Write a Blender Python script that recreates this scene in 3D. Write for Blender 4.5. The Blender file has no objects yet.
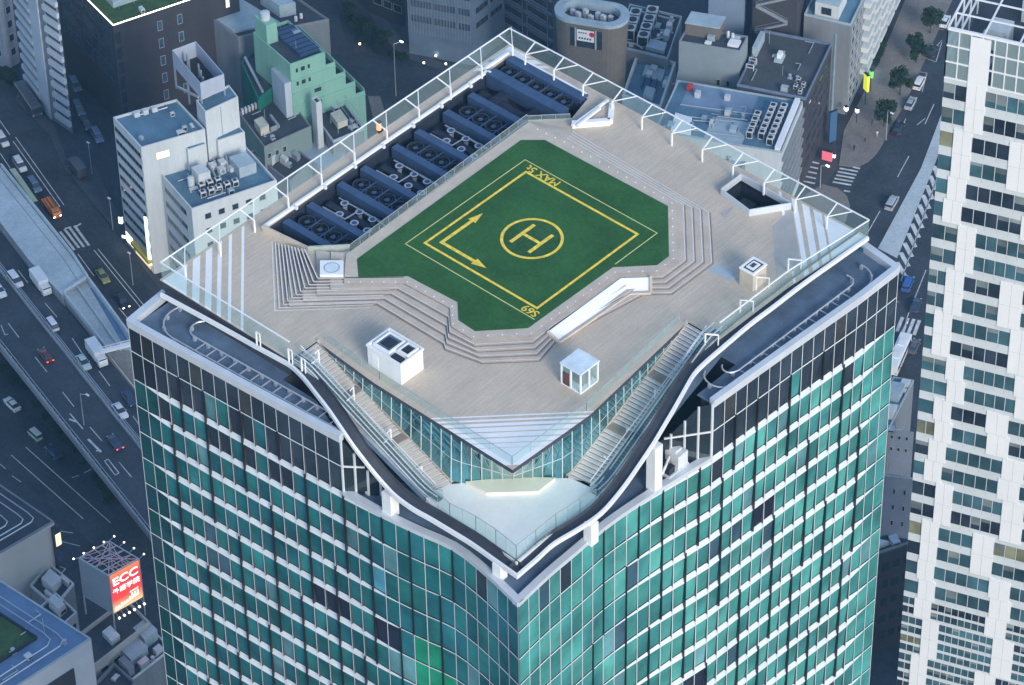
import bpy, math, random
from mathutils import Vector, Matrix
from mathutils.geometry import tessellate_polygon
rnd = random.Random(7)
SC = bpy.context.scene
COL = SC.collection
PI = math.pi
# ------------------------------------------------------------------ camera calibration
FX = 3736.8168
CF = Vector((-0.5106498, 0.54835486, -0.66222634)).normalized()
CR = Vector((0.74024328, 0.67218904, -0.01420504)).normalized()
CU = Vector((-0.43735189, 0.4974624, 0.7491692)).normalized()
CC = Vector((212.57230451, -231.69736895, 492.77684509))
def ray(x, y): return CF + CR*((x-512)/FX) - CU*((y-342.5)/FX)
def at(x, y, z=0.0):
    d = ray(x, y); return CC + d*((z-CC.z)/d.z)
def onY(x, y, Y):
    d = ray(x, y); return CC + d*((Y-CC.y)/d.y)
def onX(x, y, X):
    d = ray(x, y); return CC + d*((X-CC.x)/d.x)
def V2(p): return Vector((p[0], p[1]))
def lerp(a, b, t): return a + (b-a)*t

# ------------------------------------------------------------------ materials
MATS = {}
def mat(name, col, rough=0.7, metal=0.0, nscale=0.6, namt=0.18, spec=0.35, bump=0.0, fine=0.0, objspace=False, streak=False, planks=False):
    if name in MATS: return MATS[name]
    m = bpy.data.materials.new(name); m.use_nodes = True
    nt = m.node_tree; N = nt.nodes; L = nt.links
    b = N['Principled BSDF']
    b.inputs['Roughness'].default_value = rough
    b.inputs['Metallic'].default_value = metal
    b.inputs['Specular IOR Level'].default_value = spec
    if objspace:
        tc = N.new('ShaderNodeTexCoord'); src = tc.outputs['Object']
    else:
        g = N.new('ShaderNodeNewGeometry'); src = g.outputs['Position']
    if streak:
        mp = N.new('ShaderNodeMapping'); mp.inputs['Scale'].default_value = (1, 1, 0.12)
        L.new(src, mp.inputs['Vector']); src = mp.outputs['Vector']
    n1 = N.new('ShaderNodeTexNoise'); n1.inputs['Scale'].default_value = nscale
    n1.inputs['Detail'].default_value = 6; n1.inputs['Roughness'].default_value = 0.62
    L.new(src, n1.inputs['Vector'])
    mr = N.new('ShaderNodeMapRange'); mr.inputs['From Min'].default_value = 0.3; mr.inputs['From Max'].default_value = 0.7
    mr.inputs['To Min'].default_value = 1-namt; mr.inputs['To Max'].default_value = 1+namt
    L.new(n1.outputs['Fac'], mr.inputs['Value'])
    val = mr.outputs['Result']
    if fine > 0:
        n2 = N.new('ShaderNodeTexNoise'); n2.inputs['Scale'].default_value = nscale*14
        n2.inputs['Detail'].default_value = 3
        L.new(src, n2.inputs['Vector'])
        m2 = N.new('ShaderNodeMapRange'); m2.inputs['From Min'].default_value = 0.3; m2.inputs['From Max'].default_value = 0.7
        m2.inputs['To Min'].default_value = 1-fine; m2.inputs['To Max'].default_value = 1+fine
        L.new(n2.outputs['Fac'], m2.inputs['Value'])
        mu = N.new('ShaderNodeMath'); mu.operation = 'MULTIPLY'
        L.new(val, mu.inputs[0]); L.new(m2.outputs['Result'], mu.inputs[1]); val = mu.outputs[0]
    if planks:
        for sc_, am in (((5.0, .25, 1), .09), ((1.1, .09, 1), .03)):
            mp = N.new('ShaderNodeMapping'); mp.inputs['Scale'].default_value = sc_; mp.inputs['Rotation'].default_value = (0, 0, math.radians(45)); L.new(src, mp.inputs['Vector'])
            n3 = N.new('ShaderNodeTexNoise'); n3.inputs['Scale'].default_value = 1.0; n3.inputs['Detail'].default_value = 2; L.new(mp.outputs['Vector'], n3.inputs['Vector'])
            m3 = N.new('ShaderNodeMapRange'); m3.inputs['From Min'].default_value = 0.3; m3.inputs['From Max'].default_value = 0.7
            m3.inputs['To Min'].default_value = 1-am; m3.inputs['To Max'].default_value = 1+am; L.new(n3.outputs['Fac'], m3.inputs['Value'])
            mu = N.new('ShaderNodeMath'); mu.operation = 'MULTIPLY'; L.new(val, mu.inputs[0]); L.new(m3.outputs['Result'], mu.inputs[1]); val = mu.outputs[0]
    vm = N.new('ShaderNodeVectorMath'); vm.operation = 'SCALE'
    vm.inputs[0].default_value = col[:3]; L.new(val, vm.inputs['Scale'])
    L.new(vm.outputs['Vector'], b.inputs['Base Color'])
    if bump > 0:
        bp = N.new('ShaderNodeBump'); bp.inputs['Strength'].default_value = bump; bp.inputs['Distance'].default_value = 0.05
        L.new(n1.outputs['Fac'], bp.inputs['Height']); L.new(bp.outputs['Normal'], b.inputs['Normal'])
    MATS[name] = m; return m
def emit(name, col, s):
    if name in MATS: return MATS[name]
    m = bpy.data.materials.new(name); m.use_nodes = True
    b = m.node_tree.nodes['Principled BSDF']
    b.inputs['Base Color'].default_value = (*col, 1); b.inputs['Emission Color'].default_value = (*col, 1)
    b.inputs['Emission Strength'].default_value = s
    MATS[name] = m; return m
def glassmat(name, col, alpha=0.25, rough=0.03):
    if name in MATS: return MATS[name]
    m = bpy.data.materials.new(name); m.use_nodes = True
    nt = m.node_tree; N = nt.nodes; L = nt.links
    for n in list(N): N.remove(n)
    o = N.new('ShaderNodeOutputMaterial')
    t = N.new('ShaderNodeBsdfTransparent'); t.inputs['Color'].default_value = (*col, 1)
    g = N.new('ShaderNodeBsdfPrincipled'); g.inputs['Base Color'].default_value = (0.55, 0.72, 0.72, 1); g.inputs['Roughness'].default_value = rough
    mx = N.new('ShaderNodeMixShader'); mx.inputs['Fac'].default_value = alpha
    L.new(t.outputs[0], mx.inputs[1]); L.new(g.outputs[0], mx.inputs[2]); L.new(mx.outputs[0], o.inputs['Surface'])
    MATS[name] = m; return m
def tintglass(name, rough=0.12, spec=0.5, metal=0.0):
    """glazing coloured pane by pane, with blotches painted in for uneven reflections (colour attribute 'tint' of each pane)"""
    m = bpy.data.materials.new(name); m.use_nodes = True
    nt = m.node_tree; N = nt.nodes; L = nt.links
    b = N['Principled BSDF']; b.inputs['Roughness'].default_value = rough
    b.inputs['Specular IOR Level'].default_value = spec; b.inputs['Metallic'].default_value = metal
    a = N.new('ShaderNodeAttribute'); a.attribute_name = 'tint'
    g = N.new('ShaderNodeNewGeometry')
    n1 = N.new('ShaderNodeTexNoise'); n1.inputs['Scale'].default_value = 0.22; n1.inputs['Detail'].default_value = 5
    L.new(g.outputs['Position'], n1.inputs['Vector'])
    mr = N.new('ShaderNodeMapRange'); mr.inputs['From Min'].default_value = 0.3; mr.inputs['From Max'].default_value = 0.7
    mr.inputs['To Min'].default_value = 0.6; mr.inputs['To Max'].default_value = 1.45  # broad blotches in the colour stand in for patchy reflections
    L.new(n1.outputs['Fac'], mr.inputs['Value'])
    vm = N.new('ShaderNodeVectorMath'); vm.operation = 'SCALE'
    L.new(a.outputs['Color'], vm.inputs[0]); L.new(mr.outputs['Result'], vm.inputs['Scale'])
    L.new(vm.outputs['Vector'], b.inputs['Base Color'])
    MATS[name] = m; return m

# ------------------------------------------------------------------ mesh builder
ORG = {}
class MB:
    def __init__(s): s.v = []; s.f = []; s.m = []; s.c = []; s.hascol = False
    def face(s, pts, m=0, col=None):
        i = len(s.v); s.v += [Vector(p) for p in pts]; s.f.append(list(range(i, i+len(pts)))); s.m.append(m); s.c.append(col)
        if col: s.hascol = True
    def box(s, x0, x1, y0, y1, z0, z1, m=0, M=None):
        p = [Vector(q) for q in ((x0,y0,z0),(x1,y0,z0),(x1,y1,z0),(x0,y1,z0),(x0,y0,z1),(x1,y0,z1),(x1,y1,z1),(x0,y1,z1))]
        if M: p = [M @ q for q in p]
        i = len(s.v); s.v += p
        for f in ((0,3,2,1),(4,5,6,7),(0,1,5,4),(1,2,6,5),(2,3,7,6),(3,0,4,7)):
            s.f.append([i+k for k in f]); s.m.append(m); s.c.append(None)
    def beam(s, a, b, w, h=None, m=0, up=Vector((0,0,1))):
        a = Vector(a); b = Vector(b); h = h or w
        d = (b-a)
        if d.length < 1e-6: return
        d.normalize()
        x = d.cross(up)
        if x.length < 1e-4: x = d.cross(Vector((1,0,0)))
        x.normalize(); y = x.cross(d); y.normalize()
        p = []
        for q in (a, b):
            for sx, sy in ((-1,-1),(1,-1),(1,1),(-1,1)): p.append(q + x*(sx*w/2) + y*(sy*h/2))
        i = len(s.v); s.v += p
        for f in ((3,2,1,0),(4,5,6,7),(0,1,5,4),(1,2,6,5),(2,3,7,6),(3,0,4,7)):
            s.f.append([i+k for k in f]); s.m.append(m); s.c.append(None)
    def prism(s, poly, z0, z1, mt=0, ms=0, bottom=True):
        n = len(poly)
        P = [Vector((p[0], p[1])) for p in poly]
        A = sum(P[i].x*P[(i+1)%n].y - P[(i+1)%n].x*P[i].y for i in range(n))
        if A < 0: P.reverse()
        i = len(s.v)
        s.v += [Vector((p.x, p.y, z0)) for p in P] + [Vector((p.x, p.y, z1)) for p in P]
        for k in range(n):
            s.f.append([i+k, i+(k+1)%n, i+n+(k+1)%n, i+n+k]); s.m.append(ms); s.c.append(None)
        s.poly([(p.x, p.y, z1) for p in P], mt)
        if bottom: s.poly([(p.x, p.y, z0) for p in P], ms, flip=True)
    def poly(s, pts, m=0, holes=(), flip=False):
        loops = [[Vector(p) for p in pts]] + [[Vector(p) for p in h] for h in holes]
        tri = tessellate_polygon(loops)
        flat = [p for l in loops for p in l]
        i = len(s.v); s.v += flat
        for t in tri:
            a, b, c = (flat[k] for k in t)
            nz = (b-a).cross(c-a).z
            t = list(t)
            if (nz < 0) != flip: t.reverse()
            s.f.append([i+k for k in t]); s.m.append(m); s.c.append(None)
    def cyl(s, c, r, z0, z1, n=12, m=0, r1=None, cap=True):
        r1 = r if r1 is None else r1
        i = len(s.v)
        s.v += [Vector((c[0]+r*math.cos(2*PI*k/n), c[1]+r*math.sin(2*PI*k/n), z0)) for k in range(n)]
        s.v += [Vector((c[0]+r1*math.cos(2*PI*k/n), c[1]+r1*math.sin(2*PI*k/n), z1)) for k in range(n)]
        for k in range(n):
            s.f.append([i+k, i+(k+1)%n, i+n+(k+1)%n, i+n+k]); s.m.append(m); s.c.append(None)
        if cap:
            s.f.append([i+n+k for k in range(n)]); s.m.append(m); s.c.append(None)
            s.f.append([i+n-1-k for k in range(n)]); s.m.append(m); s.c.append(None)
    def ring(s, c, r0, r1, z, n=48, m=0):
        i = len(s.v)
        for k in range(n):
            a = 2*PI*k/n
            s.v += [Vector((c[0]+r0*math.cos(a), c[1]+r0*math.sin(a), z)), Vector((c[0]+r1*math.cos(a), c[1]+r1*math.sin(a), z))]
        for k in range(n):
            q = (k+1)%n
            s.f.append([i+2*k, i+2*k+1, i+2*q+1, i+2*q]); s.m.append(m); s.c.append(None)
    def tube(s, pts, r, n=6, m=0):
        pts = [Vector(p) for p in pts]; i0 = len(s.v); fr = None
        for k, p in enumerate(pts):
            d = (pts[min(k+1, len(pts)-1)] - pts[max(k-1, 0)]).normalized()
            x = d.cross(Vector((0,0,1)))
            if x.length < 1e-3: x = d.cross(Vector((1,0,0)))
            x.normalize(); y = x.cross(d)
            rr = r[k] if isinstance(r, (list, tuple)) else r
            for j in range(n):
                a = 2*PI*j/n; s.v.append(p + x*(rr*math.cos(a)) + y*(rr*math.sin(a)))
        for k in range(len(pts)-1):
            for j in range(n):
                a = i0+k*n+j; b = i0+k*n+(j+1)%n
                s.f.append([a, b, b+n, a+n]); s.m.append(m); s.c.append(None)
        s.f.append([i0+j for j in range(n)][::-1]); s.m.append(m); s.c.append(None)
        e = i0+(len(pts)-1)*n
        s.f.append([e+j for j in range(n)]); s.m.append(m); s.c.append(None)
    def flatline(s, pts, w, z=None, m=0, closed=False):
        """flat painted line of width w along a 3-D polyline"""
        P = [Vector(p) for p in pts]
        n = len(P); L = []; R = []
        for k in range(n):
            a = P[(k-1)%n] if (closed or k > 0) else None
            b = P[(k+1)%n] if (closed or k < n-1) else None
            ds = []
            if a is not None: ds.append((P[k]-a).to_2d().normalized())
            if b is not None: ds.append((b-P[k]).to_2d().normalized())
            nn = Vector((0, 0))
            for d in ds: nn += Vector((-d.y, d.x))
            nn.normalize()
            c = max(0.4, nn.dot(Vector((-ds[0].y, ds[0].x))))
            o = nn*(w/2/c)
            zz = P[k].z if z is None else z
            L.append(Vector((P[k].x+o.x, P[k].y+o.y, zz))); R.append(Vector((P[k].x-o.x, P[k].y-o.y, zz)))
        for k in range(n if closed else n-1):
            q = (k+1)%n
            s.face([R[k], R[q], L[q], L[k]], m)
    def mesh(s, name, mats, org=Vector((0,0,0)), smooth=False):
        me = bpy.data.meshes.new(name)
        me.from_pydata([v-org for v in s.v], [], s.f)
        for mm in (mats if isinstance(mats, (list, tuple)) else [mats]): me.materials.append(mm)
        me.polygons.foreach_set('material_index', s.m)
        if smooth: me.polygons.foreach_set('use_smooth', [True]*len(s.f))
        if s.hascol:
            ca = me.color_attributes.new('tint', 'FLOAT_COLOR', 'CORNER')
            buf = []
            for f, c in zip(s.f, s.c):
                c = c or (0.5, 0.5, 0.5)
                buf += [c[0], c[1], c[2], 1.0]*len(f)
            ca.data.foreach_set('color', buf)
        me.update(); return me
    def build(s, name, mats, parent=None, org=None, smooth=False):
        if org is None:
            if parent is not None: org = ORG[parent.name]
            else:
                xs = [v.x for v in s.v]; ys = [v.y for v in s.v]; zs = [v.z for v in s.v]
                org = Vector(((min(xs)+max(xs))/2, (min(ys)+max(ys))/2, min(zs)))
        me = s.mesh(name, mats, org, smooth)
        o = bpy.data.objects.new(name, me); COL.objects.link(o)
        if parent is None: o.location = org
        else: o.parent = parent
        ORG[o.name] = org
        return o
def tag(o, label=None, cat=None, group=None, kind=None):
    if label: o['label'] = label
    if cat: o['category'] = cat
    if group: o['group'] = group
    if kind: o['kind'] = kind
    return o
def empty(name, loc, label=None, cat=None, group=None, rz=0.0):
    o = bpy.data.objects.new(name, None); COL.objects.link(o)
    o.empty_display_size = 0.5
    o.location = loc; o.rotation_euler = (0, 0, rz); ORG[o.name] = Vector(loc)
    return tag(o, label, cat, group)
def dup(root, loc, rz, label=None, group=None, repl=None):
    r = root.copy(); COL.objects.link(r); r.location = loc; r.rotation_euler = (0, 0, rz); ORG[r.name] = Vector(loc)
    if label: r['label'] = label
    if group: r['group'] = group
    for ch in list(root.children):
        c = ch.copy(); COL.objects.link(c); c.parent = r
        if repl and c.data:
            for a, b in repl.items():
                if a in [mm.name for mm in c.data.materials if mm]:
                    c.data = c.data.copy()
                    for i, mm in enumerate(c.data.materials):
                        if mm and mm.name == a: c.data.materials[i] = b
        for g in ch.children:
            d = g.copy(); COL.objects.link(d); d.parent = c
    return r
def text_mesh(txt, size, M, name, m, parent, bold=0.0, extrude=0.0):
    cu = bpy.data.curves.new(name, 'FONT'); cu.body = txt; cu.size = size; cu.offset = bold; cu.extrude = extrude
    cu.align_x = 'CENTER'; cu.align_y = 'CENTER'
    to = bpy.data.objects.new(name+'_tmp', cu); COL.objects.link(to)
    dg = bpy.context.evaluated_depsgraph_get(); dg.update()
    me = bpy.data.meshes.new_from_object(to.evaluated_get(dg))
    bpy.data.objects.remove(to); bpy.data.curves.remove(cu)
    org = ORG[parent.name]
    me.transform(Matrix.Translation(-org) @ M)
    me.materials.clear(); me.materials.append(m); me.name = name
    o = bpy.data.objects.new(name, me); COL.objects.link(o); o.parent = parent; ORG[o.name] = org
    return o
def catmull(P, n=6):
    out = []
    for k in range(len(P)-1):
        p0 = P[max(k-1,0)]; p1 = P[k]; p2 = P[k+1]; p3 = P[min(k+2, len(P)-1)]
        for j in range(n):
            t = j/n
            out.append(0.5*((2*p1)+(p2-p0)*t+(2*p0-5*p1+4*p2-p3)*t*t+(3*p1-p0-3*p2+p3)*t**3))
    out.append(P[-1]); return out
# ================================================================== TOWER
D = 229.0; PADZ = 230.0; ZF = 221.5; ZC = 227.3; ZL = 219.6
M_deck = mat('deck_boards', (0.53,0.445,0.355), 0.75, nscale=0.3, namt=0.08, fine=0.06, planks=True)
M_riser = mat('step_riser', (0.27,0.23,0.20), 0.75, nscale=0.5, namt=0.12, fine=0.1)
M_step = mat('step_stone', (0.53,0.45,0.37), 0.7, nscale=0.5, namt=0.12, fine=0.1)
M_nose = mat('step_nosing', (0.74,0.71,0.67), 0.6, nscale=1.5, namt=0.1)
M_white = mat('white_paint', (0.80,0.80,0.80), 0.45, nscale=0.5, namt=0.05)
M_whitepl = mat('white_panel', (0.74,0.75,0.76), 0.5, nscale=0.4, namt=0.07, streak=True)
M_turf = mat('artificial_turf', (0.034,0.112,0.034), 0.95, nscale=0.22, namt=0.2, fine=0.15, spec=0.1)
M_turfd = mat('darker_turf', (0.028,0.088,0.032), 0.95, nscale=0.22, namt=0.25, fine=0.22, spec=0.1)
M_yellow = mat('yellow_line_paint', (0.84,0.60,0.07), 0.7, nscale=1.6, namt=0.3, fine=0.2)
M_yellowp = mat('pale_yellow_line_paint', (0.62,0.60,0.22), 0.7, nscale=1.2, namt=0.15)
M_coping = mat('aluminium_coping', (0.60,0.64,0.68), 0.4, metal=0.25, nscale=0.5, namt=0.08)
M_terr = mat('terrace_membrane', (0.10,0.15,0.22), 0.6, nscale=0.35, namt=0.3, fine=0.1)
M_gut = mat('dark_gutter', (0.05,0.056,0.07), 0.5, nscale=0.6, namt=0.2)
M_dark = mat('dark_metal', (0.02,0.024,0.03), 0.4, nscale=0.8, namt=0.2)
M_core = mat('dark_interior', (0.03,0.035,0.04), 0.8, nscale=0.3, namt=0.2)
M_louv = mat('blue_grey_metal', (0.055,0.10,0.19), 0.45, metal=0.3, nscale=0.7, namt=0.15)
M_pit = mat('pit_floor', (0.02,0.028,0.05), 0.7, nscale=0.6, namt=0.3)
M_steel = mat('galvanised_steel', (0.5,0.53,0.56), 0.4, metal=0.5, nscale=1.0, namt=0.12)
M_cream = mat('cream_bench_top', (0.74,0.68,0.54), 0.6, nscale=0.6, namt=0.06)
M_wfloor = mat('white_terrace_tiles', (0.84,0.815,0.765), 0.5, nscale=0.35, namt=0.05, fine=0.03)
M_clear = glassmat('clear_glass', (0.86,0.94,0.93), 0.14)
M_teal = tintglass('teal_glazing', 0.06, 0.8)
M_mull = mat('white_mullion', (0.58,0.61,0.63), 0.45, nscale=0.5, namt=0.08)
M_fin = mat('dark_fin', (0.012,0.014,0.018), 0.4, nscale=0.6, namt=0.2)
M_span = mat('white_spandrel', (0.55,0.585,0.61), 0.45, nscale=0.3, namt=0.08)
M_slope = tintglass('leaning_glazing', 0.04, 0.9, 0.75)

T = empty('glass_skyscraper', (0,0,0), 'huge teal glass tower with white ledges and a green rooftop helipad filling the centre', 'skyscraper')

# ---- facades
PITCH = [ZC, 223.1, 218.95]
while PITCH[-1] > 6: PITCH.append(PITCH[-1]-3.92)
def divide(P, n):
    P = [V2(p) for p in P]; Ls = [0]
    for a, b in zip(P, P[1:]): Ls.append(Ls[-1]+(b-a).length)
    out = []
    for k in range(n+1):
        s = Ls[-1]*k/n
        for j in range(len(P)-1):
            if s <= Ls[j+1]+1e-6:
                out.append(lerp(P[j], P[j+1], (s-Ls[j])/(Ls[j+1]-Ls[j]))); break
    return out
LEFTP = [(-25.68,-36.75),(-22.5,-36.62),(-12.9,-36.0),(-3.8,-35.4),(4.39,-34.76)]
cat1 = catmull([V2(p) for p in [(4.39,-34.76),(9.6,-34.5),(14.3,-33.9),(18.85,-33.15),(23.8,-33.65),(29.34,-34.78)]], 5)
RIGHTP0 = catmull([V2(p) for p in [(29.34,-34.78),(28.9,-29.8),(28.75,-24.7),(28.6,-19.5),(29.2,-12.2),(30.15,-4.85)]], 5)
RIGHTP1 = [(30.15,-4.85),(30.78,8.8),(31.33,18.5),(31.37,25.2)]
nodesL = divide(LEFTP, 17) + divide(cat1, 14)[1:]
nodesR = divide(RIGHTP0, 17) + divide(RIGHTP1, 17)[1:]
def normals(nd):
    out = []
    for k in range(len(nd)):
        d = (nd[min(k+1,len(nd)-1)]-nd[max(k-1,0)]).normalized()
        out.append(Vector((d.y, -d.x)))
    return out
normL = normals(nodesL); normR = normals(nodesR)
def depthL(i, r):
    d = min(1, max(0, (i-1.2)/1.5))
    if i > 17: d *= max(0.0, 1-(i-17)/(3.5+max(0,(r-4))*0.35))
    return 0.21*d
def depthR(i, r):
    d = min(1, max(0, (34-i-1.5)/1.5))
    if i < 16: d *= max(0.0, 1-(15-i)/(5+max(0,(r-3))*0.35))
    return 0.21*d
def is_fin(i, r, off):
    j = i//3
    return i % 3 == (off + ((r + 2*j) // 5)*2) % 3
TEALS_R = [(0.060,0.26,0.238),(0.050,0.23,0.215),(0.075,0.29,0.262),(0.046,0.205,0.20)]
TEALS_L = [(0.020,0.150,0.155),(0.015,0.13,0.14),(0.026,0.17,0.168),(0.020,0.13,0.155)]  # darker set for the left face: its shade is put into the panes
windows = []   # (distance, builder)
mull = {'L': MB(), 'R': MB()}; span = {'L': MB(), 'R': MB()}; fins = []
fr = random.Random(3)
def P3(nd, nm, i, off, z):
    p = nd[i] + nm[i]*off; return Vector((p.x, p.y, z))
DARKBLK = {('R',21,5),('R',22,5),('R',15,10),('R',16,10),('L',14,6),('L',15,6),('L',16,6),('L',19,6),('L',20,6)}
GREENBLK = {('L',22,6),('L',23,6),('L',22,7),('L',23,7),('L',24,7)}
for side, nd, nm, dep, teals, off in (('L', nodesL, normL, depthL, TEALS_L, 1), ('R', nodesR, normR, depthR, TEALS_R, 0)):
    nb = len(nd)-1
    notch0, notch1 = (17, nb) if side == 'L' else (0, 17)
    for r in range(len(PITCH)-1):
        z1, z0 = PITCH[r], PITCH[r+1]
        cur = None
        for i in range(nb):
            if r < 2 and notch0 <= i < notch1: continue
            fin = is_fin(i, r, off) if r > 0 else False
            if cur is None or fin or i % 6 == 0 and r == 0:
                cur = MB(); windows.append([cur, side])
            dA, dB = dep(i, r), dep(i+1, r)
            if r == 0: dA *= 0.0; dB *= 0.0
            pa, pb = (dep(i, r-1), dep(i+1, r-1)) if r > 1 else (0.0, 0.0)
            if r == 0: pa = pb = 0
            rc = lambda d: 0.4*d
            hs = lambda d: 0.12 + 2.3*d
            if r == 0: hs = lambda d: 0.7
            # spandrel ledge
            a0 = P3(nd, nm, i, -pa-rc(pa), z1); b0 = P3(nd, nm, i+1, -pb-rc(pb), z1)
            a1 = P3(nd, nm, i, 0.03, z1-hs(pa)); b1 = P3(nd, nm, i+1, 0.03, z1-hs(pb))
            span[side].face([a0, a1, b1, b0], 0)
            # pane
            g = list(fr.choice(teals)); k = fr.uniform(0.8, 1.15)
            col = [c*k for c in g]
            q = fr.random()
            if q < 0.02: col = [0.05*k, 0.11*k, 0.15*k]
            elif q < 0.06: col = [0.10*k, 0.24*k, 0.26*k]
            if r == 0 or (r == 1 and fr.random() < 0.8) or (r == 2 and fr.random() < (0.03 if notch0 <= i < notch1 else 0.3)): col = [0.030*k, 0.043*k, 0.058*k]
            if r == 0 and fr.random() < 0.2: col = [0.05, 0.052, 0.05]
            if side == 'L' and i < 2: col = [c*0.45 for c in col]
            if (side, r, i) == ('L', 4, 19): col = [0.12, 0.42, 0.55]
            if (side, i, r) in DARKBLK: col = [0.015, 0.02, 0.035]
            if (side, i, r) in GREENBLK: col = [0.015, 0.23, 0.13]
            a2 = P3(nd, nm, i, -dA-rc(dA), z0); b2 = P3(nd, nm, i+1, -dB-rc(dB), z0); a1 = P3(nd, nm, i, .03-rc(dA), z1-hs(pa)+.02); b1 = P3(nd, nm, i+1, .03-rc(dB), z1-hs(pb)+.02)
            g0, g1 = lerp(a2, a1, .055), lerp(b2, b1, .055)
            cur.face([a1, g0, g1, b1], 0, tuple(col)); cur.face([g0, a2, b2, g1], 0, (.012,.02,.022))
        for i in range(nb+1):
            if r < 2 and notch0 < i < notch1: continue
            if r < 2 and ((side == 'L' and i == nb) or (side == 'R' and i == 0)): continue
            if side == 'R' and i == 0: continue
            n3 = Vector((nm[i].x, nm[i].y, 0)); w = 0.09
            t = Vector((-nm[i].y, nm[i].x, 0))
            f0 = P3(nd, nm, i, 0.045, z1); f1 = P3(nd, nm, i, 0.045, z0)
            bk = -1.4*dep(i, r)-0.05 if r > 0 else -0.05
            zs = z1-(0.12+2.3*(dep(i, r-1) if r > 1 else 0)) if r else z1-.7
            b0 = P3(nd, nm, i, bk, zs); b1 = P3(nd, nm, i, bk, z0); s0 = P3(nd, nm, i, 0.045, zs)
            h = t*(w/2)
            for qi, qd in enumerate(([f0+h, f1+h, f1-h, f0-h], [s0+h, b0+h, b1+h, f1+h], [b0-h, s0-h, f1-h, b1-h])): mull[side].face(qd, 0 if qi == 0 else 1)  # sides coloured dark, painting in the shade of the reveal
    # fins: dark vertical blades, four or so storeys tall, stepping down the face
    for i in range(1, nb):
        r = 1
        while r < len(PITCH)-1:
            if is_fin(i, r, off) and not (r < 2 and notch0 <= i < notch1):
                r2 = r
                while r2 < len(PITCH)-1 and is_fin(i, r2, off): r2 += 1
                lo = notch0 - 0; 
                thin = (side == 'L' and i > 26) or (side == 'R' and i < 7) or (side == 'L' and i < 3) or (side == 'R' and i > 31)
                if not thin and not (r < 2 and notch0 <= i <= notch1):
                    fins.append((side, i, r, r2))
                r = r2
            else: r += 1
def fin_mesh(mb, side, i, r, r2):
    nd, nm = (nodesL, normL) if side == 'L' else (nodesR, normR)
    z1, z0 = PITCH[r]+0.1, PITCH[r2]+0.1
    t = Vector((-nm[i].y, nm[i].x, 0))*0.062
    o = P3(nd, nm, i, 0.27, 0)-P3(nd, nm, i, 0, 0)
    k = P3(nd, nm, i, -0.1, 0)
    A = [k-t, k+t, k+t+o, k-t+o]
    mb.prism([(p.x, p.y) for p in A], z0, z1)
def campx(p):
    return (Vector(p)-CC).length
windows = [w for w in windows if w[0].f]
windows.sort(key=lambda w: campx(w[0].v[0]))
rest = MB()
for k, (w, side) in enumerate(windows):
    if k < 100: w.build('window', M_teal, T)
    else:
        n = len(rest.v); rest.v += w.v; rest.f += [[a+n for a in f] for f in w.f]; rest.m += w.m; rest.c += w.c; rest.hascol = True
tag(rest.build('windows', M_teal, T), kind='stuff')
fins.sort(key=lambda f: campx((nodesL if f[0]=='L' else nodesR)[f[1]].to_3d()+Vector((0,0,PITCH[f[2]]))))
restf = MB()
for k, f in enumerate(fins):
    if k < 90:
        mb = MB(); fin_mesh(mb, *f); mb.build('fin', M_fin, T)
    else: fin_mesh(restf, *f)
tag(restf.build('fins', M_fin, T), kind='stuff')
for s in 'LR':
    mull[s].build('mullion_grid', [M_mull, M_gut], T); span[s].build('spandrel_ledges', M_span, T)
# ---- structural core and hidden back faces
core = MB()
fullp = [(p.x, p.y) for p in nodesL] + [(p.x, p.y) for p in nodesR[1:]] + [(-26.2,26.2)]
def inset(poly, d):
    c = Vector((2, -5)); return [tuple(Vector(p) + (c-Vector(p)).normalized()*d) for p in poly]
core.prism(inset(fullp, 1.3), 0, 218.8)
core.prism([(-25.0,-30.5),(-6.8,-30.5),(-6.8,-26.3),(13.4,-26.6),(18.0,-22.4),(21.4,-18.6),(20.6,1.8),(25.2,1.8),(25.2,24.4),(-25.0,24.8)], 218.9, 226.6)
core.prism([(-25.0,-36.0),(3.9,-34.2),(0.6,-33.0),(-2.2,-32.2),(-6.8,-32.2),(-6.8,-30.51),(-25.0,-30.51)], 218.9, 226.62)
core.prism([(28.2,-4.6),(29.6,-4.6),(30.6,24.4),(25.21,24.4),(25.21,1.8),(28.2,1.8)], 218.9, 226.62)
core.build('core', M_core, T)
bk = MB()   # rear faces, glazed flush
for (a, b) in (((31.37,25.2),(-26.3,26.4)), ((-26.3,26.4),(-25.68,-36.75))):
    a = Vector(a); b = Vector(b)
    for r in range(0, len(PITCH)-1):
        for k in range(0, 32):
            p = lerp(a, b, k/32); q = lerp(a, b, (k+1)/32); g = fr.choice(TEALS_L); kk = fr.uniform(.6, 1.2)
            bk.face([(p.x,p.y,PITCH[r]),(p.x,p.y,PITCH[r+1]+.35),(q.x,q.y,PITCH[r+1]+.35),(q.x,q.y,PITCH[r])], 0, tuple(c*kk for c in g))
            bk.face([(p.x,p.y,PITCH[r+1]+.35),(p.x,p.y,PITCH[r+1]),(q.x,q.y,PITCH[r+1]),(q.x,q.y,PITCH[r+1]+.35)], 1)
bk.build('rear_glazing', [M_teal, M_span], T)
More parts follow.
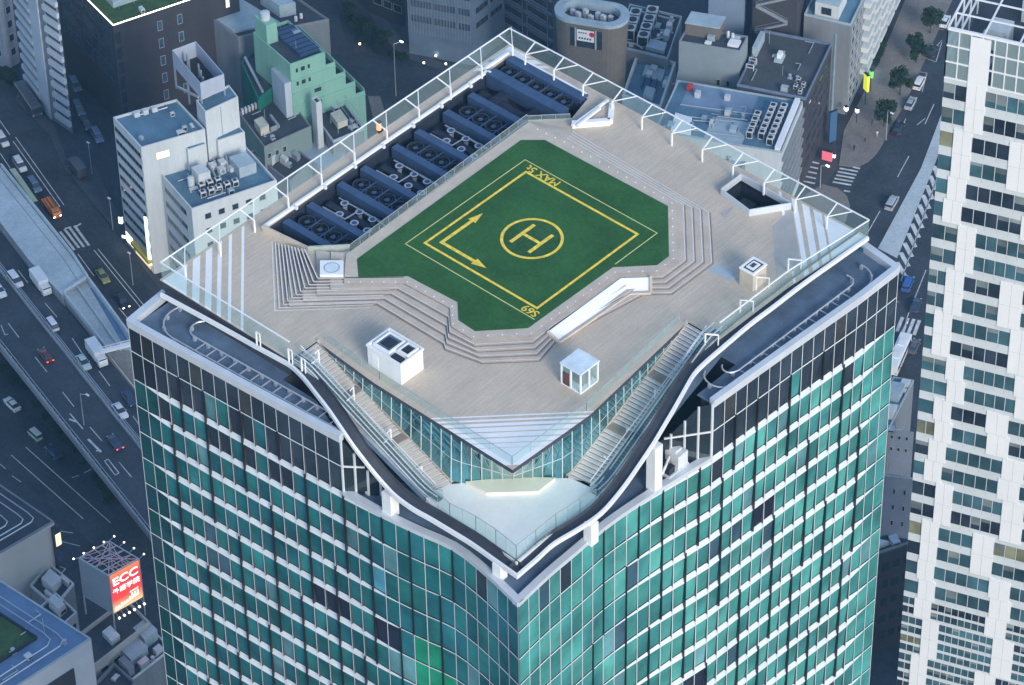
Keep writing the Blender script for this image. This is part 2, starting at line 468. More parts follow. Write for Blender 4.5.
# ---- terraces (upper ledges with cleaning-gondola rails, lower ledge at the notch)
tr = MB(); tr2 = MB()
tr.poly([(-25.2,-36.3,226.7),(4.3,-34.5,226.7),(4.2,-34.3,226.7),(0.8,-33.0,226.7),(-2.0,-31.9,226.7),(-6.9,-31.9,226.7),(-6.9,-30.4,226.7),(-25.2,-30.4,226.7)])
tr2.poly([(29.9,-4.7,226.7),(31.0,25.1,226.7),(25.0,25.6,226.7),(25.0,1.7,226.7),(27.7,1.7,226.7),(27.7,-4.7,226.7)])
tr.build('gondola_terrace', M_terr, T); tr2.build('gondola_terrace', M_terr, T)
tr = MB()
low = [(p.x, p.y, 219.0) for p in nodesL[17:]] + [(p.x, p.y, 219.0) for p in nodesR[1:18]]
inn = [(26,-4.9,219.0),(23.3,-5.2,219.0),(21.5,-18.5,219.0),(18.1,-22.2,219.0),(13.3,-26.5,219.0),(4.4,-26.4,219.0)]
tr.poly(low+inn); tr.build('lower_terrace_floor', M_terr, T)
def coping(nodes, z, name, w=0.55, h=0.5):
    mb = MB(); n = len(nodes); nm = normals(nodes)
    for k in range(n-1):
        A = [nodes[k]+nm[k]*0.14, nodes[k+1]+nm[k+1]*0.14, nodes[k+1]-nm[k+1]*w, nodes[k]-nm[k]*w]
        top = [Vector((p.x,p.y,z)) for p in A]; bot = [Vector((p.x,p.y,z-h)) for p in A]
        mb.face(top); mb.face([bot[0],bot[1],top[1],top[0]]); mb.face([bot[2],bot[3],top[3],top[2]]); mb.face(bot[::-1])
        if k == 0: mb.face([bot[3],bot[0],top[0],top[3]])
        if k == n-2: mb.face([bot[1],bot[2],top[2],top[1]])
    return mb.build(name, M_coping, T)
coping(nodesL[:18], ZC+0.25, 'coping', .55, 1.0); coping(nodesR[17:], ZC+0.25, 'coping', .55, 1.0)
coping(nodesL[17:]+[nodesR[0]+Vector((0.02,0.0))], ZL-0.1, 'coping', 0.7, 0.55); coping(nodesR[:18], ZL-0.115, 'coping', 0.7, 0.55)
coping([Vector((31.4,25.3)), Vector((23.0,26.5))], ZC+0.27, 'coping', 0.7, 1.0); coping([Vector((-26.4,-30.8)), Vector((-25.75,-36.8))], ZC+0.27, 'coping', 0.7, 1.0)
# gondola rails: twin rails with a rounded end, sleepers between
def rails(outer, inner, name):
    for pl in (outer, inner):
        mb = MB()
        mb.tube([(p.x, p.y, 227.25) for p in pl], 0.10, 5)
        acc = 0
        for a, b in zip(pl, pl[1:]):
            acc += (b-a).length
            if acc > 1.7:
                acc = 0; d = (b-a).normalized(); s = Vector((-d.y, d.x))*0.0
                mb.box(b.x-.16, b.x+.16, b.y-.16, b.y+.16, 226.7, 227.2)
        mb.build('gondola_rail', M_steel, T)
def arc(c, r, a0, a1, n=10): return [Vector((c[0]+r*math.cos(math.radians(lerp(a0,a1,k/n))), c[1]+r*math.sin(math.radians(lerp(a0,a1,k/n))))) for k in range(n+1)]
o1 = [Vector((3.2,-34.0)), Vector((-8,-34.75)), Vector((-20,-35.4))] ; o1 = [lerp(o1[0],o1[1],k/12) for k in range(12)]+[lerp(o1[1],o1[2],k/12) for k in range(13)]
o1 += arc((-20.3,-32.3), 3.1, 268, 150)
i1 = [lerp(Vector((3.0,-32.6)), Vector((-18.5,-33.7)), k/22) for k in range(23)] + arc((-18.6,-32.3), 1.4, 268, 130)
rails(o1, i1, 'l')
o2 = arc((28.1,-1.0), 1.9, 200, 350, 9) + [lerp(Vector((30.0,-1.0)), Vector((30.7,19.5)), k/20) for k in range(21)] + arc((28.2,20.5), 2.5, 5, 95)
i2 = arc((27.9,0.6), 0.9, 200, 350, 7) + [lerp(Vector((28.9,0.8)), Vector((29.3,19)), k/20) for k in range(21)] + arc((28.2,19.5), 1.1, 5, 110)
rails(o2, i2, 'r')
for k in range(13):
    x = lerp(2, -17, k/12); sl = MB(); sl.beam((x, -34.1-0.055*(2-x), 227.1), (x, -32.65-0.05*(2-x), 227.1), 0.1); sl.build('rail_sleeper', M_steel, T)
for k in range(10):
    y = lerp(1, 18, k/9); sl = MB(); sl.beam((30.05+0.03*y, y, 227.1), (28.95, y, 227.1), 0.1); sl.build('rail_sleeper', M_steel, T)
# walls under the deck edge
for q_ in ((-26.0,-6.9,-30.9,-30.5),(24.8,25.2,1.7,25.0)):
    w = MB(); w.box(*q_,226.6,228.4); w.build('deck_upstand', M_gut, T)
# notch side walls: white framed glazing
def notch_wall(A, B, nx, tops):
    A = Vector(A); B = Vector(B); g = MB(); fr_ = MB()
    def zt(t): k = min(int(t*(len(tops)-1)), len(tops)-2); return lerp(tops[k], tops[k+1], t*(len(tops)-1)-k)
    for k in range(nx):
        p = lerp(A, B, k/nx); q = lerp(A, B, (k+1)/nx); za, zb = zt(k/nx), zt((k+1)/nx)
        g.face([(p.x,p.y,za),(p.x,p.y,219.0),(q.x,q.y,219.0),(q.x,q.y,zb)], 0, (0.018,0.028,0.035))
        fr_.beam((p.x,p.y,219.0),(p.x,p.y,za),0.2)
        if zb > 223.2: fr_.beam((p.x,p.y,223.1),(q.x,q.y,223.1),0.2)
        elif za > 223.1: u = lerp(p, q, (za-223.1)/(za-zb)); fr_.beam((p.x,p.y,223.1),(u.x,u.y,223.1),0.2)
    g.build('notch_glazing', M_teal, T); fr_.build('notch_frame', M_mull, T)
notch_wall((4.42,-34.72),(9.6,-30.6),5,(227.0,225.0,222.6,221.0,220.9,220.9)); notch_wall((30.1,-4.95),(25.7,-10.9),5,(227.0,226.9,225.2,223.6,222.6,222.0))
# recessed dark glazing below the stairs
g = MB()
for (A, B, n) in (((4.5,-29.6),(13.2,-29.0),6), ((13.2,-29.0),(19.0,-24.0),5), ((19.0,-24.0),(24.0,-18.6),5), ((24.0,-18.6),(25.2,-5.0),7)):
    A = Vector(A); B = Vector(B)
    for k in range(n):
        p = lerp(A,B,k/n); q = lerp(A,B,(k+1)/n)
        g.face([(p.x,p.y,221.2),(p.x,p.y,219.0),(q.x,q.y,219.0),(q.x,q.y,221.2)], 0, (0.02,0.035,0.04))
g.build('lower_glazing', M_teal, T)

# ---- brim: white edge sweeping from deck level down to the corner terrace
BL = ((160,297,228.2),(185,310.5,228.2),(204,320.7,228.2),(230,335,228.2),(254,348.5,228.3),(278,361.5,228.35),(290,368.5,228.4),(302,380,228.4),(314,395,228.3),(328,413,228.0),(341,432,227.4),(352,448,226.5),(362,461,225.4),(373,475,224.1),(385,489,222.95),(396,500,222.4),(412,511.6,222.0),(429.5,521.5,221.7),(450,533.8,221.4),(470.4,546.3,221.2),(492.3,561.8,221.1))
BR = ((869,240.5,228.75),(840,261,228.75),(803.5,287,228.75),(775,309,228.75),(751,327,228.75),(725,349,228.75),(707,364.5,228.65),(695,377,228.4),(685,394,228.0),(676,410,227.5),(666,427,226.8),(654,447,225.7),(640,468,224.5),(623,492,223.1),(603,515,222.2),(580,531.5,221.7),(555,546.5,221.3),(537.6,562,221.1))
tip = at(517.2,579.5,221.0)
Pl = catmull([at(*q) for q in BL]+[tip], 4); Pr = catmull([at(*q) for q in BR]+[tip], 4)
Pb = Pl + Pr[-2::-1]
nb_ = len(Pb); off_ = []
for k in range(nb_):
    a = (Pb[k]-Pb[max(k-1,0)]).to_2d(); c = (Pb[min(k+1,nb_-1)]-Pb[k]).to_2d()
    if a.length < 1e-6: a = c
    if c.length < 1e-6: c = a
    a.normalize(); c.normalize(); na = Vector((-a.y,a.x)); nc = Vector((-c.y,c.x)); m_ = (na+nc).normalized()
    off_.append(m_/max(.35, m_.dot(na)))
def bq(k, o, dz): return Pb[k] + Vector((off_[k].x*o, off_[k].y*o, dz))
wh = MB(); gu = MB(); so = MB()
for k in range(nb_-1):
    def q(o0, z0, o1, z1, mb): mb.face([bq(k,o0,z0), bq(k+1,o0,z0), bq(k+1,o1,z1), bq(k,o1,z1)])
    q(0,0,0,0.48,wh); q(0,0.48,0.28,0.52,wh); q(0.28,0.52,0.28,0.04,wh)
    q(0.28,0.06,1.5,0.1,gu); q(1.5,0.1,1.56,0.6,gu)
    q(0,0,1.9,-0.3,so)
wh.build('brim_edge', mat('brim_white', (.68,.69,.70), .45, nscale=.4, namt=.06), T); gu.build('brim_gutter', M_gut, T); so.build('brim_soffit', M_whitepl, T)
# ---- four columns carrying the brim
for (x, y, s, zt) in ((391,514,1.25,222.3),(654,490,1.2,225.6),(591,542,1.1,221.95),(500,577,1.1,221.1)):
    p = at(x, y, 219.0); mb = MB()
    mb.box(p.x-s/2, p.x+s/2, p.y-s/2, p.y+s/2, 219.0, zt)
    mb.build('column', M_whitepl, T)
# ================================================================== ROOF DECK
ARM_L = [at(318,342,D), at(374,383,D), at(512.5,470,D)]
ARM_R = [at(512.5,470,D), at(590,415,D), at(687,322.5,D)]
stTL = (Vector((-6.6,-29.3)), Vector((-6.6,-26.95)))       # outer, inner top of the left stair
stTR = (Vector((23.7,1.6)), Vector((21.15,1.6)))
pit = [at(263.4,231.4,D), at(308,253,D), at(351,251,D), at(527,120,D), at(572,118,D), at(587.6,98.6,D), at(509.5,56.4,D)]
well = [at(721,195,D), at(749,216,D), at(791,209,D), at(741,180,D)]
DX0, DX1, DY0, DY1 = -26.6, 27.0, -31.0, 25.6
outer = [(DX0,DY0), (-6.6,DY0), (-6.6,-26.95)] + [(p.x,p.y) for p in ARM_L] + [(p.x,p.y) for p in ARM_R[1:]] + [(21.15,1.6),(25.5,1.6),(25.6,13.0),(26.85,DY1),(DX0,DY1)]
mb = MB()
mb.poly([(x,y,D) for x,y in outer], 0, [[(p.x,p.y,D) for p in pit], [(p.x,p.y,D) for p in well]])
for loop, m in ((outer, 1), ([(p.x,p.y) for p in pit][::-1], 1), ([(p.x,p.y) for p in well][::-1], 1)):
    n = len(loop)
    for k in range(n):
        a, b = loop[k], loop[(k+1)%n]
        mb.face([(a[0],a[1],D),(b[0],b[1],D),(b[0],b[1],D-0.55),(a[0],a[1],D-0.55)], m)
mb.poly([(x,y,D-0.55) for x,y in outer], 1, [[(p.x,p.y,D-.55) for p in pit], [(p.x,p.y,D-.55) for p in well]], flip=True)
mb.build('roof_deck', [M_deck, M_gut], T)
# stepped stage round the helipad: top outline (border) and foot outline, steps in between
Z = lambda pts, z: [at(x, y, z) for x, y in pts]
Bp = Z([(346,254),(344,283),(404,283),(450,308),(451,326),(472,339),(531,335.5),(552,321),(617,273),(660,271.5),(677,259),(675.5,202),(565,139.5),(528.5,122.2)], PADZ)
Op = Z([(272,242),(275,311),(370,308),(442,352),(444,354),(484,367.5),(541,365.5),(557,344),(650,298),(674.5,298),(721,263),(717.7,214.5),(575,129),(530,121)], D)
clo_B = Z([(351.6,250.4)], PADZ); clo_O = [Vector((p.x, p.y, D)) for p in Z([(351.4,252.2),(309,254.2)], D)]
clo_B2 = [clo_B[0], lerp(clo_B[0], Bp[0], .5)]
NS = 5
loops = []
for k in range(NS+1):
    t = k/NS
    L1 = [lerp(b.to_2d(), o.to_2d(), t) for b, o in zip(Bp, Op)] + [lerp(b.to_2d(), o.to_2d(), t) for b, o in zip(clo_B2, clo_O)]
    loops.append(L1)
for k in range(NS-1, -1, -1):
    z1 = PADZ - k*(1.0/NS); mb = MB()
    poly = loops[k]
    n = len(poly)
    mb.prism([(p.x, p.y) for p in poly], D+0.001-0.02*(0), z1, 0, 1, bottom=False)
    if k: 
        # pale nosing along the edge of every step
        mb.flatline([(lerp(p, Vector((0,0)), 0.004).x, lerp(p, Vector((0,0)), 0.004).y, z1+0.004) for p in poly[1:13]], 0.09, None, 2)
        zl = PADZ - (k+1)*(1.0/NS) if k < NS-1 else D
        mb.flatline([(p.x, p.y, max(zl, D+.002)+0.004) for p in loops[k][1:14]], 0.34, None, 1)  # dark strip coloured in at each step's foot for the shaded groove
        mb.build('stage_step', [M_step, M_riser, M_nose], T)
    else:
        mb.build('stage_platform', [M_step, M_riser], T)
# extra fine steps on the left fan
mb = MB()
fan_in = [at(308,254.5,D), at(318,283,D), at(348,285,D)]
fo = [at(272,242,D), at(275,311,D), at(370,308,D)]
st3 = [at(305,256,D), at(318,285,D), at(402,284,D)]
for k in range(11):
    t = k/10
    pts = [lerp(lerp(fo[0], st3[0], t), lerp(fo[0], st3[0], t), 0), lerp(fo[1], st3[1], t), lerp(fo[2], at(404,284,D), t)]
    zz = D + 0.03 + 0.97*min(1, t*1.0)
    mb.flatline([(p.x, p.y, zz + 0.0) for p in pts], 0.13, None, 0)
    for a, b in zip(pts, pts[1:]):
        mb.face([(a.x,a.y,zz),(b.x,b.y,zz),(b.x,b.y,D),(a.x,a.y,D)], 1)
mb.build('step_nosing', [M_nose, M_riser], T)
# turf
Tp = Z([(357,259),(358.5,277),(408,276),(457.5,302),(458.5,320),(475,331),(528,328),(613,267),(657,265),(669,256),(668,206),(545,140),(521,140)], PADZ+.03)
mb = MB(); mb.prism([(p.x,p.y) for p in Tp], PADZ+0.002, PADZ+0.04, 0, 0, bottom=False)
mb.build('helipad_turf', M_turf, T)
ZP = PADZ+0.044
S = 8.25
mb = MB(); mb.flatline([(-S,-S,ZP),(S,-S,ZP),(S,S,ZP),(-S,S,ZP)], 0.30, None, 0, True); mb.build('touchdown_square', M_yellow, T)
mb = MB()
P4 = [(-9.77,-9.77),(9.75,-9.8),(9.75,9.8),(-9.77,9.8)]
cor = [(x,y,ZP) for x,y in P4]
# the outer square runs off the turf at its lower right edge: clipped to where the turf is
mb.flatline([(9.3,-9.8,ZP), cor[0], cor[3], cor[2], (9.75,2.75,ZP)], 0.12, None, 0)
mb.build('outer_square', M_yellowp, T)
mb = MB(); mb.cyl((0.05,0.05), 3.18, ZP-0.002, ZP, 64); mb.build('circle_ground', M_turfd, T)
mb = MB(); mb.ring((0.05,0.05), 3.16, 3.5, ZP+.004, 72); mb.build('helipad_circle', M_yellow, T)
mb = MB()
def rect(x0,x1,y0,y1,z): mb.face([(x0,y0,z),(x1,y0,z),(x1,y1,z),(x0,y1,z)])
rect(-1.55,-1.1,-1.95,2.0,ZP+.006); rect(1.15,1.6,-1.95,2.0,ZP+.006); rect(-1.1,1.15,-.18,.22,ZP+.006)
mb.build('helipad_letter', M_yellow, T)
mb = MB(); q = -6.95; ZQ = ZP+.004
mb.flatline([(q,-2.0,ZQ),(q,q,ZQ),(-2.0,q,ZQ)], 0.42, None)
mb.face([(q-.55,-2.1,ZQ+.002),(q+.55,-2.1,ZQ+.002),(q,-0.3,ZQ+.002)]); mb.face([(-2.1,q+.55,ZQ+.002),(-2.1,q-.55,ZQ+.002),(-0.3,q,ZQ+.002)])
mb.build('approach_arrows', M_yellow, T)
Mt = Matrix.Translation((-6.35,9.02,ZP+.004)) @ Matrix.Rotation(PI, 4, 'Z')
text_mesh('MAX 5t', 1.45, Mt, 'weight_lettering', M_yellow, T, 0.02)
Mt = Matrix.Translation((8.0,-9.02,ZP+.004)) @ Matrix.Rotation(PI, 4, 'Z')
text_mesh('S69', 1.45, Mt, 'number_lettering', M_yellow, T, 0.02)
# small lights round the border of the stage
for a, b in zip(Bp[1:13], Bp[2:14]):
    n = max(1, int((b-a).length/1.3))
    for k in range(n):
        p = lerp(a, b, k/n); p = lerp(p, Vector((0,0,PADZ)), 0.025); mb = MB(); mb.cyl((p.x,p.y), 0.08, PADZ, PADZ+0.05, 6); mb.build('edge_light', M_white, T)
# white ramp-like panel let into the front right steps
mb = MB()
hi, lo = 229.93, 229.12
rp = [at(547.5,332,hi), at(620.7,278.3,hi), at(651,277.3,hi), at(651,293.5,lo), at(630,294.5,lo), at(559,343,lo)]
for a_, b_, c_, d_ in ((0,1,4,5),(1,2,3,4)): mb.face([rp[a_],rp[d_],rp[c_],rp[b_]])
for a_, b_ in zip(rp, rp[1:]+rp[:1]): mb.face([a_, b_, (b_.x,b_.y,D), (a_.x,a_.y,D)])
mb.build('white_ramp', M_white, T)
mb = MB()
for P_ in ([rp[5], rp[4], rp[3]], [rp[0], rp[5]], [rp[3], rp[2]]):
    for a_, b_ in zip(P_, P_[1:]): mb.beam(a_+Vector((0,0,.1)), b_+Vector((0,0,.1)), .28, .3)
mb.build('ramp_kerb', M_step, T)
# white corner wedges and stripes
def clipx(poly, nrm, d0, d1):
    def cut(P, n, d, keep):
        out = []
        for k in range(len(P)):
            a, b = P[k], P[(k+1)%len(P)]; fa = a.dot(n)-d; fb = b.dot(n)-d
            if not keep: fa, fb = -fa, -fb
            if fa >= 0: out.append(a)
            if fa*fb < 0: out.append(lerp(a, b, fa/(fa-fb)))
        return out
    P = cut(poly, nrm, d0, True)
    return cut(P, nrm, d1, False) if P else []
deckrect = [Vector((DX0+.35,DY0+.1)), Vector((25.4,DY0+.1)), Vector((25.5,13.0)), Vector((26.7,DY1-.3)), Vector((DX0+.35,DY1-.3))]
r2 = 2**.5
def stripes(corner, nrm, widths, name):
    nrm = Vector(nrm).normalized(); c = Vector(corner).dot(nrm); mb = MB()
    for (d0, d1) in widths:
        P = clipx(deckrect, nrm, c-d1, c-d0)
        if corner == (DX0,DY1) and d1 > 2.3:
            for n_, e0, e1 in ((Vector((-1,0)), 25.6, 99), (Vector((0,1)), 24.4, 99)):
                Q = clipx(P, n_, e0, e1)
                if n_.y: Q = clipx(Q, Vector((1,0)), -25.6, 99) if len(Q) >= 3 else Q
                if len(Q) >= 3: mb.poly([(p.x,p.y,D+.004) for p in Q])
        elif len(P) >= 3: mb.poly([(p.x,p.y,D+.004) for p in P])
    return mb.build(name, M_white, T)
stripes((DX0,DY0), (-1,-1), ((0.4,3.0),(3.6,4.4),(5.0,5.7),(6.3,6.75),(7.5,7.85),(8.9,9.2)), 'corner_stripes')
stripes((DX1,DY1), (1,1), ((0.4,4.6),(4.85,5.7),(6.1,6.85),(7.35,7.9),(8.9,9.2)), 'corner_stripes')
stripes((DX0,DY1), (-1,1), ((0.4,2.9),(3.3,4.1),(4.45,5.0)), 'corner_stripes')
mb = MB()
vt = at(512.5,470,D)
def armx(yy, side):
    P = [p for p in (ARM_L if side < 0 else ARM_R)]
    return P
front = [p.to_2d() for p in ARM_L] + [p.to_2d() for p in ARM_R[1:]] + [Vector((0,0))]
nrm = Vector((1,-1)).normalized(); c = vt.to_2d().dot(nrm)
for (d0, d1) in ((0.75,3.4),(3.45,4.1),(4.2,4.9),(5.05,5.75),(5.9,6.55),(6.75,7.2),(7.5,7.8),(8.2,8.4)):
    P = clipx(front, nrm, c-d1, c-d0)
    if len(P) >= 3: mb.poly([(p.x,p.y,D+.004) for p in P])
mb.build('corner_stripes', M_white, T)
# ---- cooling plant pit
mb = MB()
pp = [(p.x,p.y) for p in pit]
mb.poly([(x,y,226.75) for x,y in pp])
for k in range(len(pp)):
    a, b = pp[k], pp[(k+1)%len(pp)]
    mb.face([(a[0],a[1],D-.5),(b[0],b[1],D-.5),(b[0],b[1],226.75),(a[0],a[1],226.75)])
mb.build('plant_pit', M_pit, T)
by = [-14.5,-10.7,-5.85,-2.05,3.1,6.8,11.6,15.8,20.1,23.5]
mb = MB()
for i, y in enumerate(by):
    x0 = -23.75 if i < 8 else -24.6; x1 = -15.1 if i < 8 else -13.0
    b2 = MB(); h = 0.48 if i < 8 else 0.7
    b2.box(x0, x1, y-h, y+h, 227.3, 228.75 if i < 8 else 229.3)
    for k in range(1, 12):
        x = lerp(x0, x1, k/12); b2.box(x-.02, x+.02, y-h-.01, y+h+.01, 227.5, (228.75 if i < 8 else 229.3)+.012)
    b2.build('duct_beam', M_louv, T)
for i in (0, 2, 4, 6, 8):
    y0, y1 = by[i]+.5, by[i+1]-.5; nf = 4 if i < 8 else 5
    x0, x1 = (-23.2, -15.2) if i < 8 else (-24.2, -13.6)
    for k in range(nf):
        cx = lerp(x0, x1, (k+.5)/nf); cy = (y0+y1)/2; r = min((x1-x0)/nf, y1-y0)*.5
        f = MB(); z = 228.25 if i < 8 else 228.9
        f.cyl((cx,cy), r, z-.7, z, 24, 0, cap=False); f.ring((cx,cy), r*.92, r, z, 24, 1)
        f.ring((cx,cy), 0.0, r*.3, z-.1, 16, 1)
        for a in range(6):
            an = a*PI/3; f.face([(cx+r*.25*math.cos(an),cy+r*.25*math.sin(an),z-.3),(cx+r*.9*math.cos(an-.3),cy+r*.9*math.sin(an-.3),z-.42),(cx+r*.9*math.cos(an+.3),cy+r*.9*math.sin(an+.3),z-.2)], 0)
        f.ring((cx,cy), 0.0, r*.98, z-.6, 20, 2)
        f.build('cooling_fan', [M_dark, M_louv, M_pit], T)
    for k in range(1, nf): 
        s = MB(); x = lerp(x0, x1, k/nf); s.box(x-.06, x+.06, y0-.1, y1+.1, 228.2 if i < 8 else 228.8, 228.32 if i < 8 else 228.96); s.build('fan_divider', M_louv, T)
for i in (1, 3, 5):
    y0, y1 = by[i]+.6, by[i+1]-.6
    s = MB(); s.box(-23.2,-15.4,(y0+y1)/2-.5,(y0+y1)/2+.35,226.8,227.7); s.box(-23.2,-15.4,y0+.1,y0+.4,226.8,227.5); s.box(-23.2,-15.4,y1-.4,y1-.1,226.8,227.3)
    s.build('duct_run', M_pit, T)
    for k in range(6):
        cx = (-20.6, -18.3, -16.3)[k % 3] - (0.9 if k > 2 else 0); cy = lerp(y0, y1, .27 if k < 3 else .75)
        v = MB(); v.cyl((cx,cy), .28, 226.8, 227.9, 14, 0); v.ring((cx,cy), .3, .5, 227.98, 16, 0); v.cyl((cx,cy), .5, 227.85, 227.97, 16, 1); v.cyl((cx,cy), .28, 227.9, 228.0, 12, 1)
        v.build('vent_pipe', [M_steel, M_louv], T)
    s = MB(); s.tube([(-22.8,y0+.6,228),(-19.5,y0+.7,228),(-19.4,y1-.6,227.9),(-15.5,y1-.7,227.9)], .1, 6); s.tube([(-22.8,y1-.5,227.8),(-16,y1-.4,227.8)], .08, 5)
    s.build('plant_pipe', M_steel, T)
s = MB(); s.box(-24,-13.4,17.2,18.2,226.8,227.8); s.box(-22,-21,16.5,19.3,226.8,228.1); s.box(-17,-16.2,16.5,19.3,226.8,228.1); s.build('duct_run', M_pit, T)
# white parapet beside the pit (stepped), pit kerb
s = MB()
ys = [-17.5,-12.4,-7.7,-2.8,1.9,6.9,11.7,16.7,20.0]
for k in range(len(ys)-1):
    xo = -24.2 - 0.07*k
    s.box(xo-.25, xo+.05, ys[k], ys[k+1]-.002, D, D+.35); s.box(xo-.0, xo+.45, ys[k+1]-.28, ys[k+1]-.004, D, D+.35)
s.box(-25.5,-25.2,20.0,24.3,D,D+.35); s.box(-25.5,-24.7,19.85,19.998,D,D+.35)
s.build('parapet', M_white, T)
s = MB(); s.box(-25.2,-13.2,24.02,24.3,D,D+.34); s.build('parapet', M_white, T)
s = MB()
for a, b in ((0,1),(1,2)):
    p, q = pit[a], pit[b]; s.beam((p.x,p.y,D+.45),(q.x,q.y,D+.45), .22, .9)
s.build('pit_kerb', M_step, T)
# glass rail along the pit side of the stage
def glassrail(P, h, name, z=None, cap=0.05, posts=1.6, parent=None, pm=None):
    g = MB(); c = MB(); n = len(P)
    for a, b in zip(P, P[1:]):
        up = Vector((0,0,h)); g.face([a, b, b+up, a+up])
        c.beam(a+up, b+up, cap, cap)
        k = max(1, int(round((b-a).length/posts)))
        for j in range(k+1):
            p = lerp(a, b, j/k); c.beam(p, p+up, cap*.7, cap*.7)
    pt = g.build(name, M_clear, parent or T); c.build('rail', pm or M_steel, pt); return pt
glassrail([at(309,254,D+.9), at(350.6,252,PADZ), at(527,122,PADZ)], 1.1, 'glass_rail')
glassrail([at(527,122,PADZ), at(570,120,D+.3)], 0.9, 'glass_rail')
# white triangular bench frame beside the pit
s = MB()
a, b, c, d = at(572,127,D), at(610,124,D), at(612,108,D), at(603,100,D)
for p, q in ((a,b),(b,c)): s.beam((p.x,p.y,D+.35),(q.x,q.y,D+.35), .6, .7)
for p, q in ((at(572,126,D+.6), at(608,100,D+.6)), (at(577,126,D+.7), at(600,108,D+.7))): s.beam(p, q, .28, .3)
s.build('triangular_kerb', M_white, T)
s = MB(); s.prism([(p.x,p.y) for p in (at(577,123,D),at(607,121,D),at(609,109,D),at(600,106,D))], D+.02, D+.3); s.build('planter_board', M_deck, T)
# blue lined well on the right of the deck
s = MB()
wp = [(p.x,p.y) for p in well]
s.poly([(x,y,226.7) for x,y in wp])
for k in range(4):
    a, b = wp[k], wp[(k+1)%4]; s.face([(a[0],a[1],D+.9),(b[0],b[1],D+.9),(b[0],b[1],226.7),(a[0],a[1],226.7)])
s.build('well_lining', M_pit, T)
s = MB()
for k in range(4):
    a, b = Vector(wp[k]), Vector(wp[(k+1)%4]); s.beam((a.x,a.y,D+.46),(b.x,b.y,D+.46), .12, .92)
s.build('well_parapet', M_coping, T)
s = MB(); c0 = (well[0]+well[1]+well[2]+well[3])/4
s.box(c0.x-1.6,c0.x+.2,c0.y-.6,c0.y+1.0,226.7,227.9); s.box(c0.x+.6,c0.x+1.6,c0.y+.2,c0.y+1.0,226.7,227.5); s.build('well_equipment', M_dark, T)
# white round-marked cover on the left of the stage
s = MB(); cv = Z([(320,262),(343.5,262),(343.5,276.5),(320,276.5)], PADZ)
s.prism([(p.x,p.y) for p in cv], D+.3, PADZ+.25, 0, 0, bottom=False); cc = sum(cv, Vector())/4
s.ring((cc.x,cc.y), .75, .9, PADZ+.256, 28, 1); s.ring((cc.x,cc.y), 0, .75, PADZ+.254, 28, 2)
s.build('round_marked_cover', [M_white, M_steel, mat('frosted_pane', (.62,.72,.76), .3)], T)

# ---- perimeter glass with white frames
GH = 2.35
def perim(P, nframes, inward, name, frames=True, t0=0.04, t1=0.97):
    root = MB(); cap = MB()
    for a, b in zip(P, P[1:]):
        root.face([a, b, b+Vector((0,0,GH)), a+Vector((0,0,GH))]); cap.beam(a+Vector((0,0,GH)), b+Vector((0,0,GH)), .13, .11)
    pt = root.build(name, M_clear, T); cap.build('top_rail', M_white, pt)
    a, b = P[0], P[-1]; iv = Vector((inward[0], inward[1], 0)); dr = (b-a).normalized()
    if frames:
        for k in range(nframes):
            p = lerp(a, b, lerp(t0, t1, k/(nframes-1))); q = p + iv*2.0
            f = MB(); top = q + Vector((0,0,1.75))
            f.beam(q, top, .16, .16); f.beam(top-Vector((0,0,.05)), p+Vector((0,0,GH))-dr*0.2, .12, .12)
            f.beam(top, p+Vector((0,0,GH))+dr*2.0, .09, .09)
            f.build('glass_bracket', M_white, pt)
    return pt
E1 = [Vector((DX0+.1,DY0+.3,D)), Vector((DX0+.1,DY1,D))]
perim(E1, 11, (1,0), 'perimeter_glass', t0=.03)
perim([Vector((DX0+.1,DY1,D)), Vector((26.75,DY1,D))], 11, (0,-1), 'perimeter_glass', t0=0.08, t1=.92)
perim([Vector((26.75,DY1,D)), Vector((25.5,13.0,D)), Vector((25.4,1.7,D))], 5, (-1,0), 'perimeter_glass', frames=False)
perim([Vector((DX0+.1,DY0+.3,D)), Vector((-6.8,DY0+.3,D))], 5, (0,1), 'perimeter_glass', frames=False)
# slim white posts inside the near glass sides
for (x, y) in ((257,345),(289,362),(302,371)):
    p = at(x, y, D); s = MB(); s.beam(p, p+Vector((0,0,1.9)), .14); q = p+Vector((.55,0,0)); s.beam(q, q+Vector((0,0,1.9)), .1); s.beam(p+Vector((0,0,1.9)), q+Vector((0,0,1.9)), .12); s.build('rail_post', M_white, T)
for (x, y) in ((756,290),(788,272),(740,313),(705,347)):
    p = at(x, y, D); s = MB(); s.beam(p, p+Vector((0,0,1.9)), .14); q = p+Vector((.9,1.1,0)); s.beam(p+Vector((0,0,1.85)), q+Vector((0,0,1.5)), .13); s.beam(q, q+Vector((0,0,1.5)), .1); s.build('rail_post', M_white, T)

# ---- V-shaped deck front: glass rail, leaning glazed wall below
def inoff(P, d, c=Vector((5,-10))):
    return [Vector((p.x,p.y,D)) + ((c-p.to_2d()).normalized()*d).to_3d() for p in P]
glassrail(inoff(ARM_L, .8)+inoff(ARM_R, .8)[1:], 1.15, 'deck_front_rail', posts=3)
stL0 = [Vector((-6.6,-27.0,D)), Vector((13.75,-27.85,ZF))]
stR0 = [Vector((21.15,1.6,D)), Vector((22.3,-19.1,ZF))]
bc = at(513,479,ZF)
bl2 = Vector((13.85,-27.75,ZF)); br2 = Vector((22.2,-19.2,ZF))
def polyat(P, t):
    Ls = [0]
    for a, b in zip(P, P[1:]): Ls.append(Ls[-1]+(b-a).length)
    s = t*Ls[-1]
    for j in range(len(P)-1):
        if s <= Ls[j+1]+1e-6: return lerp(P[j], P[j+1], (s-Ls[j])/(Ls[j+1]-Ls[j]))
    return P[-1]
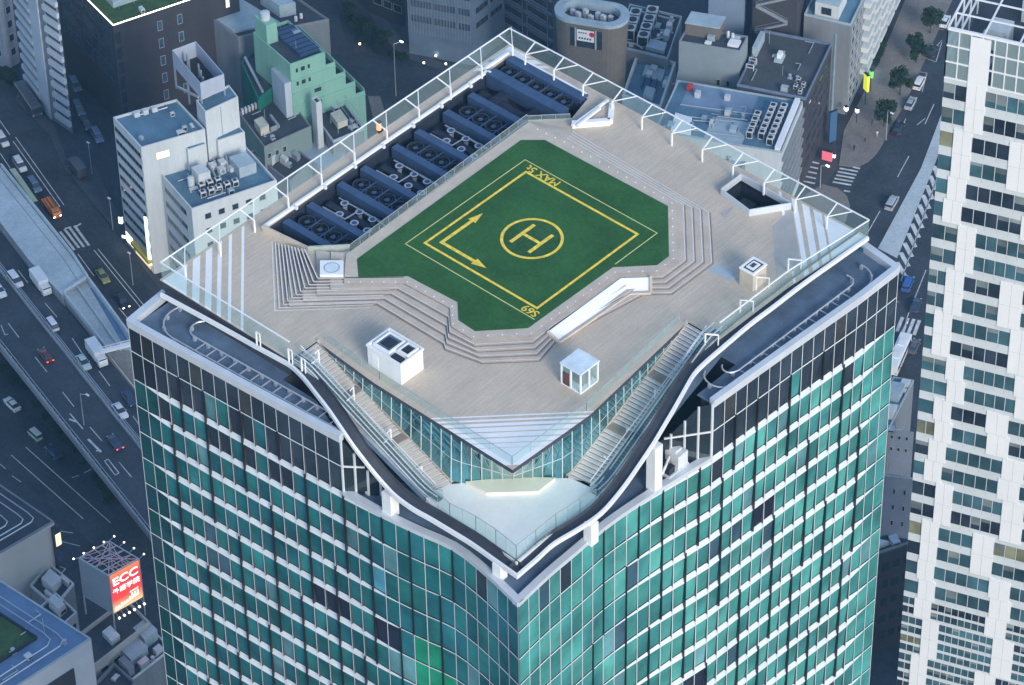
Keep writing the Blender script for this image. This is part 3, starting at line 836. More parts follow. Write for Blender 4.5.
def lean(top, s0, s1, base, n, split):
    g = MB(); m = MB()
    T_ = [polyat(top, k/n) for k in range(n+1)]
    base_l = [s0, s1, base]
    def pxx(p): d = p-CC; return d.dot(CR)/d.dot(CF)
    N_ = 400; S_ = [polyat(base_l, j/N_) for j in range(N_+1)]; X_ = [pxx(p) for p in S_]
    B_ = []; last = 0
    for k in range(n+1):
        x = pxx(T_[k]); j = min(range(last, N_+1), key=lambda q: abs(X_[q]-x)); last = j; B_.append(S_[j])
    B_[-1] = base
    dz = Vector((0,0,-.5))
    for k in range(n):
        g.face([T_[k]+dz, B_[k], B_[k+1], T_[k+1]+dz], 0, (0.10,0.30,0.34))
    for k in range(1, n+1): m.beam(T_[k]+dz, B_[k], .09, .09)
    for f0 in (.5,): 
        for k in range(0, n): m.beam(lerp(T_[k]+dz, B_[k], f0), lerp(T_[k+1]+dz, B_[k+1], f0), .05, .05)
    pt = g.build('leaning_glass_wall', M_slope, T); m.build('glazing_bars', M_mull, pt)
lean(ARM_L, stL0[0], bl2, bc, 20, .68)
lean(ARM_R[::-1], stR0[0], br2, bc, 20, .68)
# ---- corner terrace floor
fl = MB()
ed = [at(x,y,ZF) for x,y in ((434,509),(450,520),(476,533),(496,546),(516.5,563),(536,547),(556,531),(580,516),(600,505))]
floor = [Vector((13.2,-31.3,ZF))] + ed + [Vector((25.4,-17.6,ZF)), br2, bc, bl2, Vector((13.0,-29.4,ZF))]
fl.prism([(p.x,p.y) for p in floor], ZF-.5, ZF, 0, 1); fl.build('corner_terrace_floor', [M_wfloor, M_whitepl], T)
fl = MB()
bp = [at(x,y,ZF) for x,y in ((465.6,484.3),(486.7,495.5),(538,494),(555.5,480.5))]
fl.prism([(p.x,p.y) for p in [bp[0],bp[1],bp[2],bp[3],lerp(bc,bp[2],.02)]], ZF, ZF+.42, 0, 0, bottom=False); fl.build('terrace_bench', M_cream, T)
glassrail([at(x,y,ZF) for x,y in ((438,508),(450,519),(476,532),(496,545),(516.5,561.5),(536,546),(556,530),(580,515),(596,505))], 2.3, 'terrace_glass', posts=1.5)
# ---- stairs and escalators
def stair(a0, a1, b0, b1, name):
    """three flights from (a0 outer, a1 inner) at deck level down to (b0, b1) on the terrace"""
    tr_ = MB(); ns = 13; H = (D-ZF)/3
    zone = [(0.0,0.29),(0.345,0.63),(0.685,1.0)]
    z = D
    def pt(a, b, t, zz): p = lerp(a, b, t); return Vector((p.x, p.y, zz))
    for fi, (t0, t1) in enumerate(zone):
        for k in range(ns):
            u0 = lerp(t0, t1, k/ns); u1 = lerp(t0, t1, (k+1)/ns); z -= H/ns
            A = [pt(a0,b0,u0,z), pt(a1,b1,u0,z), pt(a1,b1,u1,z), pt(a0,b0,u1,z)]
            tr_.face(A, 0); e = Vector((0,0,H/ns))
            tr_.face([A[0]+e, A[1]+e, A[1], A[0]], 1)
            v = (A[2]-A[1]).normalized()*.14
            up = Vector((0,0,.006))
            tr_.face([A[3]-v+up, A[2]-v+up, A[2]+up, A[3]+up], 2)
            for e0, e1 in ((A[0],A[3]),(A[1],A[2])): tr_.face([e0+e, e1+e, e1-Vector((0,0,.35)), e0-Vector((0,0,.35))], 3)
        if fi < 2:
            u0, u1 = t1, zone[fi+1][0]
            A = [pt(a0,b0,u0,z), pt(a1,b1,u0,z), pt(a1,b1,u1,z), pt(a0,b0,u1,z)]
            tr_.face(A, 1)
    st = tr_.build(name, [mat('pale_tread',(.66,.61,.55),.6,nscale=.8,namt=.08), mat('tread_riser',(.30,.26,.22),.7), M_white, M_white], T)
    k = MB()   # solid stringer beside the glass and closed soffit
    w = (a1-a0).normalized()*.35
    z1 = ZF
    P = [Vector((a1.x,a1.y,D+.15)), Vector((b1.x,b1.y,ZF+.25))]
    q = [P[0]-w.to_3d()*0, P[1]]
    k.face([P[0], P[1], P[1]+w.to_3d(), P[0]+w.to_3d()]); k.face([P[0]+w.to_3d(), P[1]+w.to_3d(), P[1]+w.to_3d()-Vector((0,0,.7)), P[0]+w.to_3d()-Vector((0,0,.7))]); k.face([P[0], P[0]-Vector((0,0,.8)), P[1]-Vector((0,0,.8)), P[1]])
    so = [Vector((a0.x,a0.y,D-.7)), Vector((a1.x,a1.y,D-.7)), Vector((b1.x,b1.y,ZF-.5)), Vector((b0.x,b0.y,ZF-.5))]
    k.face(so)
    k.build('stringer', M_step, st)
    h = MB()
    up = Vector((0,0,1.0))
    for (a, b) in ((a0,b0),):
        A = Vector((a.x,a.y,D)); B = Vector((b.x,b.y,ZF)); h.beam(A+up, B+up, .07); 
    h.build('handrail', M_white, st)
    return st
aL0, aL1 = stTL; bL0, bL1 = Vector((13.25,-29.75)), Vector((13.75,-27.85))
aR0, aR1 = stTR; bR0, bR1 = Vector((25.05,-18.75)), Vector((22.3,-19.1))
stair(aL0, aL1, bL0, bL1, 'staircase'); stair(aR0, aR1, bR0, bR1, 'staircase')
def escalator(a, b, w, nrm, name):
    """a, b: centre line at top and bottom; flat landings at both ends"""
    d = (b-a).normalized(); n = Vector((nrm[0], nrm[1], 0))
    prof = [(-.02,D+.05),(.07,D+.05),(.12,D-.25),(.86,ZF+.45),(.92,ZF+.08),(1.0,ZF+.05)]
    P = []
    for t, z in prof:
        p = lerp(a, b, t); P.append(Vector((p.x,p.y,z)))
    mb = MB(); st = MB(); g = MB(); r = MB()
    for p, q in zip(P, P[1:]):
        for s in (-1, 1):
            o = n*(s*w/2)
            mb.face([p+o, q+o, q+o-Vector((0,0,1.0)), p+o-Vector((0,0,1.0))]); mb.face([p+o+Vector((0,0,.12)), q+o+Vector((0,0,.12)), q+o*.7+Vector((0,0,.12)), p+o*.7+Vector((0,0,.12))])
            up = Vector((0,0,.95)); g.face([p+o*.85, q+o*.85, q+o*.85+up, p+o*.85+up]); r.beam(p+o*.85+up, q+o*.85+up, .12, .08)
        mb.face([p-n*(w/2)-Vector((0,0,1)), q-n*(w/2)-Vector((0,0,1)), q+n*(w/2)-Vector((0,0,1)), p+n*(w/2)-Vector((0,0,1))])
        st.face([p-n*(w*.36), q-n*(w*.36), q+n*(w*.36), p+n*(w*.36)], 0)
        m = int((q-p).length/.4)
        for k in range(m):
            c = lerp(p, q, (k+.5)/m); st.beam(c-n*(w*.34)+Vector((0,0,.05)), c+n*(w*.34)+Vector((0,0,.05)), .16, .08, 1)
    root = mb.build(name, mat('escalator_cladding', (.62,.67,.72), .4, metal=.1), T)
    st.build('escalator_steps', [mat('escalator_belt', (.12,.15,.16), .5), mat('escalator_tread', (.16,.25,.25), .4, metal=.3)], root)
    g.build('balustrade', M_clear, root); r.build('handrail', M_coping, root)
escalator(Vector((-6.0,-30.15)), Vector((14.6,-30.55)), 1.15, (0,1), 'escalator')
escalator(Vector((24.5,2.2)), Vector((26.0,-19.2)), 1.25, (1,0), 'escalator')
# panel floor beside the escalators at deck level and dark slot between stair and escalator
for (p0, p1, q0, q1) in ((Vector((-6.6,-31.0)), Vector((-6.6,-28.98)), Vector((13.3,-31.6)), Vector((13.25,-29.5))), (Vector((23.42,1.6)), Vector((26.6,1.6)), Vector((24.85,-18.7)), Vector((27.2,-18.6)))):
    s = MB(); s.face([(p0.x,p0.y,D-.75),(q0.x,q0.y,ZF-.25),(q1.x,q1.y,ZF-.25),(p1.x,p1.y,D-.75)]); s.build('escalator_well', M_terr, T)
# light posts with arms beside the stairs
for pts in (((319,362),(354,399),(391,441),(422,478)), ((683,372),(655,402),(627,439),(604,468))):
    for (x, y) in pts:
        left = pts[0][0] < 400
        if left: p = onY(x, y, -29.15)
        else: p = onX(x, y, 24.0)
        o = MB(); o.beam(p-Vector((0,0,.3)), p+Vector((0,0,1.75)), .14); t = p+Vector((0,0,1.7)); e = t + (Vector((.0,-1.1,-1.2)) if left else Vector((1.1,0,-1.2))); o.beam(t, t+(e-t)*.5+Vector((0,0,.4)), .09); o.beam(p+Vector((0,0,.6)), e, .09)
        o.build('stair_light_post', M_white, T)

# re-laid floor panels of another tone in the deck
M_pan = mat('grey_floor_panel', (.40,.385,.36), .7, nscale=.5, namt=.1, fine=.08); M_pan2 = mat('pale_blue_floor_panel', (.38,.45,.49), .5, nscale=.5, namt=.12)
for px, m_ in ((((772.5,226),(792,207),(801,270),(776,274)), M_pan), (((706,269),(719,264),(736,272.5),(731,281.5)), M_pan2), (((719.5,213),(735,205.5),(724.5,218.5)), M_pan), (((560,125),(600,133),(590,140)), M_pan)):
    if px[0][0] == 560: continue
    s = MB(); s.poly([tuple(at(x, y, D+.007)) for x, y in px]); s.build('floor_panel', m_, T)
# ---- free-standing things on the roof
def axbox(px_f, x0, x1, y0, y1): pass
t = empty('plant_room', (2.6,-24.3,D), 'white box with two square skylights on the deck left of the glass hut', 'plant room')
x0,x1,y0,y1 = 0.15,5.0,-26.0,-22.6
s = MB(); s.box(x0,x1,y0,y1,D,D+2.7); s.build('wall', M_whitepl, t)
s = MB(); s.box(x0-.1,x1+.1,y0-.1,y0+.12,D+2.7,D+2.95); s.box(x0-.1,x1+.1,y1-.12,y1+.1,D+2.7,D+2.95); s.box(x0-.1,x0+.12,y0+.12,y1-.12,D+2.7,D+2.95); s.box(x1-.12,x1+.1,y0+.12,y1-.12,D+2.7,D+2.95); s.build('parapet', M_white, t)
M_sky = mat('skylight_pane', (.10,.16,.22), .12, spec=.7)
def skylight(cx, cy, a, b, parent):
    f = MB(); z = D+2.7
    for k, (u, v) in enumerate(((a,b),)):
        f.box(cx-u,cx+u,cy-v,cy-v+.18,z,z+.4); f.box(cx-u,cx+u,cy+v-.18,cy+v,z,z+.4); f.box(cx-u,cx-u+.18,cy-v+.18,cy+v-.18,z,z+.4); f.box(cx+u-.18,cx+u,cy-v+.18,cy+v-.18,z,z+.4)
    o = f.build('skylight', M_white, parent)
    p = MB(); p.box(cx-a+.18,cx+a-.18,cy-b+.18,cy+b-.18,z,z+.25); p.build('pane', M_sky, o)
    p = MB(); q = .5; p.box(cx-a*.55,cx+a*.55,cy-b*.55,cy+b*.55,z+.25,z+.34); p.build('inner_pane', M_dark, o)
skylight(1.75,-24.3,1.15,1.25,t); skylight(4.0,-23.8,.75,.85,t); 
s = MB(); s.box(3.3,4.7,-25.7,-25.0,D+2.7,D+2.95); s.build('hatch', M_dark, t)
s = MB(); s.box(x0-.02,x0+.0,-25.2,-24.2,D+.05,D+2.1); s.box(.8,1.7,y0-.03,y0,D+.05,D+2.1); s.box(1.6,1.68,y0-.06,y0,D+.9,D+1.1); s.build('door', M_white, t)
t = empty('lift_hut', (18.7,-13.3,D), 'small glass hut with pale flat roof standing alone near the right stairs', 'lift hut')
x0,x1,y0,y1 = 17.45,20.1,-14.6,-11.9
s = MB(); s.box(x0-.15,x1+.15,y0-.15,y1+.15,D+2.75,D+2.95); s.build('roof', mat('pale_blue_roof',(.62,.70,.76),.4), t)
s = MB()
for (x,y) in ((x0,y0),(x1,y0),(x0,y1),(x1,y1),(x0+1.3,y0),(x1,y0+1.35)): s.box(x-.08,x+.08,y-.08,y+.08,D+.2,D+2.75)
s.build('frame', M_white, t)
s = MB(); s.box(x0-.05,x1+.05,y0-.05,y1+.05,D,D+.2); s.build('base', M_white, t)
s = MB()
for q in ([(x0,y0),(x1,y0)],[(x1,y0),(x1,y1)],[(x1,y1),(x0,y1)],[(x0,y1),(x0,y0)]):
    (a,b),(c,d) = q; s.face([(a,b,D+.2),(c,d,D+.2),(c,d,D+2.75),(a,b,D+2.75)])
s.build('glass', M_clear, t)
s = MB(); s.box(x0+.5,x1-.5,y0+.9,y1-.4,D+.2,D+2.4); s.build('lift_car', mat('lift_car_panel',(.28,.3,.32),.4,metal=.4), t)
s = MB(); s.box(x0+.25,x0+1.1,y0-.09,y0-.03,D+.2,D+1.9); s.build('door', mat('red_brown_door',(.12,.05,.04),.4), t)
t = empty('skylight_box', (22.2,11.3,D), 'small grey box topped by a white square frame near the right rail', 'skylight box')
s = MB(); s.box(21.3,23.15,10.0,12.3,D,D+2.3); s.build('wall', M_step, t)
s = MB(); z = D+2.3
for a, b, c, d in ((21.25,23.2,9.95,10.2),(21.25,23.2,12.1,12.35),(21.25,21.5,10.2,12.1),(22.95,23.2,10.2,12.1)): s.box(a,b,c,d,z,z+.2)
s.build('frame', M_white, t)
s = MB(); s.box(21.5,22.95,10.2,12.1,z,z+.1); s.build('pane', M_gut, t)
s = MB(); s.box(21.75,22.7,10.5,11.8,z+.1,z+.24); s.build('inner_frame', M_white, t)
s = MB(); s.box(22.0,22.45,10.8,11.5,z+.24,z+.28); s.build('inner_pane', M_gut, t)
# cleaning gondola machines
M_mach = mat('machine_white', (.58,.60,.62), .45, nscale=1.5, namt=.12)
t = empty('cleaning_gondola', (26.9,-8.6,219.0), 'pale window-cleaning machine parked in the notch below the right stairs', 'cleaning machine')
p = at(672,470,219.0)
cx, cy = p.x, p.y
t.location = (cx,cy,219.0); ORG[t.name] = Vector((cx,cy,219.0))
s = MB(); s.box(cx-1.0,cx+1.0,cy-1.6,cy+1.6,219.25,219.6); s.box(cx-.9,cx-.7,cy-1.4,cy-1.1,219.0,219.25); s.box(cx+.7,cx+.9,cy+1.1,cy+1.4,219.0,219.25); s.build('chassis', M_mach, t)
s = MB(); s.box(cx-.9,cx+.9,cy-.1,cy+1.5,219.6,221.4); s.box(cx-.6,cx+.3,cy+.2,cy+1.2,221.4,221.7); s.build('machine_housing', M_mach, t)
s = MB(); s.cyl((cx-.3,cy-.9),.5,219.6,220.6,12); s.box(cx+.2,cx+.8,cy-1.4,cy-.5,219.6,220.5); s.build('winch', M_dark, t)
s = MB(); s.tube([(cx-.2,cy-.3,221.0),(cx+.4,cy-1.6,220.9),(cx+.6,cy-2.4,220.4)], .16, 8); s.build('jib_arm', M_mach, t)
p = at(361,487,219.0); cx, cy = p.x, p.y
t = empty('cleaning_gondola', (cx,cy,219.0), 'dim window-cleaning machine with folded arm in the notch below the left escalator', 'cleaning machine')
s = MB(); s.box(cx-1.4,cx+1.6,cy-.6,cy+.6,219.2,219.55); s.box(cx-1.2,cx-.9,cy-.5,cy-.2,219.0,219.2); s.box(cx+1.1,cx+1.4,cy+.2,cy+.5,219.0,219.2); s.build('chassis', M_mach, t)
s = MB(); s.box(cx-1.3,cx-.4,cy-.5,cy+.5,219.55,221.0); s.build('machine_housing', M_mach, t)
s = MB(); s.tube([(cx-.8,cy,221.0),(cx+.4,cy-.2,220.6),(cx+1.6,cy-.1,220.3)], .15, 8); s.tube([(cx+.1,cy+.3,219.6),(cx+.9,cy+.2,220.4),(cx+1.7,cy+.3,219.8)], .1, 6); s.build('jib_arm', M_mach, t)
s = MB(); s.cyl((cx+.7,cy),.4,219.55,220.2,12); s.build('winch', M_dark, t)

p = at(379,131,D); t = empty('obstruction_light', p, 'glowing orange-red warning light on the walkway behind the cooling plant', 'warning light')
s = MB(); s.box(p.x-.35,p.x+.35,p.y-.35,p.y+.35,D,D+.25); s.build('base', M_dark, t)
s = MB(); s.cyl((p.x,p.y),.28,D+.25,D+1.25,12); s.build('lens', emit('orange_lens',(1,.22,.08),1.2), t)
s = MB(); s.cyl((p.x,p.y),.32,D+1.25,D+1.35,12); s.build('cap', M_dark, t)
# ================================================================== GROUND AND ROADS
M_asph = mat('asphalt', (0.040,0.050,0.063), .85, nscale=.09, namt=.38, fine=.2)
M_asph2 = mat('old_asphalt', (0.065,0.07,0.078), .85, nscale=.1, namt=.25, fine=.12)
M_pave = mat('paving', (0.20,0.185,0.175), .85, nscale=.25, namt=.15, fine=.2)
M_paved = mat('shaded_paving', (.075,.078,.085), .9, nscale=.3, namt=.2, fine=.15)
M_conc = mat('pale_concrete', (0.44,0.50,0.53), .8, nscale=.12, namt=.14, fine=.1)
M_conc2 = mat('mid_concrete', (0.24,0.26,0.28), .8, nscale=.15, namt=.2, fine=.12)
M_mark = mat('road_paint', (0.55,0.57,0.58), .7, nscale=.8, namt=.3)
M_rail = mat('barrier_steel', (0.42,0.45,0.48), .5, metal=.3, nscale=.3, namt=.15)
gs = MB(); gs.face([(-2500,-2500,0),(2500,-2500,0),(2500,2500,0),(-2500,2500,0)]); tag(gs.build('ground', mat('city_ground',(.045,.052,.066),.9,nscale=.05,namt=.35,fine=.2)), kind='structure')
def sheet(name, px, z, m, kind='structure'):
    s = MB(); P = [at(x, y, z) for x, y in px]; s.poly([(p.x,p.y,z) for p in P]); return tag(s.build(name, m), kind=kind)
def slab(name, px, z0, z1, mt, ms=None, kind='structure'):
    s = MB(); P = [at(x, y, z1) for x, y in px]; s.prism([(p.x,p.y) for p in P], z0, z1, 0, 1); return tag(s.build(name, [mt, ms or mt]), kind=kind)
sheet('road', [(-90,20),(10,75),(110,180),(150,300),(240,420),(240,600),(110,560),(-90,380)], .004, M_asph)
sheet('road', [(1060,-90),(960,-60),(912,100),(893,140),(866,172),(800,215),(860,270),(880,440),(1000,440),(1080,0)], .004, M_asph)
sheet('road', [(318,-40),(352,-40),(402,30),(470,60),(580,85),(500,160),(395,150),(372,112)], .004, M_asph)
sheet('road', [(795,120),(832,100),(838,168),(800,215),(770,200)], .008, M_asph2)
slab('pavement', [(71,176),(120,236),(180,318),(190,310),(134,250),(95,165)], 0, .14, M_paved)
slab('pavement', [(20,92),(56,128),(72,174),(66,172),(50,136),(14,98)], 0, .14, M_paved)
cv = [(839,165),(850,166.5),(859,166),(868,161.5),(876,154),(882,145),(887,135),(895,120),(904,105),(918,75),(934,40),(952,0),(965,-30),(925,-30),(905,0),(880,60),(856,108),(844,130)]
slab('pavement', cv, 0, .14, M_pave)
slab('pavement', [(822,184),(838,188),(847,196),(850,206),(840,240),(790,240),(790,205)], 0, .14, M_pave)
slab('pavement', [(330,-20),(346,-20),(398,55),(436,68),(520,92),(520,86),(440,62),(404,42),(356,-20)], 0, .12, mat('dark_paving',(.08,.085,.095),.9,nscale=.3,namt=.2))
slab('pavement', [(368,96),(376,130),(392,135),(380,96)], 0, .12, M_pave)
def marks(name, segs, w, z):
    s = MB()
    for a, b in segs: s.flatline([at(*a, z), at(*b, z)], w, z)
    return tag(s.build(name, M_mark), kind='structure')
# left avenue
marks('road_markings', [((13,141),(60,207)),((15.5,137),(64,205)),((94,250),(150,319)),((98,249),(155,319)),((0,153),(10,168)),((78,254),(94,276)),((119,308),(134,326)),((-20,92),(10,135))], .18, .012)
cw = [((60,231.5),(74.5,250)),((64.5,229),(79,247.8)),((69.5,227.5),(84,247)),((74.5,225.5),(89,245.5))]
marks('crosswalk', cw, .55, .012)
marks('crosswalk', [((65,228.5),(71,226.8)),((74,227.6),(81,223.5))], .4, .016)
marks('road_markings', [((11.2,455),(83.5,519)),((25.7,447),(110.8,523)),((0,464),(6,469)),((12,475.8),(21,482)),((72,477.5),(79,475.3)),((84,473),(91,469.3)),((60,531),(73,533)),((60,541),(80,546))], .17, .012)
# right road
marks('road_markings', [((897.5,177),(909,156)),((925,124),(934,104)),((868,232),(880,211)),((901,281),(938,175)),((898,340),(926,270)),((886,301),(899,302))], .17, .012)
marks('road_markings', [((917,125),(925,118.5)),((897,136),(906,118.5)),((925,59),(942,40)),((936,62),(927,58.5)),((936,62),(942,42)),((922,92),(927,73)),((915,71),(927,73)),((944,30),(936,28))], .14, .012)
marks('crosswalk', [((839.6,168.2),(858,171.6)),((837.9,171.6),(856.4,175)),((836.2,175),(854.6,178.2)),((834.5,178.4),(852.9,181.6)),((832.8,181.8),(851.2,185)),((853,167),(860,168.6)),((844,190.6),(850,191.6))], .5, .016)
marks('crosswalk', [((808,161),(819,163.5)),((806.5,166),(818,168.5)),((805,171),(817,173.5)),((804,176),(816,178.5)),((803,181),(815,183.5))], .5, .016)
marks('crosswalk', [((897,331.5),(902.5,317)),((902.5,333),(908,318)),((908,334),(914,319)),((914,335),(919.5,320))], .7, .012)
zb = []
for k in range(11):
    t = k/10
    a = lerp(Vector((934,166)), Vector((897,262)), t); zb.append(((a.x, a.y), (a.x+8.0-2.5*(1-t), a.y+14)))
marks('hatched_markings', zb, .95, .012)
slab('traffic_island', [(921,168),(934,166),(958,100),(966,60),(956,60),(943,110)], 0, .15, M_conc, M_conc2)
slab('traffic_island', [(921,168),(934,166),(897,258),(878,248)], 0, .152, M_conc, M_conc2)
# elevated expressway
ZE = 12.0
e0 = [at(-60,271,ZE), at(175,566,ZE)]; e1 = [at(-50,170,ZE), at(200,468,ZE)]
s = MB()
P = [e0[0], e0[1], e1[1], e1[0]]
s.prism([(p.x,p.y) for p in P], ZE-1.6, ZE, 0, 1); tag(s.build('expressway', [mat('expressway_asphalt',(.050,.060,.072),.8,nscale=.09,namt=.33,fine=.15), M_conc2]), kind='structure')
def along(pts, w, h, m, name, z=ZE, label=None, cat=None):
    s = MB(); Q = [at(x,y,z) for x,y in pts]
    for a, b in zip(Q, Q[1:]): s.beam(a+Vector((0,0,h/2)), b+Vector((0,0,h/2)), w, h)
    return s, Q
def barrier(pts, name, label, double=False):
    t = empty(name, at(*pts[0], ZE), label, 'barrier')
    s, Q = along(pts, .2, .75, M_rail, name); s.build('barrier_wall', M_rail, t)
    a, b = Q[0], Q[-1]; n = (b-a).normalized(); n = Vector((-n.y, n.x, 0))
    r = MB(); o = n*(1.0 if double else .6)
    r.beam(a+o+Vector((0,0,.6)), b+o+Vector((0,0,.6)), .09, .2)
    if double: r.beam(a+o*.5+Vector((0,0,1.0)), b+o*.5+Vector((0,0,1.0)), .1, .1)
    r.build('guard_rail', M_steel, t)
    k = int((b-a).length/2.5)
    for j in range(k):
        c = lerp(a, b, j/k); p = MB(); p.box(c.x-.08,c.x+.08,c.y-.08,c.y+.08,ZE,ZE+1.15); p.build('barrier_post', M_rail, t)
    if double:
        p = MB(); L_ = (b-a).length; d = (b-a)/L_
        q = [a+o*.15, b+o*.15, b+o*.85, a+o*.85]; p.prism([(c.x,c.y) for c in q], ZE+.001, ZE+.3, 0, 0, bottom=False); p.build('median_kerb', M_conc2, t)
    return t
barrier([(-50,283),(170,560)], 'side_barrier', 'grey outer barrier along the lower left edge of the elevated expressway')
barrier([(-40,221),(170,487)], 'median_barrier', 'double steel barrier down the middle of the elevated expressway', True)
marks('expressway_markings', [((61.5,295),(150,407)),((-30,184),(20,250)),((72,338),(82,353)),((99,371),(110,386)),((45,303),(57,317)),((18,270),(28,283)),((35,357),(47,372)),((62.5,392),(74,406.5)),((90,427),(102,441)),((119,462),(131.5,477)),((8,323),(19,337.5)),((-5,338),(-1,344)),((133,416),(143,430)),((1,325),(5,335)),((5,335),(8,334))], .17, ZE+.012)
s = MB()
for a, b in (((104.5,461),(108,459)),((108,459),(119,473)),((119,473),(115,475)),((115,475),(104.5,461))): s.flatline([at(*a,ZE+.012), at(*b,ZE+.012)], .2, ZE+.012)
s.flatline([at(88,439,ZE+.012), at(101,452,ZE+.012)], .45, ZE+.012); s.flatline([at(96,451,ZE+.012), at(101,450,ZE+.012)], .3, ZE+.014)
s.flatline([at(70,413.5,ZE+.012), at(83,429,ZE+.012)], .25, ZE+.012); s.flatline([at(69,419,ZE+.016), at(77,422,ZE+.016)], .4, ZE+.016)
tag(s.build('expressway_arrow', M_mark), kind='structure')
# pale ramp structure beside the expressway
ZR = 14.5
slab('ramp_deck', [(-60,84),(1.5,169),(73,258),(87,279),(62,295),(29,260),(0,222),(-60,146)], 0, ZR, M_conc, M_conc2)
slab('ramp_deck', [(87.2,279.3),(140,352),(104,347),(62.2,295.3)], 0, ZR-1.0, M_conc, M_conc2)
s = MB()
for pts in (((1.5,167),(73,256),(88,279)),): 
    Q = [at(x,y,ZR) for x,y in pts]
    for a, b in zip(Q, Q[1:]): s.beam(a+Vector((0,0,.5)), b+Vector((0,0,.5)), .3, 1.0); n = Vector((-(b-a).y,(b-a).x,0)).normalized()*-2.0; s.beam(a+n+Vector((0,0,.02)), b+n+Vector((0,0,.02)), .12, .06, 1)
tag(s.build('ramp_parapet', [M_conc, M_conc2]), 'pale concrete parapet along the street edge of the wide ramp deck', 'parapet')
s = MB()
Q = [at(89,283,ZR-1), at(138,350,ZR-1)]; s.beam(Q[0]+Vector((0,0,.8)), Q[1]+Vector((0,0,.8)), .4, 1.6)
Q = [at(64,296,ZR-1), at(106,349,ZR-1)]; s.beam(Q[0]+Vector((0,0,.6)), Q[1]+Vector((0,0,.6)), .4, 1.2)
Q = [at(64,295.5,ZR-1), at(87,281,ZR-1)]; s.beam(Q[0]+Vector((0,0,.7)), Q[1]+Vector((0,0,.7)), .5, 1.4)
Q = [at(77,288,ZR-1), at(121,351,ZR-1)]; s.beam(Q[0]+Vector((0,0,.4)), Q[1]+Vector((0,0,.4)), .3, .8)
tag(s.build('ramp_walls', M_conc), 'pale concrete trough walls at the narrow end of the ramp', 'wall')
s = MB(); P = [at(x,y,ZR-1+.02) for x,y in ((90,288),(94,287),(128,340),(121,341))]; s.poly([(p.x,p.y,ZR-1+.02) for p in P]); tag(s.build('ramp_channel', mat('blue_channel',(.12,.2,.34),.5)), kind='structure')
# ticket-yellow kerb strip beside the ramp
s = MB(); P = [at(x,y,ZR+.02) for x,y in ((9,169),(15,168),(38,201),(33,202))]; s.poly([(p.x,p.y,ZR+.02) for p in P]); tag(s.build('ramp_kerb_strip', mat('greenish_concrete',(.38,.43,.30),.8)), kind='structure')
# sign gantry over the expressway
t = empty('sign_gantry', at(137,347,ZE), 'white overhead gantry arm reaching over the expressway beside the teal tower', 'gantry')
s = MB(); a, b = at(100,352,ZE+5.5), at(142,341,ZE+5.5); s.beam(a, b, .9, .5); s.build('gantry_arm', M_white, t)
s = MB()
for k in range(5): q = lerp(a, b, k/4); s.beam(q+Vector((0,0,.25)), q+Vector((0,0,1.1)), .1); 
s.beam(a+Vector((0,0,1.1)), b+Vector((0,0,1.1)), .1); s.build('gantry_rail', M_white, t)
s = MB(); q = at(139,347,ZE); s.beam(Vector((b.x,b.y,0)), Vector((b.x,b.y,ZE+5.5)), .5); s.build('gantry_post', M_steel, t)
# ================================================================== BUILDINGS
M_roofb = mat('blue_grey_roof', (.10,.19,.26), .65, nscale=.18, namt=.28, fine=.12)
M_roofd = mat('dark_roof', (.055,.062,.075), .8, nscale=.2, namt=.3, fine=.15)
M_roofp = mat('pale_roof', (.36,.44,.48), .6, nscale=.2, namt=.16, fine=.1)
M_wallw = mat('white_render', (.58,.61,.61), .6, nscale=.3, namt=.1, fine=.05, streak=True)
M_wallg = mat('grey_render', (.22,.24,.26), .7, nscale=.3, namt=.14, fine=.06, streak=True)
M_walld = mat('charcoal_cladding', (.055,.052,.06), .6, nscale=.35, namt=.12, fine=.06)
M_wallt = mat('taupe_tile', (.16,.14,.122), .7, nscale=.4, namt=.12, fine=.14)
M_green = mat('mint_green_render', (.25,.47,.37), .6, nscale=.3, namt=.12, fine=.05, streak=True)
M_greend = mat('dark_green_sheet', (.02,.17,.13), .5, nscale=.25, namt=.2)
M_win = mat('window_glass', (.03,.045,.06), .1, spec=.7, nscale=.8, namt=.35)
M_winb = mat('blue_window_glass', (.06,.10,.15), .1, spec=.7, nscale=.8, namt=.35)
M_frame = mat('window_frame', (.42,.44,.46), .5)
M_lit = emit('lit_window', (1.0,.86,.55), .45)
M_litw = emit('lit_white', (1.0,.97,.9), 3.0)
M_ac = mat('ac_casing', (.56,.58,.58), .5, nscale=1.2, namt=.12)
M_black = mat('black_steel', (.02,.022,.026), .5)
M_duct = mat('duct_metal', (.42,.46,.50), .4, metal=.4, nscale=.8, namt=.15)
def offpoly(P, d):
    n = len(P); out = []
    A = sum(P[i].x*P[(i+1)%n].y-P[(i+1)%n].x*P[i].y for i in range(n)); sg = 1 if A > 0 else -1
    for k in range(n):
        a = (P[k]-P[k-1]).normalized(); b = (P[(k+1)%n]-P[k]).normalized()
        na = Vector((-a.y,a.x))*sg; nb = Vector((-b.y,b.x))*sg; m = (na+nb).normalized()
        out.append(P[k]+m*(d/max(.3, m.dot(na))))
    return out
BLDS = []
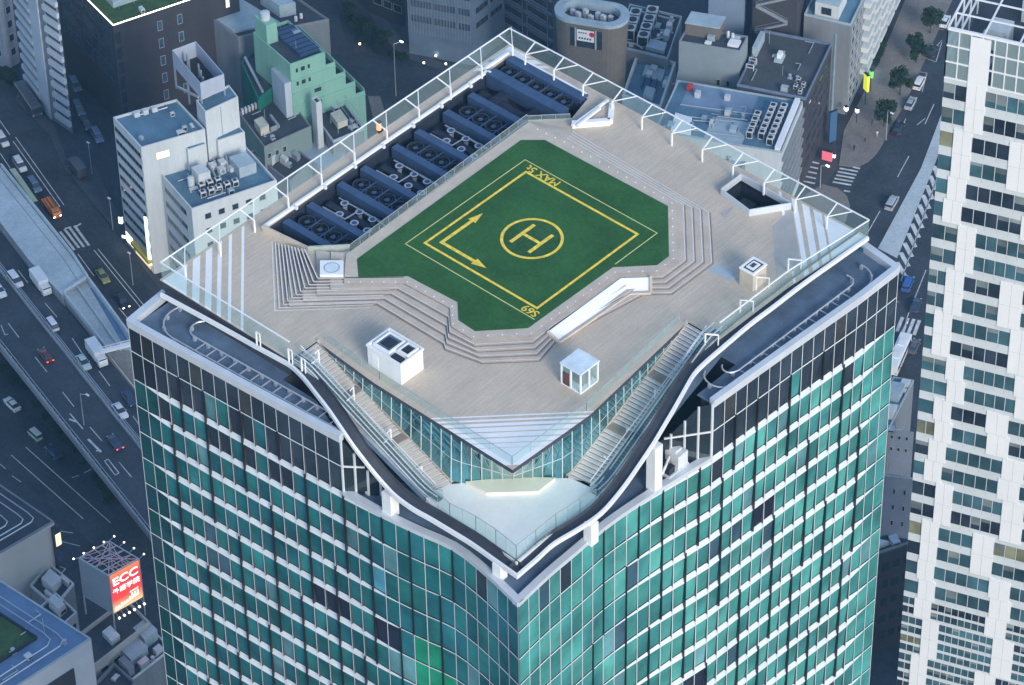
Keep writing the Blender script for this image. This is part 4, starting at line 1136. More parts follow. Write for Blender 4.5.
class Bld:
    def __init__(s, name, label, L, F, R, h, wall, roof, z0=0.0, plane=None, parapet=.6, pw=.28, pmat=None, cat='building', fourth=None):
        """L, F, R: left, front and right corner of the roof as seen, on height plane (roof height unless given)"""
        pz = h if plane is None else plane
        s.L, s.F, s.R = (at(*q, pz).to_2d() for q in (L, F, R))
        s.B = s.L + s.R - s.F if fourth is None else at(*fourth, pz).to_2d()
        s.h = h; s.z0 = z0; s.zr = h-parapet
        s.root = empty(name, (s.F.x, s.F.y, z0), label, cat); BLDS.append(s)
        P = [s.L, s.F, s.R, s.B]; s.P4 = P
        m = MB(); m.prism([(p.x,p.y) for p in P], z0, s.zr, 0, 0); s.wall = m.build('wall', wall, s.root)
        m = MB(); Q = offpoly(P, .05); m.poly([(p.x,p.y,s.zr+.01) for p in Q]); s.roof = m.build('roof', roof, s.root)
        if parapet > 0:
            I = offpoly(P, pw); m = MB()
            for k in range(4):
                a, b, c, d = P[k], P[(k+1)%4], I[(k+1)%4], I[k]
                m.face([(a.x,a.y,s.zr),(b.x,b.y,s.zr),(b.x,b.y,h),(a.x,a.y,h)]); m.face([(a.x,a.y,h),(b.x,b.y,h),(c.x,c.y,h),(d.x,d.y,h)]); m.face([(c.x,c.y,s.zr),(d.x,d.y,s.zr),(d.x,d.y,h),(c.x,c.y,h)])
            m.build('parapet', pmat or wall, s.root)
    def p(s, u, v): return s.F + (s.R-s.F)*u + (s.L-s.F)*v      # u to the right, v to the left/back
    def box(s, u0, u1, v0, v1, z0, z1, m, name, parent=None, rel=True, off=True):
        P = [s.p(u0,v0), s.p(u1,v0), s.p(u1,v1), s.p(u0,v1)]; b = MB()
        b.prism([(q.x,q.y) for q in P], (s.zr+.012 if rel else 0)+z0, (s.zr if rel else 0)+z1); return b.build(name, m, parent or s.root)
    def face(s, side): return (s.L, s.F) if side == 'L' else (s.F, s.R)
    def windows(s, side, z0, z1, rows, cols, wf=.6, hf=.5, glass=None, frame=None, t0=.05, t1=.95, lit=0.0, name='window', mull=0, skip=(), ledge=False):
        A, B = s.face(side); d = (B-A); Lg = d.length; d = d/Lg; n = Vector((d.y,-d.x))
        rr = random.Random(hash(s.root['label']) % 9999 if False else sum(map(ord, s.root['label'])) + (1 if side == 'L' else 0))
        sz = (z1-z0)/rows; sx = Lg*(t1-t0)/cols
        for r in range(rows):
            for c in range(cols):
                if (r, c) in skip: continue
                cx = Lg*t0 + (c+.5)*sx; cz = z1 - (r+.5)*sz; w = sx*wf/2; hh = sz*hf/2
                m = MB()
                def pt(x, o, z): q = A + d*x + n*o; return Vector((q.x, q.y, z))
                g = 0
                if lit and rr.random() < lit: g = 2
                m.face([pt(cx-w,.02,cz-hh),pt(cx+w,.02,cz-hh),pt(cx+w,.02,cz+hh),pt(cx-w,.02,cz+hh)], g)
                fw = .07
                for (xa, xb, za, zb_) in ((cx-w-fw,cx+w+fw,cz-hh-fw,cz-hh),(cx-w-fw,cx+w+fw,cz+hh,cz+hh+fw),(cx-w-fw,cx-w,cz-hh,cz+hh),(cx+w,cx+w+fw,cz-hh,cz+hh)):
                    a = [pt(xa,.0,za),pt(xb,.0,za),pt(xb,.0,zb_),pt(xa,.0,zb_)]; b = [pt(xa,.1,za),pt(xb,.1,za),pt(xb,.1,zb_),pt(xa,.1,zb_)]
                    m.face(b, 1)
                    for k in range(4): m.face([a[k],a[(k+1)%4],b[(k+1)%4],b[k]], 1)
                for k in range(1, mull+1):
                    x = cx-w+2*w*k/(mull+1); m.face([pt(x-.04,.06,cz-hh),pt(x+.04,.06,cz-hh),pt(x+.04,.06,cz+hh),pt(x-.04,.06,cz+hh)], 1)
                m.build(name, [glass or M_win, frame or M_frame, M_lit], s.root)
    def bands(s, side, z0, z1, rows, m, hf=.35, proud=.25, t0=0, t1=1, name='balcony'):
        A, B = s.face(side); d = (B-A); Lg = d.length; d = d/Lg; n = Vector((d.y,-d.x)); sz = (z1-z0)/rows
        for r in range(rows):
            b = MB(); za = z1-(r+1)*sz; zc = za+sz*hf
            q = [A+d*Lg*t0, A+d*Lg*t1, A+d*Lg*t1+n*proud, A+d*Lg*t0+n*proud]
            b.prism([(k.x,k.y) for k in q], za, zc); b.build(name, m, s.root)
def clutter(b, n, seed, u0=.08, u1=.92, v0=.08, v1=.92):
    r = random.Random(seed)
    for k in range(n):
        u, v = r.uniform(u0,u1), r.uniform(v0,v1); q = b.p(u,v); w, d, h = r.uniform(.3,.9), r.uniform(.3,.8), r.uniform(.3,1.3)
        t = r.random(); m = MB(); ang = math.atan2((b.R-b.F).y,(b.R-b.F).x)
        M = Matrix.Translation((q.x,q.y,b.zr+.012)) @ Matrix.Rotation(ang,4,'Z')
        if t < .55: m.box(-w,w,-d,d,0,h,0,M); m.box(-w*.8,w*.8,-d-.02,-d,h*.2,h*.8,1,M); m.build('plant_box', [r.choice([M_ac,M_duct,M_wallw,M_roofp]), M_black], b.root)
        elif t < .8:
            e = r.uniform(1.5,4); z = .25
            m.tube([M@Vector((0,0,z)),M@Vector((e,0,z)),M@Vector((e,e*.5,z))], .11, 5); m.build('pipe_run', M_duct, b.root)
        elif t < .9: m.box(-w*.7,w*.7,-d*.7,d*.7,0,.15,0,M); m.cyl((q.x,q.y),.25,b.zr+.1,b.zr+.9,8); m.cyl((q.x,q.y),.4,b.zr+.9,b.zr+1.0,8); m.build('roof_vent', M_steel, b.root)
        else: m.cyl((q.x,q.y),.06,b.zr,b.zr+r.uniform(2.5,4),5); m.build('aerial', M_steel, b.root)
def ac_unit(p, rz, sx, sy, sz, z, proto={}):
    key = (sx, sy, sz)
    return key
AC = {}
def ac_row(b, spots, size, label, group, z=0.0, ang=None):
    """outdoor air-conditioning units standing on a roof, each one a thing with its fan grille"""
    d = (b.R-b.F).normalized(); rz = math.atan2(d.y, d.x) if ang is None else ang
    key = size
    first = None
    for (u, v) in spots:
        q = b.p(u, v); loc = (q.x, q.y, b.zr+.015+z)
        if key not in AC:
            t = empty('air_conditioner', loc, label, 'air conditioner', group, rz); sx, sy, sz = size
            m = MB(); m.box(-sx/2,sx/2,-sy/2,sy/2,.12,sz); m.box(-sx/2+.05,-sx/2+.2,-sy/2,sy/2,0,.12); m.box(sx/2-.2,sx/2-.05,-sy/2,sy/2,0,.12)
            o = bpy.data.objects.new('casing', m.mesh('casing', M_ac)); COL.objects.link(o); o.parent = t
            m = MB(); r = min(sx, sy)*.38
            for cx in ((0,) if sx < 1.5*sy else (-sx/4, sx/4)):
                m.cyl((cx,0), r, sz, sz+.05, 14); 
            o = bpy.data.objects.new('fan_grille', m.mesh('fan_grille', M_black)); COL.objects.link(o); o.parent = t
            m = MB(); m.box(-sx/2-.01,-sx/2,-sy*.4,sy*.4,.25,sz-.15); m.box(-sx*.4,sx*.4,-sy/2-.012,-sy/2-.001,.25,sz*.75)
            o = bpy.data.objects.new('side_grille', m.mesh('side_grille', M_black)); COL.objects.link(o); o.parent = t
            AC[key] = t
        else: dup(AC[key], loc, rz, label, group)

# ---- dark tower with roof garden, top left
b = Bld('office_tower', 'dark charcoal office tower with grass roof edged by a glowing line', (55,-32), (113,26), (238,-16), 27, M_walld, mat('roof_grass',(.05,.10,.035),.95,nscale=.5,namt=.3,fine=.3), parapet=.5, pmat=M_walld)
for u in (.36,.52): b.windows('R', 2.6, 25.4, 5, 1, .95, .5, M_winb, t0=u-.018, t1=u+.018)
b.windows('R', 2.6, 25.4, 5, 1, .95, .5, M_winb, t0=.89, t1=.92, lit=.7)
b.windows('L', 11, 26.4, 4, 7, .93, .9, mat('grey_blue_glazing',(.05,.075,.10),.12,spec=.7,nscale=.3,namt=.3), M_walld)
b.windows('R', 2, 25.5, 6, 1, .9, .8, M_win, M_walld, t0=.005, t1=.05, lit=.05)
m = MB(); P = offpoly(b.P4, .12)
for a, c in ((P[0],P[1]),(P[1],P[2])): m.beam((a.x,a.y,b.h+.12),(c.x,c.y,b.h+.12),.16,.16)
m.build('light_strip', emit('warm_led', (1.0,.93,.72), 3.0), b.root)
b.box(.12,.6,.25,.8,0,1.6,M_roofp,'roof_skylight'); b.box(.66,.95,.3,.9,0,2.2,M_wallg,'plant_screen')
m = MB()
for k in range(4): q = b.p(.15+.12*k, .22); m.beam((q.x,q.y,b.zr),(q.x,q.y,b.zr+1.2),.08)
m.build('roof_railing', M_steel, b.root)
# ---- white-balconied apartment block, far left
b = Bld('apartment_block', 'slim apartment block with a column of white balcony fronts at the far left', (26,85), (52,119), (73,134), 46, M_wallg, M_roofd, plane=0.0)
b.bands('R', 2, 45, 15, mat('balcony_white',(.52,.57,.62),.6,nscale=.3,namt=.08), .42, .7, .3, 1.0)
b.bands('L', 2, 45, 15, MATS['balcony_white'], .38, .5, 0, .62)
m = MB(); A, B = b.face('L'); d = (B-A).normalized(); n = Vector((d.y,-d.x)); q = [lerp(A,B,.62), B, B+n*.3, lerp(A,B,.62)+n*.3]; m.prism([(k.x,k.y) for k in q], 0, 45.5); m.build('gable_panel', MATS['balcony_white'], b.root)
b.windows('R', 2, 45, 15, 1, .9, .5, M_win, t0=.3, t1=.95)
b = Bld('apartment_block', 'blue-grey block with small dark windows cut by the left edge of the photo', (-25,45), (7,71), (20,62), 40, mat('blue_grey_wall',(.26,.30,.36),.7,nscale=.3,namt=.12), M_roofd, plane=0.0)
b.windows('R', 2, 39, 10, 1, .5, .5, M_win, t0=.3, t1=.95)
b.windows('L', 2, 39, 10, 3, .6, .5, M_win)
# ---- white office with dark window bands and gantry box
b = Bld('office_building', 'white office block with dark window bands and lit shops at street level', (113,117), (141,147.5), (205,129), 33, M_wallw, M_roofb, parapet=.5)
b.windows('L', 4.5, 32, 9, 1, 1.0, .42, M_win, t0=.03, t1=.97, mull=7, lit=.05)
b.windows('R', 27.5, 32, 1, 1, 1.0, .38, M_lit, t0=.22, t1=.42, mull=3)
m = MB(); A, B = b.face('L'); d = (B-A).normalized(); n = Vector((d.y,-d.x))
def strip(A, B, t0, t1, z0, z1, o): 
    d = (B-A).normalized(); n = Vector((d.y,-d.x)); a, c = lerp(A,B,t0)+n*o, lerp(A,B,t1)+n*o
    return [Vector((a.x,a.y,z0)),Vector((c.x,c.y,z0)),Vector((c.x,c.y,z1)),Vector((a.x,a.y,z1))]
m.face(strip(A,B,.02,.28,1.0,3.6,.03)); m.build('shop_window', emit('shop_white',(1,.9,.72),1.0), b.root)
m = MB(); m.face(strip(A,B,.35,.96,.4,2.6,.03)); m.build('shop_window', emit('shop_warm',(1,.8,.5),.4), b.root)
m = MB(); q = [lerp(A,B,.33), lerp(A,B,.98), lerp(A,B,.98)+n*.9, lerp(A,B,.33)+n*.9]; m.prism([(k.x,k.y) for k in q], 2.9, 3.6); m.build('shop_awning', mat('yellow_awning',(.62,.48,.06),.6), b.root)
def tank(b, u, v, r, z0, z1, name='water_tank', m_=None):
    q = b.p(u, v); m = MB(); m.cyl((q.x,q.y), r, b.zr+z0, b.zr+z1, 16); m.cyl((q.x,q.y), r*.9, b.zr+z1, b.zr+z1+.2, 16, 0, r*.3); return m.build(name, m_ or M_wallw, b.root)
q = b.p(.12,.25); m = MB(); m.box(q.x-.6,q.x+.3,q.y-.4,q.y+.4,b.zr,b.zr+.7); m.build('roof_hatch', M_duct, b.root)
for k in range(3): b.box(.28+.14*k,.36+.14*k,.86,.94,0,1.1,M_ac,'condenser')
# hollow screen box on the roof
hb = Bld('screen_box', 'open-topped pale steel screen box raised above the white office roof', (172,50), (200,83), (224,74), 42, mat('screen_panel',(.42,.46,.54),.5,nscale=.4,namt=.1,streak=True), M_black, z0=38.0, parapet=3.8, pw=.12, cat='plant screen')
for k in range(5): q = hb.p(.3+.1*(k%3), .15+.17*k); m = MB(); m.cyl((q.x,q.y), .18, 38.2, 41.6, 8); m.build('pipe', M_duct, hb.root)
for (u,v) in ((.02,.02),(.98,.02),(.98,.98),(.02,.98),(.02,.5)): q = hb.p(u,v); m = MB(); m.beam((q.x,q.y,32.5),(q.x,q.y,38.0),.3); m.build('leg', M_steel, hb.root)
m = MB(); q0, q1 = hb.p(.0,.1), hb.p(.0,.95); m.beam((q0.x,q0.y,37.6),(q1.x,q1.y,33.2),.3,.5); m.build('brace', M_steel, hb.root)
hb = Bld('lift_tower', 'white blank-walled lift tower standing behind the raised screen box', (196,100), (205,112), (238,96.5), 37, M_wallw, M_roofb, z0=0, parapet=.4, cat='lift tower')
m = MB(); m.face(strip(hb.F,hb.R,.45,.47,10,36.5,.02)); m.build('panel_joint', M_wallg, hb.root)
# ---- white building with square windows
b = Bld('office_building', 'white building with square windows and a roof crowded with machines', (157,169.5), (191.5,209), (276.7,180), 25, M_wallw, M_roofb, parapet=.7)
b.windows('R', 1.5, 23.8, 6, 5, .42, .36, M_win, t0=.1, t1=.9)
b.windows('L', 1.5, 24, 6, 1, .8, .38, M_win, t0=.12, t1=.92, mull=6)
b.box(.26,.40,.42,.62,0,3.2,M_wallw,'lift_room'); b.box(.30,.52,.80,.99,0,5.5,M_wallw,'stair_tower'); b.box(.66,.98,.82,.99,0,5.0,M_wallw,'stair_tower'); b.box(.52,.66,.92,.98,0,4.4,M_wallw,'screen_wall')
b.box(.315,.505,.815,.975,5.5,5.52,M_roofb,'stair_roof'); b.box(.675,.965,.84,.97,5.0,5.02,M_roofb,'stair_roof')
b.box(.70,.90,.33,.62,0,2.6,M_roofp,'machine_room'); tank(b,.2,.5,.7,0,2.2); tank(b,.34,.93,.5,5.5,6.4)
ac_row(b, [(.22+.095*k, .22) for k in range(5)] + [(.27+.095*k, .37) for k in range(3)], (1.2,1.0,1.5), 'white condenser unit in the two rows on the square-windowed building', 'condensers on the square-windowed building')
m = MB()
for k in range(5):
    a, c = b.p(.42+.05*k,.45), b.p(.45+.07*k,.78); m.tube([(a.x,a.y,b.zr+.5+.2*k),(c.x,c.y,b.zr+.7+.1*k)],.22,6)
m.build('ductwork', M_duct, b.root)
for (u,v,z) in ((.55,.52,1.3),(.6,.62,1.7),(.66,.5,1.0),(.5,.66,1.2)): b.box(u,u+.07,v,v+.09,0,z,M_ac,'fan_box')
# ---- mint-green stepped building
gl = None
GH_ = 27.0
L0, F0, R0 = (255,30), (290,64.5), (325,52)
g0 = at(*F0, GH_).to_2d(); l0 = at(*L0, GH_).to_2d(); r0 = at(*R0, GH_).to_2d()
b = Bld('stepped_building', 'mint green building whose upper floors step down towards the street', (253,32), F0, R0, GH_, M_green, M_roofd, parapet=.7, pmat=M_green)
dL = (g0-l0).normalized(); dR = (r0-g0).normalized(); wR = (r0-g0).length; dp = (g0-l0).length
def gp(x, y): return g0 + dR*x - dL*y      # x along the front to the right, y back from the front
for k in range(1, 5):
    z = GH_-3.4*k; x0 = wR+2.2*(k-1)+.002; x1 = wR+2.2*k; yf = -.10*k
    m = MB(); m.prism([tuple(q) for q in (gp(x0,0),gp(x1,0),gp(x1,dp),gp(x0,dp))], 0, z-.9); m.build('stepped_storey', M_green, b.root)
    m = MB(); m.poly([(q.x,q.y,z-.88) for q in (gp(x0+.02,.2),gp(x1-.2,.2),gp(x1-.2,dp-.2),gp(x0+.02,dp-.2))]); m.build('terrace_floor', M_roofd, b.root)
    m = MB(); p_, q_ = gp(x0,.1), gp(x1,.1); r_ = gp(x1-.1,dp); p2 = gp(x1-.1,.2); m.beam((p_.x,p_.y,z-.45),(q_.x,q_.y,z-.45),.2,.9); m.beam((p2.x,p2.y,z-.2),(r_.x,r_.y,z-.2),.2,1.4); m.build('terrace_parapet', M_green, b.root)
    m = MB(); q = [gp(-.0,-.18),gp(x1,-.18),gp(x1,-.002),gp(0,-.002)]; m.prism([tuple(i) for i in q], z-1.15, z-.85); m.build('floor_ledge', M_green, b.root)
for k, spots in enumerate((((1.2,.5),(2.4,.9),(4.0,.5)),((1.2,.5),(2.4,.9),(4.0,.5)),((5.2,1.6),),((5.2,1.6),),((5.2,1.6),))):
    for (x, w_) in spots:
        zz = GH_-2.6-3.4*k; m = MB(); a, c = gp(x,-.03), gp(x+w_,-.03); m.face([(a.x,a.y,zz),(c.x,c.y,zz),(c.x,c.y,zz+1.0),(a.x,a.y,zz+1.0)]); m.build('window', M_win, b.root)
b.box(.05,.35,.66,.98,0,5.0,M_green,'stair_tower'); tank(b,.2,.82,1.0,5.0,6.6)
m = MB(); 
q = [b.p(.42,.12),b.p(.97,.12),b.p(.97,.85),b.p(.42,.85)]; m.prism([(k.x,k.y) for k in q], b.zr+.02, b.zr+.9); m.build('roof_louvre', M_louv, b.root)
m = MB()
for k in range(7): a, c = b.p(.42,.14+.11*k), b.p(.97,.14+.11*k); m.beam((a.x,a.y,b.zr+.95),(c.x,c.y,b.zr+.95),.12,.1)
m.build('louvre_bars', M_black, b.root)
hb = Bld('lift_shaft', 'plain pale lift shaft attached to the left side of the mint green building', (271,68), (284.5,84), (298,79), 22.5, mat('pale_blue_wall',(.50,.56,.62),.6,nscale=.3,namt=.1,streak=True), M_roofp, parapet=0, cat='lift shaft')
b = Bld('netted_building', 'low building hung with dark green sheeting between the charcoal and mint buildings', (241,62), (258,99), (276,84), 17, M_greend, M_roofd, parapet=.3)
a, c = b.p(.2,.98), b.p(.3,.05); m = MB(); m.beam((a.x,a.y,17.6),(c.x,c.y,17.2),.5,.5); m.build('ridge_duct', M_duct, b.root)
# ---- low dark roof between
b = Bld('low_building', 'low building with dark roof and greenish front between the white and mint buildings', (238,112), (264,147), (311,126), 14, mat('grey_green_wall',(.20,.27,.25),.7,nscale=.3,namt=.15,streak=True), M_roofd, parapet=.5, pmat=M_wallg)
b.windows('R', 2, 13, 3, 3, .4, .35, M_win, t0=.02, t1=.5)
b.box(.1,.28,.3,.55,0,2.0,mat('cream_casing',(.55,.52,.42),.6),'machine_casing'); b.box(.3,.44,.28,.3,0,1.2,M_steel,'rail_frame'); b.box(.46,.5,.3,.62,0,.8,M_steel,'pipe_run')
for k in range(6): b.box(.05+.07*k,.09+.07*k,.93,.98,0,1.3,M_ac,'condenser')
b = Bld('low_building', 'low grey roof with a pale tank beside the tall white chimney', (312,112), (333,141), (364,128), 12, M_wallg, M_roofd, parapet=.5, pmat=M_conc)
b.box(.30,.62,.2,.55,1.0,2.6,MATS['cream_casing'],'water_tank')
m = MB()
for (u,v) in ((.3,.2),(.62,.2),(.62,.55),(.3,.55)): q = b.p(u,v); m.beam((q.x,q.y,b.zr),(q.x,q.y,b.zr+1.0),.15)
m.build('tank_stand', M_steel, b.root)
m = MB()
for (u,v) in ((.7,.1),(.98,.1),(.98,.95),(.7,.95),(.84,.1)): q = b.p(u,v); m.beam((q.x,q.y,b.zr),(q.x,q.y,b.zr+2.6),.1)
for z in (1.3,2.6):
    R_ = [b.p(.7,.1),b.p(.98,.1),b.p(.98,.95),b.p(.7,.95)]
    for k in range(4): a, c = R_[k], R_[(k+1)%4]; m.beam((a.x,a.y,b.zr+z),(c.x,c.y,b.zr+z),.08)
m.build('roof_cage', M_steel, b.root)
hb = Bld('chimney', 'tall square white chimney rising from the low roofs', (311,98), (316,103.5), (321.5,101), 20, M_wallw, M_black, parapet=.4, cat='chimney')
b = Bld('low_building', 'pale blue sloping roof wedge in front of the white chimney', (296,150), (330,172), (346,150), 8, mat('pale_blue_sheet',(.33,.40,.48),.5,nscale=.3,namt=.12), MATS['pale_blue_sheet'], parapet=0)
b = Bld('low_building', 'cluttered low roof with small plant boxes behind the square-windowed building', (250,152), (290,182), (312,160), 9, M_wallg, M_roofd, parapet=.4)
for (u,v,w,z) in ((.1,.5,.16,2.2),(.35,.3,.14,1.6),(.55,.6,.2,1.9),(.7,.2,.14,1.4),(.2,.8,.12,2.6)): b.box(u,u+w,v,v+w,0,z,random.Random(int(u*90)).choice([M_wallw,M_ac,M_duct]),'plant_box')
# ---- buildings along the top
b = Bld('office_building', 'grey building with pale sloped roof sheet at the top edge behind the mint building', (190,3), (238,37), (329,19), 20, M_wallg, M_roofd, parapet=.6, pmat=M_conc2)
m = MB(); q = [b.p(.03,.15),b.p(.55,.15),b.p(.5,.9),b.p(.03,.9)]; m.prism([(k.x,k.y) for k in q], b.zr+.02, b.zr+.5); m.build('roof_sheet', M_roofp, b.root)
b.box(.62,.8,.3,.7,0,3.2,M_roofp,'machine_room'); tank(b,.72,.16,.35,0,1.1); tank(b,.8,.2,.35,0,1.1)
b = Bld('glass_office', 'pale blue glazed office with a few lit floors at the top of the photo', (408.6,31.6), (473.6,43.5), (505,18), 60, mat('blue_curtain_wall',(.16,.22,.28),.3,nscale=.3,namt=.15), M_roofd, z0=0, plane=6.0)
b.windows('L', 8, 32, 6, 2, .94, .45, M_winb, M_wallg, lit=.3, mull=7, t0=.03, t1=.74); b.windows('L', 8, 32, 6, 1, .9, .45, M_winb, M_wallg, t0=.76, t1=.97, mull=3)
b.windows('R', 8, 32, 6, 2, .85, .4, M_win, M_wallg, mull=2)
m = MB(); A, B = b.face('L')
for k in range(22): m.face(strip(A,B,k/22+.001,k/22+.006,6,45,.06))
m.build('facade_mullions', M_frame, b.root)
b = Bld('dark_office', 'dark block with shadowed windows left of the pale glazed office', (330,-20), (372,14), (405,27), 40, M_walld, M_roofd, plane=0)
b.windows('R', 2, 30, 6, 3, .8, .4, M_win, lit=.04); 
b = Bld('dark_office', 'dark glass building with floor ledges beside the brown oval building', (498,28), (553,62), (562,30), 45, mat('navy_wall',(.05,.065,.09),.6,nscale=.3,namt=.15), M_roofd, plane=0)
b.bands('L', 2, 44, 12, mat('ledge_grey',(.16,.19,.23),.6), .16, .5); b.windows('L', 2, 44, 12, 2, .8, .5, M_win)
# brown oval building
c = at(592,12,30); e = (at(619,17,30)-at(565,8,30)); ax = e.to_2d().normalized(); hl = e.length/2-2.2; rr_ = 4.1
t = empty('oval_building', (c.x,c.y,0), 'brown tiled building with rounded ends and an oval open roof rim', 'building')
def stadium(hl, r, n=14):
    ay = Vector((-ax.y, ax.x)); out = []
    for k in range(n+1): a = -PI/2+PI*k/n; out.append(c.to_2d()+ax*(hl+r*math.cos(a))+ay*(r*math.sin(a)))
    for k in range(n+1): a = PI/2+PI*k/n; out.append(c.to_2d()+ax*(-hl+r*math.cos(a))+ay*(r*math.sin(a)))
    return out
m = MB(); S0 = stadium(hl-.6, rr_-.5); S1 = stadium(hl, rr_)
n = len(S0)
for k in range(n): a, b2, p, q = S0[k], S0[(k+1)%n], S1[(k+1)%n], S1[k]; m.face([(a.x,a.y,0),(b2.x,b2.y,0),(p.x,p.y,29.4),(q.x,q.y,29.4)])
m.build('wall', M_wallt, t)
m = MB(); O = stadium(hl+.1, rr_+.15); I = stadium(hl-.3, rr_-1.3)
for k in range(n):
    a, b2, p, q = O[k], O[(k+1)%n], I[(k+1)%n], I[k]
    m.face([(a.x,a.y,30.2),(b2.x,b2.y,30.2),(p.x,p.y,30.2),(q.x,q.y,30.2)]); m.face([(a.x,a.y,29.4),(b2.x,b2.y,29.4),(b2.x,b2.y,30.2),(a.x,a.y,30.2)]); m.face([(p.x,p.y,28.2),(q.x,q.y,28.2),(q.x,q.y,30.2),(p.x,p.y,30.2)])
m.build('roof_rim', M_roofp, t)
m = MB(); m.poly([(q.x,q.y,28.2) for q in I]); m.build('roof', M_roofd, t)
for k in range(7): q = c.to_2d()+ax*(-4.2+1.35*k)+Vector((-ax.y,ax.x))*(.5-(k%2)*.9); m = MB(); m.box(q.x-.5,q.x+.5,q.y-.4,q.y+.4,28.2,29.4+.3*(k%3)); m.build('condenser', M_ac, t)
fn = Vector((ax.y,-ax.x)); fc = c.to_2d()+fn*(rr_+.02)
def ovq(u0, u1, z0, z1, o): 
    tl = lambda z: (29.4-z)/29.4*.5
    a, b2 = c.to_2d()+ax*u0+fn*(rr_+o), c.to_2d()+ax*u1+fn*(rr_+o)
    return [Vector((a.x-fn.x*tl(z0),a.y-fn.y*tl(z0),z0)),Vector((b2.x-fn.x*tl(z0),b2.y-fn.y*tl(z0),z0)),Vector((b2.x-fn.x*tl(z1),b2.y-fn.y*tl(z1),z1)),Vector((a.x-fn.x*tl(z1),a.y-fn.y*tl(z1),z1))]
for (u0,u1,z0,z1) in ((-3.6,-2.6,23.6,28.4),(-2.2,1.7,23.6,28.4),(2.2,3.3,23.6,28.4)): m = MB(); m.face(ovq(u0,u1,z0,z1,.03)); m.build('window', M_win, t)
for u in (-2.4, 1.95): m = MB(); m.face(ovq(u-.15,u+.15,23.6,28.5,.06)); m.build('window_pier', M_frame, t)
sg = empty('wall_sign', (fc.x,fc.y,25.5), 'white sign with a red disc on the brown oval building', 'sign')
m = MB(); F4 = ovq(-2.1,1.6,25.3,28.2,.12); B4 = ovq(-2.1,1.6,25.3,28.2,.05); m.face(F4); 
for k in range(4): m.face([B4[k],B4[(k+1)%4],F4[(k+1)%4],F4[k]])
m.build('sign_board', M_white, sg)
m = MB(); cc_ = sum(ovq(.75,1.55,26.9,27.7,.14), Vector())/4; 
pts = [cc_+ax.to_3d()*(.62*math.cos(2*PI*k/18))+Vector((0,0,.62*math.sin(2*PI*k/18))) for k in range(18)]; m.face(pts); m.build('sign_disc', mat('red_print',(.5,.03,.04),.5), sg)
m = MB()
for k in range(5): m.face(ovq(-1.7+.58*k,-1.32+.58*k,25.8,26.25,.14)); 
for k in range(4): m.face(ovq(-1.8+.5*k,-1.45+.5*k,27.3,27.6,.14))
m.build('sign_lettering', M_black, sg)
# ---- plant roof right of the oval building
b = Bld('plant_roof_building', 'low dark roof carrying two rows of square cooling units beside the oval building', (615,45), (668,58), (682,16), 14, M_wallg, M_roofd, parapet=.5, pmat=M_roofp)
ac_row(b, [(.30+.19*k, .80) for k in range(3)] + [(.22+.2*k, .52) for k in range(4)], (2.4,2.4,2.6), 'large square cooling unit on the dark roof beside the oval building', 'cooling units beside the oval building')
m = MB()
for pl in (((.1,.95),(.1,.6),(.05,.5)),((.75,.15),(.4,.2),(.3,.35)),((.85,.2),(.85,.8)),((.55,.05),(.55,.3))):
    Q = [b.p(u,v) for u,v in pl]; m.tube([(q.x,q.y,b.zr+.8) for q in Q],.22,6)
m.build('pipework', M_duct, b.root)
b.box(.1,.3,.1,.45,0,.9,M_roofp,'roof_cover'); b.box(.4,.55,.1,.2,0,1.5,M_ac,'plant_box'); b.box(.6,.7,.1,.2,0,1.8,M_ac,'plant_box')
b = Bld('low_building', 'pale blue roof with white parapet ribs close to the tower behind the glass rail', (622,95), (661,107), (676,62), 12, M_wallw, M_roofb, parapet=.9, pw=.5)
b.box(.55,.8,.2,.7,0,.5,M_roofp,'roof_step'); b.box(.72,.8,.4,.55,0,1.1,M_ac,'roof_hatch'); b.box(.1,.3,.25,.5,0,1.4,M_roofp,'plant_box')
for k in range(3): b.box(.3,.55,.3+.15*k,.34+.15*k,0,.9,M_louv,'louvre_bank')
b = Bld('low_building', 'narrow pale stair block between the blue roofs and the grey cube', (672,98), (679,100), (686,68), 14.5, M_wallw, M_roofp, parapet=.3)
# ---- grey cube with rooftop box
b = Bld('office_building', 'plain grey cube-shaped block with two tiny windows and a box on its roof', (679,41), (740,51), (748,36), 28, mat('grey_panel',(.24,.28,.30),.7,nscale=.3,namt=.08,fine=.04), M_roofd, parapet=.4)
b.windows('L', 17.5, 20.5, 1, 2, .32, .5, M_black, t0=.58, t1=.9)
b.box(.55,1.3,.42,.97,-.3,2.9,M_wallt,'machine_room'); b.box(.53,1.32,.41,.98,2.9,3.1,M_roofp,'machine_room_roof'); b.box(.25,.6,.06,.24,0,.7,M_white,'roof_hatch'); tank(b,.75,.22,.35,0,1.4); tank(b,.8,.3,.35,0,1.5); b.box(.15,.3,.5,.6,0,.5,M_white,'vent_box')
